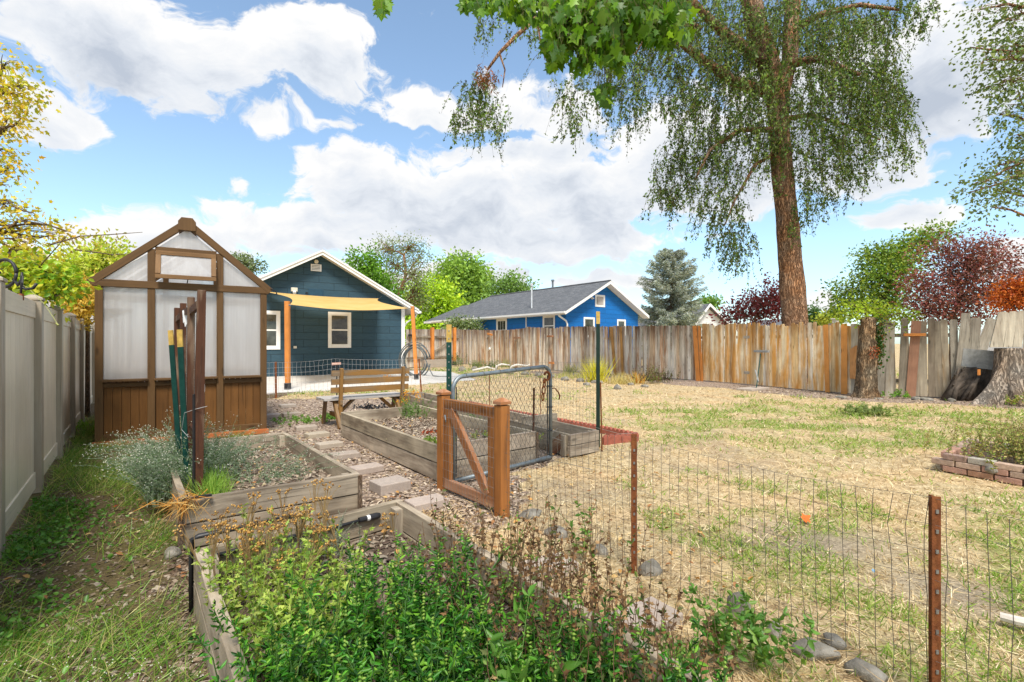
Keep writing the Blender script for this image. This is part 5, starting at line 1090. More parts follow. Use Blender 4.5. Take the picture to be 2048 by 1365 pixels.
# ------------------------------------------------------------------ shade sail and its posts
def sail():
    A_ = V(525, 583, HW(0, 0), HW(1, 0)) - HN * .05; C_ = V(757, 597.5, HW(0, 0), HW(1, 0)) - HN * .08; B_ = P(580, 609.5, 14.62); D_ = P(817, 617, 18.4)
    b = MB(); n = 22; G = {}
    for i in range(n + 1):
        for j in range(n + 1):
            u, v = i / n, j / n; iu = u + (v - .5) * 0; cu = .16 * math.sin(math.pi * u); cv = .26 * math.sin(math.pi * v)
            uu = u + (.5 - u) * 2 * cv * .42; vv = v + (.5 - v) * 2 * cu * .42
            p = (A_ * (1 - uu) + C_ * uu) * (1 - vv) + (B_ * (1 - uu) + D_ * uu) * vv; p = p - UP * (.42 * math.sin(math.pi * u) * (.25 + .75 * v)) * .36; G[i, j] = p
    for i in range(n):
        for j in range(n): b.face([G[i, j], G[i + 1, j], G[i + 1, j + 1], G[i, j + 1]])
    o = b.build('shade_sail', M['sail'], smooth=True); tag(o, 'pale yellow shade sail stretched from the navy wall to two orange posts', 'sail')
    b = MB(); b.tube([C_, C_ + HN * .02 + UP * .1 + HD * .12], .015, 6); b.tube([D_, D_ + Vector((.25, .08, .05))], .012, 6); b.tube([B_, B_ - Vector((.06, .0, -.0))], .012, 6); b.build('turnbuckle', M['galv'], o)
    for (pb, pt, Y, lab) in (((575.5, 780), (574.5, 603), 14.5, 'orange wooden post holding the left corner of the shade sail'), ((833, 759.5), (825, 613), 18.5, 'leaning orange wooden post holding the right corner of the shade sail')):
        g = P(pb[0], HZ, Y); g.z = 0; t = P(pt[0], pt[1], Y); root = empty('sail_post', g, lab, 'post', 'posts of the shade sail'); b = MB(); b.beam(g + UP * .04 + (t - g) * .05, t, .125, .125, up=(0, 1, 0)); b.build('shaft', M['orange'], root, bevel=.008)
        b = MB(); b.beam(g, g + (t - g) * .055 + UP * .06, .145, .145, up=(0, 1, 0)); b.build('post_base', M['black'], root)
        b = MB(); b.tube([t - UP * .12 + Vector((.07, -.05, 0)), t - UP * .12 + Vector((.12, -.05, 0))], .02, 6); b.build('eye_bolt', M['galv'], root)
sail()
# hose coil on a rack by the corner, garden sign behind the bench
def hose():
    c = P(830, 733, 20.6); c.z = .62; root = empty('hose_coil', Vector((c.x, c.y, 0)), 'dark garden hose coiled on a rack at the corner of the navy house', 'hose'); b = MB()
    for k in range(7):
        r = .50 + .03 * k - .03 * (k % 3); ox = rnd(-.08, .08); b.tube([c + Vector((ox + r * math.cos(t) * .95, .02 * k, r * math.sin(t) * 1.15)) for t in np.linspace(.2, 6.1, 26)], .022, 6)
    b.tube([c + Vector((.4, -.1, .2)), c + Vector((.62, -.2, -.3)), c + Vector((.80, -.4, -.58)), c + Vector((1.1, -.6, -.6)), c + Vector((1.5, -.6, -.6))], .022, 6); b.build('hose', plain('grey_hose', (.10, .115, .12), .5), root, smooth=True)
    b = MB(); b.beam(c + Vector((0, .15, -.6)), c + Vector((0, .15, .35)), .05, .05); b.build('rack', M['black'], root)
hose()
def sign():
    g = P(673.5, HZ, 9.55); g.z = 0; root = empty('garden_sign', g, 'small pale pink sign plate on a black stake behind the bench', 'sign'); b = MB(); z = lambda py: P(673, py, 9.55).z
    b.tube([g, Vector((g.x, g.y, z(724)))], .012, 6); b.tube([Vector((g.x + .05 * math.cos(t), g.y, z(726) + .04 * math.sin(t))) for t in np.linspace(0, 3.14, 9)], .005, 5); b.tube([Vector((g.x - .03 + .05 * math.cos(t), g.y, z(733) - .03 + .05 * math.sin(t))) for t in np.linspace(0, 6.28, 14)], .005, 5); b.build('stake', M['black'], root)
    b = MB(); b.beam(Vector((g.x - .087, g.y - .02, z(728.4))), Vector((g.x + .087, g.y - .02, z(727.3))), .008, .045); b.build('plate', plain('pink_plate', (.62, .36, .28), .6, var=.1), root, bevel=.002)
    b = MB()
    for k in range(9): x = g.x - .07 + .0175 * k; b.beam(Vector((x - .006, g.y - .026, z(728.2))), Vector((x + .006, g.y - .026, z(728.2) + rnd(-.004, .004))), .003, rnd(.008, .016))
    b.build('lettering', plain('sign_lettering', (.8, .7, .62), .6), root)
sign()
# ------------------------------------------------------------------ rocks
def rock(px, py, w_, h_, label, name='rock', mat='stone', seed=0, squash=1.0, z=None, cat='rock', group='stones lying around the garden', top=False):
    p = T(px, py, h_ * .35); p.z = h_ * .16; sc = w_ ; me_b = MB(); import bmesh; bm = bmesh.new(); bmesh.ops.create_icosphere(bm, subdivisions=3, radius=1); r_ = random.Random(seed + int(px)); pl = [(Vector((r_.gauss(0, 1), r_.gauss(0, 1), r_.gauss(0, .8))).normalized(), r_.uniform(.62, .9)) for _ in range(9)]
    yaw = r_.uniform(0, 3); cy, sy = math.cos(yaw), math.sin(yaw)
    for v in bm.verts:
        c = v.co.copy()
        for n_, k in pl:
            t = c.dot(n_)
            if t > k: c -= n_ * ((t - k) * .85)
        c = c * (1 + .10 * (fbm(np.array([c.x * 2 + seed + px]), np.array([c.y * 2 + c.z * 1.7]), 1.6, 4)[0] - .5) * 3); x, y_ = c.x * w_ / 2, c.y * w_ / 2 * squash; v.co = (x * cy - y_ * sy, x * sy + y_ * cy, c.z * h_ * .62)
    me = bpy.data.meshes.new(name); bm.to_mesh(me); bm.free(); o = link(name, me, M[mat], None, p, smooth=True); return tag(o, label, cat, group)
RK = [(1062, 1026, .24, .05, 'flat pale stone just right of the near gate post', .6), (1112, 1062, .20, .08, 'rounded grey stone in straw right of the gate', .7), (1200, 1100, .12, .08, 'small grey stone left of the middle rusty stake', .8), (1300, 1132, .14, .12, 'pale upright stone just right of the middle rusty stake', .7), (1478, 1210, .13, .16, 'upright grey stone between dried stalks and wire fence', .6),
      (1632, 1296, .19, .07, 'dark grey stone in front of a paler one by the wire fence', .7), (1668, 1278, .11, .05, 'pale stone resting behind the dark grey one', .8), (1728, 1338, .17, .06, 'mottled grey stone nearest the bottom edge', .6), (345, 1104, .12, .08, 'pale jagged stone at the corner of the left beds', .8), (1548, 1255, .09, .06, 'small pale stone in straw near the wire fence', .8), (278, 966, .2, .05, 'flat pale slab stone below the silvery bush', .5)]
for a in RK: rock(a[0], a[1], a[2], a[3], a[4], squash=a[5])
rk2 = [(1050, 746, .5, .2), (1075, 749, .4, .2), (1105, 752, .45, .18), (1130, 757, .5, .2), (1160, 760, .5, .15), (1195, 764, .45, .16), (1235, 774, .35, .2), (1172, 768, .35, .12), (1150, 749, .3, .15), (925, 738, .4, .3), (948, 737, .4, .25), (966, 737, .35, .2), (1000, 742, .5, .2), (1020, 745, .4, .2), (1262, 768, .3, .12), (1290, 772, .3, .1)]
ORDN = 'first second third fourth fifth sixth seventh eighth ninth tenth eleventh twelfth thirteenth fourteenth fifteenth sixteenth'.split(); rk2.sort()
for i, (a, c, w_, h_) in enumerate(rk2): rock(a, c, w_, h_, ORDN[i] + ' rock from the left in the rough row along the back fence', squash=.7, group='row of rocks along the back fence')
for i, (a, c, w_, h_, l) in enumerate(((1682, 794, .35, .06, 'flat pale paving piece in mulch below the orange plywood patch'), (1832, 797, .3, .10, 'flat grey stone under the brown picket'), (1850, 798, .35, .10, 'flat grey stone just right of another under the loose boards'), (1904, 800, .2, .10, 'small white stone left of the tree stump'), (1757, 797, .2, .05, 'small pale stone at the foot of the ivy post'))): rock(a, c, w_, h_, l, squash=.7)
rock(1291, 755, .42, .34, 'black rubbish bag lying against the back fence', name='black_bag', mat='black', cat='bag', group=None)
# white bleached branches
b = MB()
for q in (((945, 742, 23), (962, 738, 23), (975, 735, 23.2), (992, 740, 23)), ((992, 744, 22), (993, 733, 22), (1003, 729, 22), (1020, 731, 22)), ((1020, 742, 21.5), (1024, 733, 21.5), (1034, 730, 21.5), (1054, 732, 21.5), (1060, 729, 21.5))): b.tube([P(*t) for t in q], [.06, .05, .05, .03, .02][:len(q)], 7)
tag(b.build('bleached_branch', plain('bleached_wood', (.68, .64, .58), .8), smooth=True), 'bleached white branch lying before the far end of the back fence', 'branch')
b = MB(); b.tube([T(2000, 1233, .03), T(2030, 1241, .03), T(2075, 1250, .03)], [.02, .022, .02], 8); tag(b.build('pale_log', plain('pale_log_wood', (.58, .52, .45), .8, bump=.4)), 'pale short log lying in grass at the right edge', 'log')
# slab with stick leaning on the fence
p = T(1506, 777, .05); b = MB(); b.box(Vector((p.x, p.y, .03)), (1.0, .45, .07)); tag(b.build('concrete_slab', M['paver'], bevel=.01), 'flat concrete slab lying below the leaning green stick', 'slab')
q, d_ = fpos(1527); n_ = Vector((d_.y, -d_.x, 0)); b = MB(); g = T(1513, 776, .06); t = V(1531, 708, q, q + d_) + n_ * .2; b.tube([g, t], .016, 6); tag(b.build('green_stick', M['green']), 'thin green stick leaning from the slab to the grey cross board', 'stick')
b = MB(); g = T(1517, 764, .25); b.tube([g, g * .6 + t * .4 + Vector((-.12, 0, 0))], .02, 6); tag(b.build('short_stick', M['greyboard']), 'short grey stick leaning beside the green one', 'stick')
# little litter
def litter(px, py, s, col, label, name='leaf_litter', cat='leaf', z=.03):
    p = T(px, py, z); nb_ = NB(); d = np.array([[1, .4, .3]]); nb_.inst('maple', np.array([p]), basis(d), s, s, s, col); tag(nb_.build(name, M['petal']), label, cat)
litter(1606, 1040, .075, (.75, .16, .03), 'bright orange-red fallen leaf on the bare soil patch', 'fallen_leaf')
litter(225, 1014, .05, (.6, .07, .03), 'small red fallen leaf in the weeds by the vinyl fence', 'fallen_leaf')
litter(1745, 1143, .022, (.15, .4, .75), 'tiny blue scrap lying in the dry grass', 'blue_scrap', 'litter')
# ------------------------------------------------------------------ brick planter
def planter():
    c = T(1888, 941); D1 = (Vector((4.98, 4.5, 0)) - c).normalized(); D2 = BD * 1.0; root = empty('brick_planter', c, 'low dry-stacked brick planter with a dried shrub at the right edge', 'planter')
    cols = [(.95, .62, .50), (.75, .55, .48), (1.05, .85, .70), (.85, .88, .82), (1.1, .70, .48), (.68, .52, .46)]
    def row(a, d, n, z, off=0, L=.2):
        for k in range(n):
            b = MB(); b.col = random.choice(cols); s = rnd(.85, 1.1); b.col = tuple(x * s for x in b.col); yaw = rnd(-.05, .05); dx = Vector((d.x * math.cos(yaw) - d.y * math.sin(yaw), d.x * math.sin(yaw) + d.y * math.cos(yaw), 0)); dy = Vector((-dx.y, dx.x, 0)); p = a + d * (off + (k + .5) * (L + .012)) + dy * 0
            b.box(Vector((p.x, p.y, z + rnd(-.003, .003))), (L, .095, .058), dx, dy); b.build('brick', M['brick'], root, bevel=.006)
    for q in range(3): row(c, D1, 7, .03 + q * .063, off=-.1 * (q % 2)); row(c + D2 * .07, D2, 6, .03 + q * .063, off=.1 * (q % 2))
    a2 = c + D2 * 1.25
    for q in range(3): row(a2, D1, 5, .03 + q * .063)
    b = MB(); q = c + D1 * .1 + D2 * .1; b.face([q + UP * .1, q + D1 * 1.3 + UP * .1, q + D1 * 1.3 + D2 * 1.1 + UP * .1, q + D2 * 1.1 + UP * .1][::1]); b.build('soil', M['darksoil'], root)
    return c, D1, D2
PC, PD1, PD2 = planter()

p_, d_ = fpos(1671); n_ = Vector((d_.y, -d_.x, 0)); c_ = P(1671, 643, p_.y + .15); lr = empty('fence_lantern', c_, 'small cream lantern box standing just above the orange stained fence', 'lantern'); b = MB(); b.box(c_, (.13, .13, .11)); b.build('lantern_box', M['offwhite'], lr, bevel=.008); b = MB(); b.box(c_ + UP * .065, (.18, .18, .02)); b.build('lid', M['white'], lr, bevel=.004); b = MB(); b.box(c_ - UP * .45, (.05, .05, .8)); b.build('stand', M['pickplain'], lr)
# ------------------------------------------------------------------ trees
def arr(v): return np.array([v.x, v.y, v.z])
def curve(a, b, sag=0, K=6, wob=.0):
    a, b = np.array(a, float), np.array(b, float); t = np.linspace(0, 1, K)[:, None]; L = np.linalg.norm(b - a); p = a * (1 - t) + b * t; p[:, 2] += (sag * L * np.sin(np.pi * t[:, 0]))
    p[1:-1] += rng.normal(size=(K - 2, 3)) * wob * L; return p
def fibpts(N): return nrm(rng.normal(size=(N, 3)))
def tree(name, label, Y, trunk, tr, blobs, nc, per, leaf, cols, sig=.35, barkm='barkfine', tpl='diamond', mat='leaf', group=None, cat='tree', dz=.8, twig=.35, down=.25, tub=8, tube_r=.02, bw=.28, trunkcol=(1, 1, 1), deep=.85, limbs=True, up=0.0):
    """trunk: (px, py) points from the ground up at depth Y (py None = ground); blobs: px, py, rx, ry of the crown masses"""
    tp = [P(a, HZ if c is None else c, Y) for a, c in trunk]; tp[0].z = -.1 if trunk[0][1] is None else tp[0].z
    root = empty(name, (tp[0].x, tp[0].y, 0), label, cat, group); b = MB(); n = len(tp); b.tube(tp, [tr * (1 - .55 * i / max(1, n - 1)) for i in range(n)], tub)
    bl = []
    for q in blobs:
        px, py, rx, ry = q[:4]; yy = Y + (q[4] if len(q) > 4 else rnd(-.25, .25) * rx / FPX * Y * 2); c = P(px, py, yy); bl.append((arr(c), rx / FPX * yy, ry / FPX * yy, q[5] if len(q) > 5 else 1))
    ar = np.array([q[1] * q[2] * q[3] for q in bl]); ar = ar / ar.sum(); C = []; tw = []
    for (c, rx, ry, _), f in zip(bl, ar):
        k = max(2, int(round(nc * f))); d = fibpts(k); r = rng.uniform(0, 1, (k, 1)) ** (1 / 2.6); pts = c + d * r * np.array([rx, min(rx, ry * 1.6) * deep, ry]); C.append(pts)
        if limbs:
            j = min(range(n), key=lambda i: (arr(tp[i])[2] - (c[2] - ry * 1.2)) ** 2 + .02 * i); s_ = arr(tp[j]); cp = curve(s_, c, .05, 7, .03); b.tube([Vector(x) for x in cp], list(np.linspace(tr * .38, tube_r * .8, 7)), 6, cap=False)
            m_ = int(k * twig); tw.append(np.array([curve(cp[rng.integers(3, 7)], p, .06, 4, .04) for p in pts[:m_]])) if m_ else None
    b.col = trunkcol; b.build('trunk', M[barkm], root, smooth=True)
    C = np.concatenate(C); N = len(C) * per; ci = np.repeat(np.arange(len(C)), per); off = rng.normal(size=(N, 3)) * sig * np.array([1, 1, dz]); pos = C[ci] + off
    d = nrm(off) + rng.normal(size=(N, 3)) * .6 + np.array([0, 0, -down + up]); cb = rng.uniform(.72, 1.25, len(C)); hue = pal(cols, len(C), .05)
    col = (hue[ci] * .55 + pal(cols, N, .1) * .45) * cb[ci][:, None] * rng.uniform(.8, 1.2, (N, 1)); s = leaf * rng.uniform(.6, 1.3, N)
    nb_ = NB(); nb_.inst(tpl, pos, basis(d), s * .62, s, s, np.clip(col, 0, 1)); nb_.build('crown', M[mat], root)
    tw = [t for t in tw if t is not None and len(t)]
    if tw: q = NB(); q.tubes(np.concatenate(tw), np.array([[1, .8, .6, .35]]) * tube_r * .7, (1, 1, 1), 4); q.build('twigs', M[barkm], root)
    return root
GR = [(.10, .19, .03), (.15, .26, .045), (.20, .32, .06)]; LIME = [(.42, .62, .03), (.54, .70, .04), (.32, .52, .04)]; DK = [(.04, .09, .02), (.07, .13, .03), (.10, .18, .04)]
GREY_G = [(.22, .29, .14), (.30, .37, .18), (.18, .24, .11)]
tree('lime_tree', 'bright yellow-green tree behind the side gate between the houses', 54, [(862, None), (862, 640), (862, 600)], .22, [(862, 590, 42, 32), (842, 625, 36, 40), (885, 625, 32, 40), (860, 655, 45, 30), (825, 650, 20, 30)], 520, 26, .36, LIME, .55)
tree('green_tree', 'large rounded mid green tree between the lime tree and the blue house roof', 66, [(915, None), (915, 640), (918, 580)], .3, [(905, 560, 42, 38), (945, 562, 38, 36), (960, 590, 25, 40), (890, 600, 40, 40), (925, 530, 30, 20), (920, 620, 50, 30)], 560, 26, .42, [(.28, .45, .08), (.36, .54, .10), (.20, .35, .06)], .6)
tree('willow_tree', 'open grey-green tree with visible dark limbs right of the navy gable', 44, [(782, None), (785, 620), (800, 585), (812, 550), (808, 510)], .24, [(775, 500, 30, 22), (815, 498, 34, 20), (840, 515, 16, 20), (790, 530, 30, 26), (830, 545, 24, 26), (770, 560, 22, 24), (835, 590, 22, 40), (800, 580, 20, 18)], 300, 20, .17, GREY_G + [(.26, .34, .12)], .5, barkm='bark', twig=.9, tube_r=.05)
tree('maple_tree', 'narrow bright green tree rising behind the right slope of the navy roof', 32, [(745, None), (745, 600), (742, 540)], .16, [(714, 522, 9, 20), (742, 528, 14, 22), (728, 550, 18, 16), (752, 558, 18, 18), (775, 588, 14, 14), (765, 600, 24, 24)], 170, 22, .22, [(.14, .30, .03), (.20, .40, .045)], .32)
tree('poplar_tree', 'feathery green tree just above the far end of the blue house ridge', 58, [(1025, None), (1025, 600)], .2, [(1000, 575, 20, 18), (1022, 566, 22, 18), (1048, 576, 20, 14), (990, 590, 18, 14), (1035, 590, 32, 14)], 180, 20, .30, [(.18, .32, .08), (.26, .42, .10)], .5)
tree('small_tree', 'pale leafy twigs rising behind the greenhouse roof slope at right', 26, [(497, None), (497, 560), (495, 530)], .06, [(485, 523, 14, 10), (500, 530, 18, 10), (470, 518, 10, 6), (513, 535, 8, 8)], 60, 14, .15, GREY_G, .22, twig=.9)
tree('backyard_tree', 'small round green tree top above the white house roof', 60, [(1418, None), (1418, 620)], .2, [(1418, 607, 16, 9), (1410, 612, 12, 8)], 60, 20, .35, [(.2, .36, .06)], .4)
tree('conifer_tree', 'little dark green conifer tip right of the big trunk', 46, [(1632, None), (1630, 625)], .15, [(1628, 628, 9, 16), (1634, 642, 14, 12)], 60, 22, .25, [(.10, .2, .06)], .3)
tree('yellow_shrub', 'small yellow-green shrub above the fence right of the conifer tip', 30, [(1655, None), (1655, 640)], .06, [(1653, 638, 12, 9), (1670, 634, 12, 12)], 60, 16, .18, [(.40, .42, .05), (.30, .38, .05)], .2)
tree('green_tree', 'broad layered green tree behind the fence between trunk and purple bush', 19, [(1765, None), (1768, 640), (1770, 600), (1780, 560), (1790, 520)], .14, [(1750, 515, 30, 18), (1785, 510, 36, 22), (1740, 550, 40, 20), (1700, 580, 28, 16), (1780, 560, 42, 26), (1720, 605, 40, 18), (1770, 600, 44, 26), (1825, 490, 34, 18), (1855, 470, 32, 14), (1880, 462, 18, 10), (1690, 612, 22, 14), (1815, 530, 30, 28)], 430, 22, .12, [(.17, .30, .05), (.25, .40, .06), (.38, .46, .06), (.10, .20, .04)], .24, twig=.8, tube_r=.018)
tree('plum_tree', 'big dark purple-red plum bush above the fence at the right', 15.6, [(1905, None), (1905, 640), (1915, 600)], .1, [(1900, 545, 60, 45), (1860, 580, 45, 40), (1950, 530, 50, 45), (1920, 600, 75, 38), (1860, 620, 50, 22), (1975, 590, 45, 40), (1835, 605, 24, 20), (1885, 500, 50, 20), (1950, 490, 50, 22), (2000, 520, 36, 40), (2035, 560, 30, 40), (1830, 560, 20, 20), (1920, 640, 90, 14)], 520, 24, .085, [(.22, .06, .06), (.30, .08, .08), (.13, .035, .04), (.42, .20, .16), (.26, .13, .10)], .22, twig=.9, tube_r=.014)
tree('plum_tree', 'smaller purple-red plum bush behind the fence left of the big trunk', 23, [(1510, None), (1510, 640), (1515, 600)], .09, [(1520, 600, 40, 26), (1480, 625, 38, 18), (1550, 585, 20, 30), (1535, 625, 40, 22), (1455, 638, 22, 10)], 150, 20, .14, [(.24, .035, .045), (.26, .08, .08), (.13, .025, .03)], .26, twig=.9)
tree('orange_shrub', 'orange-red autumn shrub above the fence at the right edge', 13.9, [(2030, None), (2030, 620)], .05, [(2025, 585, 30, 22), (2045, 600, 30, 25), (2010, 605, 22, 16), (2060, 580, 30, 30)], 190, 24, .075, [(.50, .11, .02), (.62, .20, .03), (.35, .07, .02)], .14)
tree('lime_vine', 'lime green vine spilling over the fence around the ivy post', 12.75, [(1745, 640), (1745, 628)], .02, [(1720, 625, 26, 10), (1755, 618, 30, 14), (1790, 632, 34, 9), (1690, 632, 18, 9), (1825, 634, 24, 6), (1735, 640, 24, 8), (1790, 652, 14, 8), (1700, 610, 14, 8)], 100, 14, .075, [(.38, .52, .03), (.28, .44, .03), (.48, .55, .05)], .10, cat='vine', deep=.5)
tree('rose_bush', 'pale flowering bush before the blue house above the fence corner', 37, [(930, None), (930, 660)], .05, [(925, 650, 26, 12), (905, 655, 16, 10), (945, 655, 20, 10), (912, 643, 8, 5)], 130, 18, .16, [(.16, .24, .06), (.22, .30, .10), (.45, .48, .36), (.10, .17, .05)], .25, cat='bush')
tree('climbing_rose', 'thin leafy climber on the blue wall left of the white door', 38.5, [(972, None), (972, 650)], .03, [(968, 650, 9, 10), (975, 643, 6, 6), (963, 658, 8, 6)], 26, 12, .15, [(.10, .17, .05), (.4, .44, .36)], .15, cat='bush')
tree('lime_shrub', 'bright yellow-green feathery shrub between vinyl fence and greenhouse roof', 9.2, [(175, None), (175, 640), (180, 560)], .04, [(175, 540, 34, 36), (205, 520, 26, 26), (150, 570, 28, 34), (180, 590, 30, 30), (225, 515, 22, 16), (135, 540, 20, 30)], 240, 26, .07, [(.48, .60, .06), (.56, .66, .10), (.38, .52, .05), (.66, .62, .14)], .15, tpl='blade', cat='shrub', up=.5, twig=.7, tube_r=.008)
tree('orange_shrub', 'orange-yellow feathery shrub left of the greenhouse corner post', 8.6, [(160, None), (160, 650)], .03, [(165, 610, 18, 30), (150, 590, 16, 26), (172, 580, 10, 24), (148, 640, 22, 16)], 110, 24, .06, [(.70, .50, .08), (.72, .58, .14), (.60, .40, .06)], .11, tpl='blade', cat='shrub', up=.6)
tree('leafy_shrub', 'lime and green leaves with broad leaflets rising above the near vinyl fence', 5.6, [(60, None), (60, 620), (75, 560)], .02, [(30, 545, 40, 22), (80, 550, 32, 22), (115, 580, 22, 28), (50, 575, 40, 18), (105, 545, 20, 14), (20, 580, 26, 16)], 130, 14, .075, [(.30, .50, .03), (.50, .58, .04), (.16, .34, .03), (.60, .55, .05)], .10, cat='shrub', mat='leafnear', tpl='oval', down=.5)
tree('autumn_tree', 'yellow and olive leaved tree leaning in at the upper left edge', 6.4, [(-160, None), (-140, 500), (-80, 400), (-40, 300), (-10, 180)], .09, [(10, 130, 24, 26), (40, 175, 34, 20), (60, 200, 26, 14), (20, 215, 34, 20), (15, 255, 30, 22), (35, 245, 20, 14), (5, 300, 26, 24), (20, 335, 28, 16), (5, 365, 16, 14), (15, 415, 32, 10), (60, 425, 26, 9), (30, 450, 34, 14), (90, 450, 24, 8), (0, 470, 26, 22), (60, 488, 36, 13), (110, 470, 26, 11), (135, 463, 24, 10), (20, 510, 34, 16), (85, 510, 30, 12)], 170, 11, .06, [(.60, .50, .03), (.72, .56, .04), (.38, .42, .03), (.74, .46, .06), (.46, .54, .05)], .10, tpl='maple', mat='leafnear', down=.5, barkm='barkfine', twig=.8, tube_r=.010)
b = NB(); tws = [np.array([arr(P(*q)) for q in s]) for s in (((0, 570, 5.5), (60, 555, 5.5), (100, 510, 5.4), (135, 470, 5.3)), ((100, 490, 5.6), (160, 473, 5.6), (215, 470, 5.6), (285, 465, 5.6)), ((150, 500, 5.8), (190, 505, 5.8), (225, 510, 5.8), (262, 508, 5.8)))]
b.tubes(np.array(tws), np.array([[.010, .008, .006, .003]]), (1, 1, 1), 5)
pp = np.concatenate([rng.normal(size=(9, 3)) * .05 + arr(P(a, c, 5.6)) for a, c in ((190, 468), (215, 478), (205, 490), (222, 500), (240, 475), (160, 478))]); root = empty('bare_twigs', P(60, 687, 5.5) * 1, 'long dark twigs with few yellow leaves reaching right over the vinyl fence', 'branch'); ORG[root.name] = root.location.copy(); b.build('twigs', M['barkfine'], root)
nb_ = NB(); d = rng.normal(size=(len(pp), 3)) + [0, 0, -.6]; nb_.inst('oval', pp, basis(d), .025, .05, .05, pal([(.55, .50, .08), (.5, .40, .1), (.42, .46, .08)], len(pp))); nb_.build('leaves', M['leafnear'], root)
tree('right_tree', 'green tree reaching into the picture from the right edge', 10.5, [(2260, None), (2240, 500), (2200, 300), (2160, 150), (2120, 20)], .16, [(2010, 40, 40, 30), (1960, 20, 26, 16), (2030, 90, 34, 30), (1970, 120, 30, 26), (2000, 165, 40, 26), (1940, 95, 14, 14), (2040, 200, 30, 30), (2000, 230, 34, 14), (2035, 270, 26, 22), (2000, 330, 30, 18), (1965, 365, 34, 16), (2010, 385, 46, 20), (1940, 385, 22, 10), (2040, 350, 30, 30), (1985, 415, 30, 8), (2070, 120, 50, 60), (2080, 300, 40, 60)], 330, 15, .085, [(.14, .22, .07), (.20, .29, .09), (.28, .33, .12), (.10, .16, .05)], .20, barkm='bark', twig=.7, tube_r=.014, down=.5)
# spruce ------------------------------------------------------------
def spruce():
    Y = 42; base = P(1340, HZ, Y); base.z = 0; top = P(1346, 500, Y); root = empty('spruce_tree', base, 'silvery blue-green spruce standing right of the blue house', 'tree'); H = top.z
    b = MB(); b.tube([base, base * .5 + top * .5, top], [.28, .15, .03], 8); b.build('trunk', M['barkgrey'], root)
    P_, D_, C_ = [], [], []; br = []
    for k in range(230):
        z = rnd(.8, H - .1); f = (z / H); r = 2.75 * min(1, (1.02 - f) * 2.9) ** .6 * rnd(.72, 1.06); t = rnd(0, 6.283); K = 9; c = arr(base) + np.array([0, 0, z]); o = np.array([math.cos(t), math.sin(t), 0]); ln = np.linspace(0, 1, K)[:, None]
        pts = c + o * ln * r + np.array([0, 0, 1]) * ((-.28 + .5 * f) * ln ** 1 + .22 * ln ** 2) * r; br.append(pts)
        m_ = int(60 + 90 * r); u = rng.uniform(.12, 1, m_) ** .8; q = np.stack([np.interp(u, ln[:, 0], pts[:, i]) for i in range(3)], 1); side = np.cross(o, [0, 0, 1]); sw = rng.normal(size=(m_, 1)) * .17 * (1.25 - u[:, None]) * r * .6
        P_.append(q + side * sw + rng.normal(size=(m_, 3)) * .06 + np.array([0, 0, -1]) * np.abs(rng.normal(size=(m_, 1))) * .12); D_.append(o * .8 + side * np.sign(sw) * .6 + np.array([0, 0, -.35]) + rng.normal(size=(m_, 3)) * .35); C_.append(pal([(.30, .35, .32), (.42, .46, .43), (.20, .25, .22), (.54, .56, .51)], m_) * rnd(.8, 1.2))
    nb_ = NB(); P_ = np.concatenate(P_); s = rng.uniform(.13, .26, len(P_)); nb_.inst('blade', P_, basis(np.concatenate(D_)), s * .26, s, s, np.concatenate(C_)); nb_.build('crown', M['leaf'], root)
    q = NB(); q.tubes(np.array(br), np.linspace(.04, .012, 9)[None], (1, 1, 1), 4); q.build('boughs', M['barkgrey'], root)
spruce()
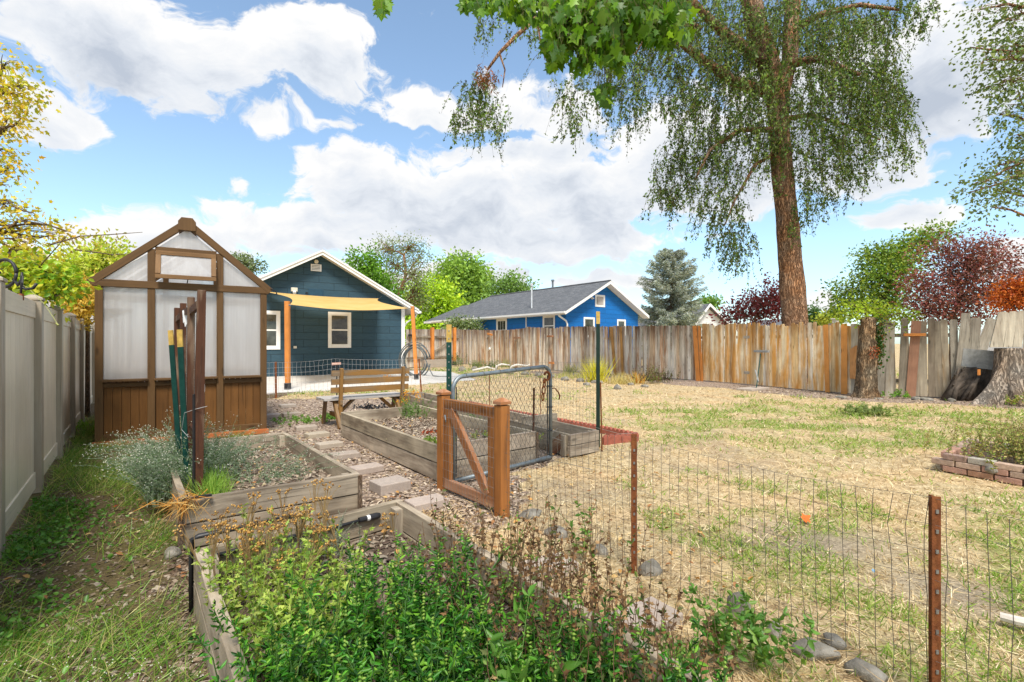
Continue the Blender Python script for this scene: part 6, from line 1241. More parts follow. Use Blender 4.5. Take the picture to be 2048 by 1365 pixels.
# weeping elm ---------------------------------------------------------
def elm():
    Y = 16.5; g = P(1592, HZ, Y); g.z = 0
    root = empty('big_elm_tree', g, 'big tree with thick brown trunk and hanging foliage behind the fence', 'tree')
    def lump(pts, rads, n=26, sub=7, ridges=.09):
        b = MB(); PP, RR = [], []
        for (a, e, ra, re_) in zip(pts[:-1], pts[1:], rads[:-1], rads[1:]):
            for k in range(sub): t = k / sub; PP.append(a.lerp(e, t)); RR.append(ra * (1 - t) + re_ * t)
        PP.append(pts[-1]); RR.append(rads[-1]); vs = []
        for i, (p, r) in enumerate(zip(PP, RR)):
            for k in range(n):
                t = 2 * math.pi * k / n; rr = r * (1 + ridges * (math.sin(t * 9 + math.sin(p.z * .9) * 1.5) * .5 + math.sin(t * 4 + 1 + p.z * .3) * .6) + (fbm(np.array([t * 2.5]), np.array([p.z * 1.2]), 1, 3)[0] - .5) * .22)
                vs.append((p.x + math.cos(t) * rr, p.y + math.sin(t) * rr, p.z))
        b.v = vs
        for i in range(len(PP) - 1):
            for k in range(n):
                k2 = (k + 1) % n; b.f.append((i * n + k, i * n + k2, (i + 1) * n + k2, (i + 1) * n + k)); b.uv.append([(0, 0)] * 4); b.c.append((1, 1, 1)); b.mi.append(0)
        return b
    S = lambda *a: [P(x, y, Y + (o if o else 0)) for x, y, o in a]
    T0 = [g - UP * .2] + S((1591, 650, 0), (1580, 520, 0), (1572, 420, 0), (1562, 320, 0), (1556, 230, 0), (1552, 170, 0)); lump(T0, [.47, .39, .34, .32, .30, .30, .36]).build('trunk', M['bark'], root, smooth=True)
    lump(S((1550, 185, 0), (1535, 120, -.2), (1512, 50, -.4), (1498, -30, -.6), (1490, -160, -.8)), [.34, .33, .30, .27, .2]).build('limb', M['bark'], root, smooth=True)
    lump(S((1560, 190, 0), (1580, 120, .1), (1582, 50, .2), (1590, -30, .3), (1600, -160, .3)), [.27, .24, .22, .21, .16]).build('limb', M['bark'], root, smooth=True)
    b = MB()
    for pts, r in (([(1530, 130, -.3), (1475, 85, -.6), (1440, 60, -.9), (1400, 20, -1.2), (1330, -60, -1.5)], (.2, .09)), ([(1548, 190, 0), (1470, 165, -.5), (1405, 120, -1.), (1360, 85, -1.4), (1320, 70, -1.7)], (.2, .06)),
                   ([(1400, 60, -1), (1250, -10, -1.6), (1120, 5, -2), (1070, 38, -2.2), (1030, 75, -2.4), (1000, 105, -2.5), (975, 140, -2.6)], (.11, .035)), ([(1575, 130, 0), (1630, 118, -.6), (1660, 125, -.8), (1720, 150, -1.2)], (.16, .05)),
                   ([(1585, 60, .2), (1640, 30, 0), (1720, 10, -.4), (1800, 20, -.8)], (.14, .04)), ([(1560, 240, 0), (1620, 230, .6), (1690, 250, 1), (1760, 280, 1.2)], (.1, .03)), ([(1555, 260, -.2), (1480, 260, -.6), (1420, 300, -.9), (1390, 360, -1)], (.1, .03)), ([(1560, 300, 0), (1510, 330, -.5), (1470, 400, -.8), (1450, 450, -1)], (.07, .02)),
                   ([(1075, 40, -2.2), (1080, 80, -2.2), (1090, 120, -2.2)], (.03, .012)), ([(1180, 10, -2), (1165, 80, -2), (1150, 160, -2)], (.04, .012)), ([(1000, 110, -2.5), (1010, 140, -2.5), (1005, 175, -2.5)], (.03, .012)), ([(1320, -10, -1.4), (1300, 60, -1.5), (1270, 110, -1.5)], (.06, .02))):
        q = [P(x, y, Y + o) for x, y, o in pts]; n = len(q); b.tube(q, list(np.linspace(r[0], r[1], n)), 8)
    b.build('branches', M['bark'], root, smooth=True)
    B = [(1300, 150, 70, 90, 90), (1420, 130, 90, 90, 190), (1500, 120, 80, 90, 120), (1390, 260, 55, 80, 90), (1350, 350, 42, 60, 60), (1335, 400, 28, 30, 26), (1430, 370, 55, 70, 70), (1455, 450, 46, 55, 60), (1480, 500, 34, 36, 34), (1520, 240, 70, 80, 100), (1590, 160, 100, 90, 130), (1630, 50, 110, 60, 150), (1700, 110, 90, 80, 130), (1680, 220, 90, 80, 140), (1750, 200, 60, 80, 110), (1790, 230, 36, 60, 45), (1690, 310, 70, 50, 70), (1620, 300, 60, 60, 70), (1630, 390, 42, 40, 36), (1700, 370, 34, 30, 22), (1790, 320, 30, 26, 14), (1590, 450, 25, 30, 14), (1840, 20, 40, 24, 18), (1780, 40, 50, 40, 50), (1850, 60, 16, 20, 6),
         (1150, 200, 26, 55, 34), (1145, 260, 22, 30, 10), (955, 190, 34, 36, 46), (960, 235, 44, 34, 46), (920, 250, 24, 20, 10), (1000, 240, 24, 36, 14), (1050, 60, 60, 30, 24), (985, 50, 40, 40, 20), (1230, 120, 50, 70, 46), (1210, 170, 46, 60, 26), (1260, 220, 40, 50, 30), (1480, 20, 120, 50, 120), (1340, 60, 60, 60, 60), (1240, 20, 80, 30, 34), (1560, 320, 50, 50, 40), (1470, 300, 60, 60, 60), (1100, 120, 30, 60, 10), (1820, 290, 26, 30, 12)]
    st, ln = [], []
    for (px, py, rx, ry, n) in B:
        for _ in range(int(n * ((1.75 if n > 75 else 1.3) if px > 1200 else .9))):
            a = rng.uniform(0, 2 * np.pi); r = rng.uniform() ** .55; o = rng.normal() * rx / FPX * Y * .75; o += -2.2 if px < 1200 else -.4; x = px + math.cos(a) * r * rx; y = py + math.sin(a) * r * ry - 18; st.append(arr(P(x, y, Y + o))); ln.append(rnd(.35, 1.25) * (1 if ry > 30 else .6))
    st = np.array(st); ln = np.array(ln); N = len(st); K = 7; f = np.linspace(0, 1, K); th = rng.uniform(0, 6.28, N); out = np.stack([np.cos(th), np.sin(th), 0 * th], 1); out[:, 0] += .35 * np.sign(st[:, 0] - g.x); sp_ = rng.uniform(.15, .55, (N, 1))
    Pn = st[:, None] + out[:, None] * (f[None, :, None] ** .7) * (ln[:, None, None] * sp_[:, None]) + np.array([0, 0, -1]) * (f[None, :, None] ** 1.25) * ln[:, None, None] + np.cumsum(rng.normal(size=(N, K, 3)) * .012, 1)
    q = NB(); q.tubes(Pn, np.array([[.006, .005, .005, .004, .004, .003, .002]]), (1, 1, 1), 3); q.build('hanging_twigs', M['barkgrey'], root)
    per = 27; idx = np.repeat(np.arange(N), per); t = rng.uniform(0, 1, N * per); pos = np.stack([[0.]] * 3, 1); seg = np.minimum((t * (K - 1)).astype(int), K - 2); fr = (t * (K - 1) - seg)[:, None]
    pos = Pn[idx, seg] * (1 - fr) + Pn[idx, seg + 1] * fr; tan = nrm(Pn[idx, seg + 1] - Pn[idx, seg]); side = rng.normal(size=pos.shape); d = tan * .7 + side * .55 + np.array([0, 0, -.15]); pos = pos + rng.normal(size=pos.shape) * .03
    cb = rng.uniform(.6, 1.3, N)[idx][:, None]; col = pal([(.085, .165, .03), (.13, .225, .04), (.055, .105, .025), (.20, .29, .055), (.16, .18, .06)], len(pos), .28) * cb; s = rng.uniform(.045, .10, len(pos)) * rng.choice([.8, 1., 1.45], len(pos)); keep = rng.uniform(size=len(pos)) < .95
    nb_ = NB(); nb_.inst('diamond', pos[keep], basis(d)[keep], (s * .5)[keep], s[keep], s[keep], col[keep]); nb_.build('foliage', M['leaf'], root)
    # a dead brown tangle in the outer left cluster
    c = arr(P(972, 158, Y - 2.5)); m_ = 260; pos = c + rng.normal(size=(m_, 3)) * [.16, .16, .14]; nb_ = NB(); nb_.inst('blade', pos, basis(rng.normal(size=(m_, 3)) + [0, 0, -.6]), .03, .16, .1, pal([(.34, .13, .05), (.22, .10, .05), (.16, .10, .06)], m_)); nb_.build('dead_tuft', M['dry'], root)
elm()
# overhanging branch with big leaves, close by -----------------------------
def overhang():
    root = empty('maple_tree', (2.6, -3.2, 0), 'near tree whose bright green lobed leaves hang into the top of the picture', 'tree'); b = MB(); tip = lambda x, y, d: P(x, y, d)
    b.tube([Vector((2.6, -3.2, -.1)), Vector((2.5, -3.1, 2)), Vector((2.2, -2.4, 4)), Vector((1.8, -.8, 5.0))], [.28, .22, .17, .11], 12); b.tube([Vector((1.8, -.8, 5.0)), Vector((1.2, 1.5, 5.1)), P(1250, -90, 3.9), P(1200, -40, 4.2)], [.11, .07, .04, .02], 8)
    BLB = [(975, -8, 42, 22, 16), (1060, 8, 50, 26, 34), (1130, 30, 48, 34, 46), (1120, 75, 36, 30, 26), (1108, 112, 14, 18, 9), (1190, 60, 50, 44, 56), (1165, 118, 20, 18, 12), (1210, 178, 16, 14, 9), (1230, 85, 36, 30, 26), (1290, 40, 50, 34, 50), (1325, 55, 36, 28, 26), (1345, 10, 40, 28, 30), (1270, 5, 60, 24, 40), (1180, 5, 60, 24, 40), (930, 0, 14, 10, 4), (1362, 58, 16, 14, 7), (762, 2, 14, 14, 6), (1236, 118, 16, 14, 7)]
    hub = P(1200, -60, 4.1); pos, tips = [], []
    for (x, y, rx, ry, n) in BLB:
        c = P(x, y - 20, 4.0 + rnd(-.3, .3)); a0 = hub if abs(x - 1200) < 200 else P(x, -120, 4.1); b.tube([a0, (a0 * .5 + c * .5) + UP * .05, c], [.014, .010, .004], 5)
        for _ in range(int(n * 5)): a = rnd(0, 6.28); r = random.random() ** .5; pos.append(arr(P(x + math.cos(a) * r * rx, y + math.sin(a) * r * ry * 1.15 + 2, 4.0 + random.gauss(0, .17))))
    for s in (((1060, -20, 4.0), (1010, 40, 4.4)),): pass
    b.build('trunk', M['barkgrey'], root, smooth=True); pos = np.array(pos); N = len(pos); d = rng.normal(size=(N, 3)) * .42 + np.array([0, 0, -1.0]); s = rng.uniform(.045, .115, N)
    nb_ = NB(); nb_.inst('maple', pos, basis(d), s * .95, s, s * .9, pal([(.09, .22, .012), (.13, .28, .015), (.06, .15, .012), (.20, .36, .025)], N, .25)); nb_.build('leaves', M['leafnear'], root)
    q = NB(); q.tubes(np.stack([pos, pos + rng.normal(size=(N, 3)) * .02 + [0, 0, .05], pos + rng.normal(size=(N, 3)) * .03 + [0, 0, .11]], 1), .0012, (.16, .15, .05), 3); q.build('leaf_stalks', M['stem'], root)
overhang()
# ivy post and stump ---------------------------------------------------------
def ivy_post():
    g = P(1735, HZ, 12.5); g.z = 0; root = empty('bark_post', g, 'thick bark covered log post with ivy standing in the fence', 'post'); b = MB(); n = 22; H = P(1735, 636, 12.5).z; vs = []; rows = 16
    for i in range(rows + 1):
        z = H * i / rows; r = .245 - .085 * (z / H) + .06 * max(0, 1 - z / .3) ** 2
        for k in range(n): t = 6.2832 * k / n; rr = r * (1 + .10 * math.sin(t * 7 + z * 2) + (fbm(np.array([t * 3]), np.array([z * 3]), 1, 4)[0] - .5) * .3); vs.append((g.x + .04 * z - .05 + math.cos(t) * rr, g.y + math.sin(t) * rr, z))
    vs.append((g.x + .04 * H - .05, g.y, H + .02)); b.v = vs
    for i in range(rows):
        for k in range(n): k2 = (k + 1) % n; b.f.append((i * n + k, i * n + k2, (i + 1) * n + k2, (i + 1) * n + k)); b.uv.append([(0, 0)] * 4); b.c.append((1, 1, 1)); b.mi.append(0)
    for k in range(n): b.f.append((rows * n + k, rows * n + (k + 1) % n, len(vs) - 1)); b.uv.append([(0, 0)] * 3); b.c.append((1.5, 1.4, 1.2)); b.mi.append(0)
    b.build('log', M['barkpost'], root, smooth=True)
    N = 620; c = arr(g); z = rng.beta(2.4, 1.8, N) * 1.5 + .6; pos = c + np.stack([.19 + rng.normal(size=N) * .055, -.14 + rng.normal(size=N) * .07, z], 1); nb_ = NB(); s = rng.uniform(.035, .07, N)
    nb_.inst('oval', pos, basis(rng.normal(size=(N, 3)) * .6 + [0, -.3, -.7]), s * .8, s, s, pal([(.04, .11, .02), (.06, .15, .03), (.10, .20, .03), (.25, .10, .03)], N)); nb_.build('ivy', M['leaf'], root)
    N = 40; pos = c + np.stack([-.02 + rng.normal(size=N) * .08, -.25 + rng.normal(size=N) * .02, rng.uniform(1.0, 1.3, N)], 1); nb_ = NB(); nb_.inst('oval', pos, basis(rng.normal(size=(N, 3)) * .6 + [0, -.3, -.7]), .04, .05, .05, pal([(.42, .10, .04), (.3, .08, .03)], N)); nb_.build('red_leaves', M['leaf'], root)
ivy_post()
def stump():
    g = P(2018, HZ, 11.3); g.z = 0; root = empty('tree_stump', g, 'big grey weathered tree stump with spreading roots at the right edge', 'stump'); b = MB(); n = 64; rows = 26; H = P(2018, 694, 11.3).z; vs = []
    for i in range(rows + 1):
        f = i / rows; z = H * f; r = .26 + .15 * (1 - f) ** 1.3; fl = (1 - f) ** 2.6
        for k in range(n):
            t = 6.2832 * k / n; lobe = sum(am * math.exp(-((((t - c_ + math.pi) % 6.28318) - math.pi) / wd_) ** 2) for c_, am, wd_ in ((3.3, .62, .34), (4.35, .56, .26), (5.2, .50, .30), (.3, .4, .4), (1.6, .3, .5))); rr = r + fl * lobe + (fbm(np.array([math.cos(t) * 2 + 9]), np.array([math.sin(t) * 2 + z * .7]), 1.3, 4)[0] - .5) * .16 + .014 * math.sin(t * 23 + z) 
            vs.append((g.x + math.cos(t) * rr * (1.0), g.y + math.sin(t) * rr * .8, z - .03))
    vs.append((g.x, g.y, H - .04)); b.v = vs
    for i in range(rows):
        for k in range(n): k2 = (k + 1) % n; b.f.append((i * n + k, i * n + k2, (i + 1) * n + k2, (i + 1) * n + k)); b.uv.append([(0, 0)] * 4); b.c.append((1, 1, 1)); b.mi.append(0)
    for k in range(n): b.f.append((rows * n + k, rows * n + (k + 1) % n, len(vs) - 1)); b.uv.append([(0, 0)] * 3); b.c.append((.5, .5, .5)); b.mi.append(0)
    b.build('body', M['stump'], root, smooth=True)
    for (x0, x1, x2, x3, yt) in ((1986, 2012, 1998, 2018, 624), (2013, 2031, 2019, 2036, 623), (2032, 2050, 2037, 2052, 622)):
        b = MB(); b.prism([P(a, c, 11.15) for a, c in ((x0 + 6 - 12, 695), (x1 - 6 + 0, 695), (x3, yt + 3), (x3 - 4, yt), (x2 + 2, yt), (x2 - 2, yt + 6))], Vector((0.01, .035, 0))); b.build('standing_board', M['pickplain'], root, bevel=.004)
    b = MB()
    for _ in range(70):
        x0 = rnd(1890, 1965); a = T(x0, rnd(792, 803), .0); e = P(min(1995, x0 + rnd(5, 45)), rnd(735, 785), 11.75); b.tube([a, (a + e) / 2 + Vector((rnd(-.06, .06), -.03, rnd(-.05, .1))), e], [rnd(.03, .07), rnd(.03, .05), .02], 6)
    b.prism([P(x_, y_, 11.75) for x_, y_ in ((1892, 800), (2010, 800), (2006, 722), (1985, 730), (1940, 736), (1925, 745), (1908, 775))], Vector((.05, .22, 0)))
    b.build('dark_roots', plain('charred_root', (.10, .078, .06), .9, var=.6, scale=9, bump=1.0, dirt=((.03, .025, .02), .8)), root, smooth=True)
    b = MB(); b.box(P(1958, 745, 11.4), (.14, .03, .13)); b.build('wood_block', M['orange'], root)
stump()
# ------------------------------------------------------------------ garden plants
def grow(bases, H, lean, K=6, curl=.25, wob=.01, dirs=None):
    bases = np.asarray(bases, float); N = len(bases); H = np.broadcast_to(H, (N,)); th = rng.uniform(0, 6.283, N); o = np.stack([np.cos(th), np.sin(th), 0 * th], 1) if dirs is None else dirs
    f = np.linspace(0, 1, K)[None, :, None]; l = np.broadcast_to(lean, (N,))[:, None, None]
    Pn = bases[:, None] + o[:, None] * (f ** 1.6) * l * H[:, None, None] + np.array([0, 0, 1.]) * (f - curl * f ** 3 * l) * H[:, None, None] + np.cumsum(rng.normal(size=(N, K, 3)) * wob, 1) * (f > 0)
    return Pn
def along(Pn, per, t0=.15, t1=1.0):
    N, K, _ = Pn.shape; idx = np.repeat(np.arange(N), per); t = rng.uniform(t0, t1, N * per) * .999; seg = (t * (K - 1)).astype(int); fr = (t * (K - 1) - seg)[:, None]
    return idx, t, Pn[idx, seg] * (1 - fr) + Pn[idx, seg + 1] * fr, nrm(Pn[idx, seg + 1] - Pn[idx, seg])
def leafy(nb_, Pn, per, size, cols, tpl='oval', spread=.9, wr=.5, droop=.1, t0=.15, var=.2, taper=.5, off=0.0):
    idx, t, p, tan = along(Pn, per, t0); d = tan * .45 + rng.normal(size=p.shape) * spread * np.array([1, 1, .5]) + np.array([0, 0, -droop]); s = size * rng.uniform(.6, 1.25, len(p)) * (1 - taper * t)
    cb = rng.uniform(.8, 1.2, len(Pn))[idx][:, None]; nb_.inst(tpl, p + nrm(d) * off, basis(d), s * wr, s, s, pal(cols, len(p), var) * cb); return nb_
def plant(name, label, bases, H, lean, sc, per, size, cols, cat='plant', group=None, org=None, r=.0022, mat='leafnear', tips=None, kind=None, K=6, wob=.01, dirs=None, **kw):
    bases = np.asarray(bases, float); Pn = grow(bases, H, lean, K, wob=wob, dirs=dirs); o = Vector((float(bases[:, 0].mean()), float(bases[:, 1].mean()), float(bases[:, 2].min())))
    root = empty(name, o, label, cat, group)
    if kind: root['kind'] = kind
    q = NB(); q.tubes(Pn, np.linspace(r, r * .45, K)[None], sc, 4); q.build('stems', M['stem'], root)
    nb_ = NB(); leafy(nb_, Pn, per, size, cols, **kw); nb_.build('leaves', M[mat], root)
    return root, Pn
b3o = arr(B3[3]); b3o[2] = 0; bB = arr((B3[2] - B3[3]).normalized()); bA = -arr(AD)
def in3(s, t, z=.14): s = np.asarray(s); t = np.asarray(t); return b3o[None] + bB[None] * s[:, None] + bA[None] * t[:, None] + np.array([0, 0, 1]) * z
# mint like herb filling the near half of the bed
GM = [(.032, .15, .014), (.055, .23, .018), (.11, .33, .028), (.018, .08, .012), (.20, .43, .04), (.08, .19, .03)]
spots = [(.16, 1.22, 34), (.34, 1.42, 44), (.52, 1.18, 40), (.30, 1.75, 50), (.58, 1.62, 46), (.75, 1.28, 36), (.12, 1.62, 36), (.20, 2.05, 50), (.50, 2.05, 50), (.80, 1.75, 40), (.80, 2.15, 44), (.92, 1.95, 30), (.72, 1.95, 34), (.95, 2.3, 30), (.30, 2.45, 40), (.60, 2.5, 40)]
allb = []
for (s, t, n) in spots: allb.append(in3(np.clip(s + rng.normal(size=int(n * 1.0)) * .11, .03, 1.06), t + rng.normal(size=int(n * 1.0)) * .13))
allb = np.concatenate(allb); Hh = rng.uniform(.16, .48, len(allb)) * (1 - .18 * (allb[:, 1] < 1.7))
Pn = grow(allb, Hh, rng.uniform(.05, .45, len(allb)), 6, wob=.007); nb_ = NB(); nb_.tubes(Pn, np.linspace(.0026, .0012, 6)[None], (.10, .22, .05), 4); leafy(nb_, Pn, 46, .044, GM, wr=.33, spread=.8, taper=.45, off=.004, var=.3)
tips = Pn[:, -1][rng.uniform(size=len(Pn)) < .5]; 
for dz in (0, .012, .024): nb_.inst('bud', tips + [0, 0, dz], basis(np.tile([[0, 0, 1.]], (len(tips), 1))), .012 - dz * .2, .012 - dz * .2, .018, pal([(.22, .38, .06), (.30, .44, .08)], len(tips)))
tag(nb_.build('mint_patch', M['leafnear']), 'dense bright green leafy herb filling the near half of the nearest bed', 'herb patch', kind='stuff')
# a few larger leaved weeds in the middle of it
for (s, t, lab) in ((.62, 1.95, 'broad leaved green weed standing in the middle of the mint patch'),):
    plant('leafy_weed', lab, in3(s + rng.normal(size=5) * .02, t + rng.normal(size=5) * .02), .42, .35, (.14, .26, .06), 16, .11, [(.10, .24, .03), (.14, .28, .05)], wr=.35, spread=.7)
# yarrow with dried golden heads
YG = [(.30, .44, .06), (.40, .54, .09), (.20, .34, .06), (.46, .54, .12)]
bs = in3(np.clip(.30 + rng.normal(size=120) * .17, .04, .8), np.clip(.72 + rng.normal(size=120) * .34, .1, 1.5)); root, Pn = plant('yarrow_plant', 'yarrow clump with dried golden-brown flower heads in the nearest bed', bs, rng.uniform(.22, .42, 120), rng.uniform(.1, .5, 120), (.22, .24, .07), 24, .05, YG, wr=.45, tpl='maple', taper=.5, spread=.8)
b2 = in3(np.clip(.34 + rng.normal(size=46) * .2, .05, .95), np.clip(.35 + rng.normal(size=46) * .2, .08, .9)); Pt = grow(b2, rng.uniform(.26, .46, 46), rng.uniform(.05, .35, 46), 7, wob=.006); q = NB(); q.tubes(Pt, np.linspace(.002, .0014, 7)[None], (.26, .16, .07), 4)
idx = np.repeat(np.arange(46), 7); tp = Pt[idx, -1] + rng.normal(size=(len(idx), 3)) * [.026, .026, .012]; q.tubes(np.stack([Pt[idx, -3], Pt[idx, -2] * .4 + tp * .6, tp], 1), .0012, (.3, .2, .08), 3); q.build('flower_stalks', M['stem'], root)
nb_ = NB(); hp = np.concatenate([tp + rng.normal(size=tp.shape) * [.006, .006, .003] for _ in range(4)]); nb_.inst('bud', hp, basis(np.tile([[.2, 0, 1.]], (len(hp), 1))), .0115, .0115, .010, pal([(.56, .31, .07), (.44, .24, .07), (.64, .42, .14), (.28, .15, .06)], len(hp))); nb_.build('flower_heads', M['petal'], root)
plant('dusty_herb', 'small silvery herb sprigs against the far wall of the nearest bed', in3(.62 + rng.normal(size=40) * .1, .14 + rng.normal(size=40) * .05), rng.uniform(.14, .26, 40), .5, (.2, .24, .16), 30, .02, [(.26, .31, .21), (.34, .38, .28)], wr=.3)
# dried brown stalks
BR = [(.16, .085, .04), (.24, .13, .06), (.10, .055, .03), (.32, .20, .10), (.12, .14, .05)]
def stalks(name, label, cs, n, H, g=.12, sd=.10):
    bb = np.concatenate([in3(s + rng.normal(size=n) * sd, t + rng.normal(size=n) * sd * 1.3, .05 if s > 1.1 else .14) for s, t in cs]); h = rng.uniform(H * .6, H * 1.12, len(bb)); root, Pn = plant(name, label, bb, h, rng.uniform(.02, .3, len(bb)), (.15, .09, .05), 16, .026, BR, cat='dried plant', wr=.6, tpl='maple', taper=.2, mat='dry', wob=.011, r=.0023, t0=.25, group='dried brown stalks behind the green herbs')
    k = rng.integers(0, len(Pn), max(3, int(len(Pn) * g))); nb_ = NB(); leafy(nb_, Pn[k], 14, .038, [(.12, .24, .04), (.20, .32, .05)], wr=.5, t0=.3); nb_.build('green_leaves', M['leafnear'], root)
stalks('dried_stalks', 'dried brown stalks right of the mint patch inside the nearest bed', [(.86, 1.22), (.92, 1.5), (.98, 1.8), (1.0, 1.35), (.75, 2.05), (.95, 2.0), (.85, 1.7)], 15, .46)
stalks('dried_stalks', 'dried stalks leaning over the bed wall near the paver in straw', [(1.12, 1.2), (1.05, 1.0), (1.22, 1.35)], 14, .50, g=.3, sd=.09)
stalks('dried_stalks', 'dried stalks outside the bed wall in front of the middle rusty stake', [(1.42, 1.30), (1.32, 1.5), (1.5, 1.15), (1.45, 1.6)], 12, .50, sd=.10)
stalks('dried_stalks', 'dried stalks with seed heads nearest the bottom edge right of the mint', [(1.2, 1.75), (1.02, 2.1), (1.3, 1.95), (.9, 2.3), (1.1, 1.6), (1.15, 2.2)], 13, .44)
stalks('dried_stalks', 'thin dark dried stalks left of the near gate post stones', [(1.15, .62), (1.25, .85)], 10, .36, sd=.08)
for (px, py, h, lab) in ((1432, 1330, .40, 'green leafy weed among dried stalks beside the upright grey stone'), (1530, 1345, .30, 'green leafy weed drooping left of the dark grey stone'), (1350, 1380, .26, 'low green weed beside the lower bed wall'), (1175, 1120, .42, 'tall thin green weed rising among stalks before the wooden gate')):
    g = T(px, py, .02); n = 9 if px != 1175 else 3; plant('green_weed', lab, arr(g)[None] + rng.normal(size=(n, 3)) * [.04, .04, 0], rng.uniform(h * .7, h, n), rng.uniform(.15, .55, n), (.15, .2, .06), 26, .055, [(.09, .22, .035), (.14, .30, .05), (.20, .34, .06)], wr=.5, taper=.45)
# silvery herbs of the left bed
SV = [(.17, .25, .15), (.25, .33, .22), (.09, .16, .08), (.38, .45, .36), (.13, .24, .07)]
b1 = [np.array([p[0], p[1], 0]) for p in B1]; uB = nrm(b1[1] - b1[0]); uA = nrm(b1[3] - b1[0])
def in1(s, t, z=.18): s = np.asarray(s); t = np.asarray(t); return b1[0][None] + uB[None] * s[:, None] + uA[None] * t[:, None] + np.array([0, 0, 1]) * z
def silver(name, lab, bb, H, lean, per=55, dirs=None, tipn=3):
    root, Pn = plant(name, lab, bb, H, lean, (.24, .30, .19), per, .024, SV, wr=.24, spread=.9, taper=.3, mat='leaf', r=.0018, wob=.012, cat='herb', dirs=dirs, K=8, off=.003)
    m_ = len(Pn) * tipn; idx = np.repeat(np.arange(len(Pn)), tipn); nb_ = NB(); p = Pn[idx, -1] + rng.normal(size=(m_, 3)) * .018; nb_.inst('bud', p, basis(rng.normal(size=(m_, 3))), .009, .009, .007, pal([(.82, .81, .76), (.66, .66, .58)], m_)); nb_.build('flowers', M['petal'], root)
n = 230; silver('silver_herb', 'silvery green fine leaved herb sprawling across the left raised bed', in1(.08 + np.abs(rng.normal(size=n)) * .26, rng.uniform(.8, 1.9, n)), rng.uniform(.2, .46, n), rng.uniform(.5, 1.5, n))
n = 34; silver('silver_herb', 'low silvery herb stems trailing toward the near corner of the left bed', in1(rng.uniform(.25, .95, n), rng.uniform(.5, 1.1, n)), rng.uniform(.12, .3, n), rng.uniform(.8, 1.8, n))
n = 360; dr = nrm(np.stack([-rng.uniform(.2, 1.2, n), rng.normal(size=n) * .8 - .2, 0 * np.ones(n)], 1)); silver('silver_herb', 'silvery herb bush spilling over the left side of the raised bed', in1(rng.uniform(-.16, .22, n), rng.uniform(.7, 1.7, n), .12), rng.uniform(.26, .52, n), rng.uniform(.2, .95, n), dirs=dr)
n = 44; silver('silver_herb', 'upright silvery sprigs rising between trellis and greenhouse', in1(.16 + rng.normal(size=n) * .12, 1.55 + rng.normal(size=n) * .1), rng.uniform(.35, .62, n), rng.uniform(.1, .4, n))
n = 90; bb = in1(rng.uniform(.12, .34, n), rng.uniform(.35, .8, n)); Pn = grow(bb, rng.uniform(.12, .26, n), rng.uniform(.3, .9, n)); q = NB(); idx, t, p, tan = along(Pn, 6, .0, .3); q.inst('blade', p, basis(rng.normal(size=p.shape) * .5 + [0, 0, 1]), .006, .17, .17, pal([(.20, .38, .05), (.30, .45, .08)], len(p))); tag(q.build('grass_tuft', M['leafnear']), 'bright green grass tuft at the foot of the trellis', 'grass')
q = NB(); n = 160; p = arr(T(372, 1000, .34))[None] + rng.normal(size=(n, 3)) * [.05, .05, .02]; q.inst('blade', p, basis(rng.normal(size=(n, 3)) * .8 + [-.3, -.6, -.5]), .004, .15, .15, pal([(.65, .30, .06), (.6, .42, .16)], n)); tag(q.build('straw_tuft', M['dry']), 'orange dried grass tuft hanging over the corner of the left bed', 'dried grass')
# plants of the long bed and near the bench
def at(px, py, z=.2): return arr(T(px, py, z))
for (px, py, r_, n, h, cols, lab) in ((828, 836, .16, 40, .40, [(.13, .24, .05), (.18, .30, .07)], 'bushy green marigold plant at the far end of the long bed'), (950, 850, .08, 12, .40, [(.24, .32, .14), (.30, .38, .2)], 'grey-green sprig beyond the wooden gate'), (870, 892, .08, 20, .10, [(.2, .34, .05), (.3, .4, .06)], 'small green seedlings left of the gate post'), (1000, 880, .2, 40, .09, [(.28, .38, .08), (.36, .40, .1)], 'low yellow-green weeds behind the wire of the gate'), (612, 843, .3, 70, .07, [(.16, .34, .04), (.22, .42, .06)], 'low bright green weeds around the path pavers'), (665, 838, .08, 20, .10, [(.14, .3, .05)], 'small green weeds at the left bench leg'), (170, 860, .35, 90, .12, [(.22, .42, .04), (.3, .5, .06)], 'bright green weeds at the left corner of the greenhouse')):
    p = T(px, py, .2 if 800 < px < 1010 else .0); g = arr(p)[None] + rng.normal(size=(n, 3)) * [r_, r_ * .7, 0]; plant('garden_plant', lab, g, rng.uniform(h * .5, h, n), rng.uniform(.2, .6, n), (.15, .25, .06), 22, .035 if h > .2 else .04, cols, wr=.5, r=.002)
nb_ = NB(); 
for (x, y, yy, n, s) in ((812, 786, 8.6, 14, .07), (835, 791, 8.6, 18, .09), (806, 805, 8.3, 16, .09), (774, 750, 9.6, 10, .08), (826, 785, 8.6, 8, .06)):
    p = arr(P(x, y, yy))[None] + rng.normal(size=(n * 2, 3)) * s * .45; nb_.inst('bud', p, basis(rng.normal(size=(n * 2, 3))), .022, .022, .016, pal([(.80, .36, .01), (.85, .48, .02)], n * 2))
tag(nb_.build('marigold_flowers', M['petal']), 'cluster of orange marigold blooms beside the right end of the bench', 'flowers')
nb_ = NB(); n = 90; p = at(858, 866, .21)[None] + rng.normal(size=(n, 3)) * [.07, .05, .02]; nb_.inst('maple', p, basis(rng.normal(size=(n, 3)) + [0, 0, .5]), .02, .03, .03, pal([(.45, .09, .03), (.30, .06, .03)], n)); tag(nb_.build('red_leaf_heap', M['dry']), 'small heap of dry red leaves in the long bed', 'dry leaves')
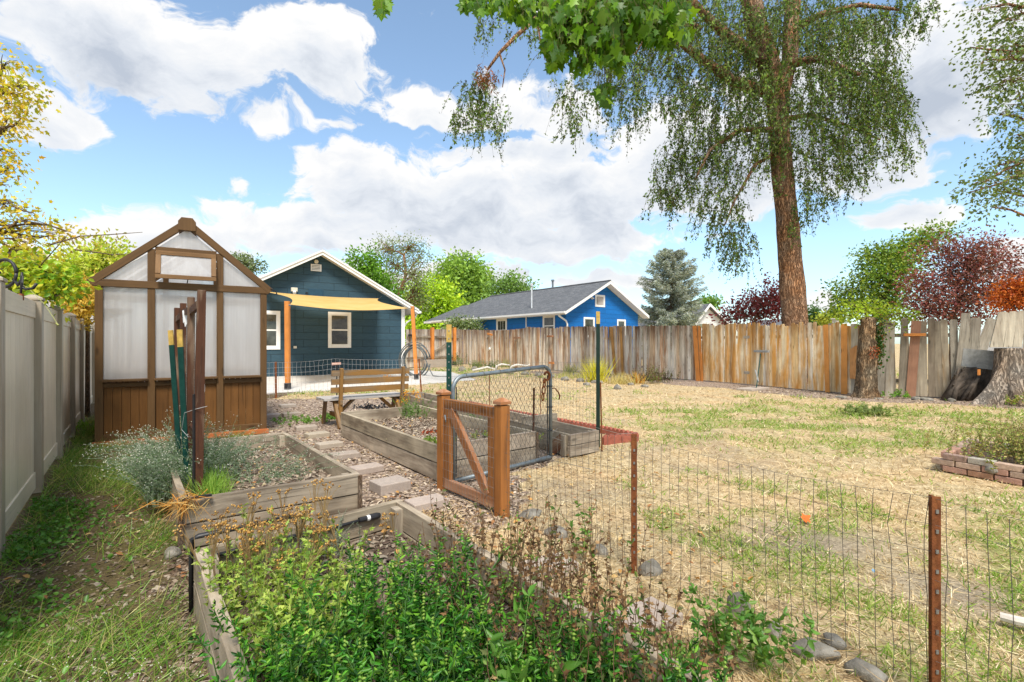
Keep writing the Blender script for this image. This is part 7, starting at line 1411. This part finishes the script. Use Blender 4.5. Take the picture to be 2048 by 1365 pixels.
nb_ = NB(); n = 160; p = at(730, 821, .02)[None] + rng.normal(size=(n, 3)) * [.2, .1, .03] + [0, .5, 0]; nb_.inst('maple', p, basis(rng.normal(size=(n, 3))), .04, .06, .05, (.015, .015, .015)); tag(nb_.build('black_netting', M['black']), 'crumpled black netting on the chips under the bench', 'netting')
# tufts along the back fence
for (px, py, r_, n, h, cols, lab) in ((1192, 764, .30, 320, 1.0, [(.62, .58, .04), (.72, .66, .08), (.52, .5, .05)], 'bright yellow ornamental grass clump at the foot of the back fence'), (1240, 768, .6, 260, .45, [(.60, .50, .22), (.5, .42, .14)], 'pale dry grass tufts right of the yellow clump'), (1273, 767, .2, 110, .5, [(.72, .36, .05), (.66, .42, .1)], 'small orange-yellow grass tuft beside the black bag'), (1140, 748, .25, 120, .6, [(.3, .36, .1), (.5, .45, .2)], 'thin green-yellow tufts left of the yellow clump'), (1150, 756, .9, 260, .3, [(.35, .40, .10), (.5, .44, .2)], 'low mixed weeds among the row of rocks'), (1018, 735, .35, 150, .6, [(.4, .42, .12), (.3, .34, .1)], 'dry green tuft behind the bleached branch')):
    g = arr(T(px, py))[None] + rng.normal(size=(n, 3)) * [r_ * .5, r_ * .35, 0]; q = NB(); q.inst('blade', g, basis(rng.normal(size=(n, 3)) * [.45, .45, .1] + [0, 0, 1]), .02, h * rng.uniform(.5, 1.1, n), h, pal(cols, n)); tag(q.build('grass_clump', M['dry']), lab, 'grass clump')
for (px, py, h, n, cols, lab) in ((1300, 768, .8, 30, [(.16, .07, .05), (.25, .3, .08)], 'reddish green weed right of the black bag'), (1325, 765, .55, 34, [(.10, .05, .04), (.14, .16, .05)], 'dark low shrub at the fence foot right of the red weed'), (916, 733, .9, 34, [(.14, .24, .06), (.22, .3, .1)], 'green shrub at the orange corner post of the fence'), (955, 736, .5, 40, [(.2, .3, .08), (.3, .36, .1)], 'green weeds between rocks below the leaning poles'), (985, 738, .6, 30, [(.14, .24, .07)], 'dark green weed left of the bleached branch'), (1740, 830, .22, 50, [(.28, .36, .12)], 'pale green weed tuft in mulch before the ivy post'), (1800, 796, .2, 14, [(.2, .42, .05)], 'tiny green sprout below the brown picket'), (1975, 795, .3, 10, [(.3, .5, .04)], 'lime sprout on the front of the stump'), (2055, 812, .3, 26, [(.5, .42, .14), (.25, .4, .05)], 'dry and green weeds right of the stump root')):
    g = arr(T(px, py, .0))[None] + rng.normal(size=(n, 3)) * [.22, .15, 0]; plant('fence_weed', lab, g, rng.uniform(h * .5, h, n), rng.uniform(.1, .5, n), (.15, .16, .06), 22, .07, cols, wr=.5, r=.004, mat='leaf')
c = arr(PC + PD1 * .75 + PD2 * .75 + UP * .12); n = 420; plant('dried_shrub', 'half dried yellow-green shrub growing inside the brick planter', c[None] + rng.normal(size=(n, 3)) * [.36, .32, 0], rng.uniform(.2, .52, n), rng.uniform(.1, .6, n), (.24, .18, .08), 26, .035, [(.42, .42, .10), (.26, .34, .07), (.50, .42, .16), (.18, .26, .06), (.3, .2, .08)], wr=.5, mat='dry', cat='shrub')
for k, (t, lab) in enumerate(((.40, 'pale lump of concrete set in the planter wall at left'), (.93, 'pale rough lump on top of the planter wall'), (1.10, 'second pale rough lump on top of the planter wall at the edge'))):
    p = PC + PD1 * t + UP * (.10 if k == 0 else .215); import bmesh; bm = bmesh.new(); bmesh.ops.create_icosphere(bm, subdivisions=3, radius=1); rr = random.Random(k)
    for v in bm.verts: v.co = Vector((v.co.x * .055, v.co.y * .055, v.co.z * .04)) * (1 + .35 * (fbm(np.array([v.co.x * 3 + k]), np.array([v.co.y * 3 + v.co.z * 2]), 1.2, 2)[0] - .5))
    me = bpy.data.meshes.new('concrete_lump'); bm.to_mesh(me); bm.free(); tag(link('concrete_lump', me, M['stone'], None, p - PD2 * (.03 if k == 0 else 0), smooth=True), lab, 'rock')
# ornament hook at the left edge
b = MB(); c = P(10, 547, 4.0)
ring = [c + Vector((.09 * math.cos(t), 0, .11 * math.sin(t))) for t in np.linspace(0, 6.2832, 24)]; b.tube(ring, .012, 8); b.tube([P(28, 560, 4.0), P(36, 571, 4.0), P(42, 562, 4.0), P(44, 552, 4.0), P(43, 575, 4.0), P(52, 579, 4.0), P(66, 577, 4.0), P(73, 568, 4.0)], .011, 8)
b.tube([P(44, 545, 4.0), P(43, 560, 4.0), P(42, 590, 3.98)], .008, 6); b.tube([P(-40, 560, 4.0), P(0, 545, 4.0)], .012, 8); b.tube([P(-40, 560, 4.0), Vector((P(-40, 560, 4.0).x, 4.0, 0))], .014, 8); ho = b.build('scroll_hook', M['black'], smooth=True); tag(ho, 'black wrought iron scroll hook above the vinyl fence at the left edge', 'hook')
b = MB(); b.beam(P(42, 588, 3.96), P(42, 601, 3.96), .03, .02, up=(0, 1, 0)); b.build('clip', M['rust'], ho)
# a long grass stem over the fence
b = MB(); b.col = (.35, .36, .12); b.tube([P(20, 560, 4.4), P(55, 575, 4.3), P(90, 610, 4.1), P(117, 651, 3.9)], .0022, 5); b.tube([P(117, 651, 3.9), P(112, 647, 3.9)], .007, 5); tag(b.build('bent_stem', M['stem']), 'long thin bent stem hanging over the vinyl fence', 'stem')

# ------------------------------------------------------------------ ground cover: blades, straw and chips
def scatter(N, ylo, yhi, p=.7, xr=1.25):
    u = rng.uniform(0, 1, N); e = max(1 - p, 1e-3); y = (ylo ** e + u * (yhi ** e - ylo ** e)) ** (1 / e); x = rng.uniform(-xr, xr, N) * y; return x, y
BEDS = [[tuple(p[:2]) for p in B] for B in (B1, B2, B3, B4)]
GHP = [(-5.45, 6.4), (-3.7, 7.5), (-5.5, 9.9), (-7.3, 8.8)]
def blocked(x, y, beds=True):
    r = inpoly(x, y, PATIO) | inpoly(x, y, GHP) | (x < FX(y) + .05)
    if beds:
        for B in BEDS: r |= inpoly(x, y, B)
    return r
def gz(x, y): return ((fbm(x, y, .9, 1) - .5) * .035 + (fbm(x, y, 4, 2) - .5) * .03) * np.clip(1.4 - np.hypot(x, y - 8) / 30, 0, 1) - .008
def basis_flat(N, tilt): th = rng.uniform(0, 6.283, N); d = np.stack([np.cos(th), np.sin(th), rng.normal(size=N) * tilt], 1); up = np.stack([rng.normal(size=N) * .35, rng.normal(size=N) * .35, np.ones(N)], 1); d = nrm(d); x = nrm(np.cross(d, up)); return np.stack([x, d, np.cross(x, d)], -1)
# straw / dry blades on the lawn
x, y = scatter(120000, 1.3, 22, 1.0); k = ~blocked(x, y) & (fence_dist(x, y) > .3) & ~((y > 26)); x, y = x[k], y[k]; mul, g, s, left = zones(x, y)
k = (~left) & (rng.uniform(size=len(x)) > mul * .92) & (rng.uniform(size=len(x)) > s * .85); xx, yy = x[k], y[k]; N = len(xx); sz = rng.uniform(.03, .085, N) * (.75 + yy * .07)
tallf = rng.uniform(size=N) < .3; B_ = np.where(tallf[:, None, None], basis(rng.normal(size=(N, 3)) * [.7, .7, .2] + [0, 0, .8]), basis_flat(N, .22)); nb_ = NB()
nb_.inst('blade', np.stack([xx, yy, gz(xx, yy) + .004], 1), B_, .0022 + .0009 * yy, sz * np.where(tallf, .7, 1.2), sz, pal([(.60, .46, .25), (.72, .57, .34), (.44, .31, .16), (.80, .68, .45), (.26, .17, .09)], N, .2)); tag(nb_.build('dry_grass', M['dry']), 'straw coloured dried lawn grass', 'grass', kind='stuff')
# long straw lying beside the nearest bed
c0 = b3o + bB * 1.5 + bA * 1.3; N = 5200; t = rng.uniform(-.4, 2.9, N); s_ = 1.12 + np.abs(rng.normal(size=N)) * .38; p = b3o[None] + bB * s_[:, None] + bA * t[:, None]; k = p[:, 1] > .8; p = p[k]; N = len(p); p[:, 2] = .004 + rng.uniform(0, .035, N)
nb_ = NB(); L = rng.uniform(.06, .19, N); nb_.inst('blade', p, basis_flat(N, .18), .0032, L, L, pal([(.68, .50, .26), (.78, .62, .38), (.55, .36, .16), (.42, .27, .12)], N)); tag(nb_.build('straw', M['dry']), 'long golden straw lying between the nearest bed and the wire fence', 'straw', kind='stuff')
# green blades on the lawn and by the patio
x, y = scatter(150000, 1.3, 27, .9); k = ~blocked(x, y); x, y = x[k], y[k]; mul, g, s, left = zones(x, y); m3 = fbm(x, y, 3.2, 91); k = (~left) & (rng.uniform(size=len(x)) < np.clip(g * 2.0, 0, 1) * np.clip((m3 - .30) * 6, 0.15, 1)); xx, yy = x[k], y[k]; N = len(xx); sz = rng.uniform(.025, .06, N) * (.8 + yy * .08)
nb_ = NB(); nb_.inst('blade', np.stack([xx, yy, gz(xx, yy)], 1), basis(rng.normal(size=(N, 3)) * [.7, .7, .2] + [0, 0, .7]), .0035 + .0014 * yy, sz * 1.25, sz, pal([(.22, .35, .05), (.32, .44, .08), (.16, .28, .04), (.42, .48, .14)], N)); tag(nb_.build('lawn_grass', M['leaf']), 'green patches of lawn grass', 'grass', kind='stuff')
# weeds and long grass beside the vinyl fence
N = 64000; y = rng.uniform(1.15, 9, N) ** 1.0; x = FX(y) + .08 + rng.uniform(0, 1, N) * (2.6); k = ~blocked(x, y); x, y = x[k], y[k]; mul, g, s, left = zones(x, y); k = left & (rng.uniform(size=len(x)) < np.clip(fbm(x, y, 1.9, 61) * 4.6 - 2.0 + np.clip((.5 - (x - FX(y))) * .8, 0, .5), .03, 1)) & (rng.uniform(size=len(x)) > mul * .8); xx, yy = x[k], y[k]; N = len(xx)
sw = np.stack([.7 + .0 * xx, .25 + 0 * xx, 0 * xx], 1); d = rng.normal(size=(N, 3)) * [.6, .6, .15] + sw * .5 + [0, 0, .55]; sz = rng.uniform(.07, .21, N); nb_ = NB(); nb_.inst('blade', np.stack([xx, yy, gz(xx, yy)], 1), basis(d), .0042 + 0 * sz, sz, sz, pal([(.11, .27, .03), (.18, .36, .04), (.08, .19, .025), (.32, .42, .09), (.52, .46, .20), (.24, .38, .06)], N, .3)); tag(nb_.build('weedy_grass', M['leafnear']), 'long green weedy grass along the vinyl fence', 'grass', kind='stuff')
# broad low weeds, bottom left and at the fence foot
N = 5200; y = rng.uniform(1.2, 4.2, N); x = FX(y) + .08 + np.abs(rng.normal(size=N)) * .26; k = ~blocked(x, y) & (fbm(x, y, 2.2, 19) > .48); x, y = x[k], y[k]; N = len(x); nb_ = NB(); s = rng.uniform(.015, .038, N); nb_.inst('oval', np.stack([x, y, gz(x, y) + rng.uniform(.005, .09, N)], 1), basis(rng.normal(size=(N, 3)) * [1, 1, .35] + [0, 0, .15], roll=None), s * .7, s, s, pal([(.07, .19, .025), (.10, .26, .03), (.15, .32, .05)], N))
n2 = 500; x2 = rng.uniform(-2.2, -1.0, n2); y2 = rng.uniform(1.35, 2.0, n2); nb_.inst('bud', np.stack([x2, y2, rng.uniform(.05, .12, n2)], 1), basis(rng.normal(size=(n2, 3))), .007, .007, .006, (.72, .72, .68)); tag(nb_.build('ground_weeds', M['leafnear']), 'low broad leaved green weeds at the foot of the vinyl fence', 'weeds', kind='stuff')
# wood chips
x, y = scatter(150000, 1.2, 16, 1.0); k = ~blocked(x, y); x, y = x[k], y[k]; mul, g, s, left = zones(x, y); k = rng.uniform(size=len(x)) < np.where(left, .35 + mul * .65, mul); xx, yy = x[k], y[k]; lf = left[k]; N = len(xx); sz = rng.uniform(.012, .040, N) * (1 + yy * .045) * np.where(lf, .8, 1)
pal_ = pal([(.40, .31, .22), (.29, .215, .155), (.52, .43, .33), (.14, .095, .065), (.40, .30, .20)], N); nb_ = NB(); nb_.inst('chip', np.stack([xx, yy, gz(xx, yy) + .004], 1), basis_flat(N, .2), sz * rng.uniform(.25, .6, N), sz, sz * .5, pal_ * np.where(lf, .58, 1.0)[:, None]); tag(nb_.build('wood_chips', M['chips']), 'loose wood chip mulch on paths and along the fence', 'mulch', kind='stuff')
for B, z, n, dk, lab in ((B1, .19, 3000, .9, 'wood chips inside the herb bed'), (B2, .205, 5200, 1., 'wood chips inside the long bed'), (B3, .15, 3800, .6, 'dark wood chips inside the nearest bed'), (B4, .135, 2500, 1., 'wood chips inside the narrow bed')):
    u, v = rng.uniform(.04, .96, n), rng.uniform(.02, .98, n); C4 = [arr(p) for p in B]; p = (C4[0] * ((1 - u) * (1 - v))[:, None] + C4[1] * (u * (1 - v))[:, None] + C4[2] * (u * v)[:, None] + C4[3] * ((1 - u) * v)[:, None]); p[:, 2] = z + (fbm(p[:, 0], p[:, 1], 3, 8) - .5) * .05 + .006; sz = rng.uniform(.015, .05, n); nb_ = NB(); nb_.inst('chip', p, basis_flat(n, .25), sz * rng.uniform(.2, .5, n), sz, sz * .5, pal([(.38, .30, .22), (.27, .20, .145), (.5, .42, .32), (.15, .10, .075)], n) * dk); tag(nb_.build('bed_chips', M['chips']), lab, 'mulch', kind='stuff')
# fallen leaves around the path and gate
N = 900; x = rng.uniform(-3.2, 1.5, N); y = rng.uniform(2.6, 7.5, N); k = ~blocked(x, y, False); x, y = x[k], y[k]; N = len(x); s = rng.uniform(.02, .05, N); zz = np.full(N, .02)
for B, z in ((B1, .21), (B2, .225), (B3, .175), (B4, .15)): zz = np.where(inpoly(x, y, [tuple(q[:2]) for q in B]), z, zz)
nb_ = NB(); nb_.inst('oval', np.stack([x, y, zz], 1), basis_flat(N, .3), s * .6, s, s, pal([(.55, .30, .10), (.62, .42, .18), (.38, .18, .08), (.6, .5, .3)], N)); tag(nb_.build('leaf_litter', M['dry']), 'scattered dry leaves around the path and gate', 'leaf litter', kind='stuff')
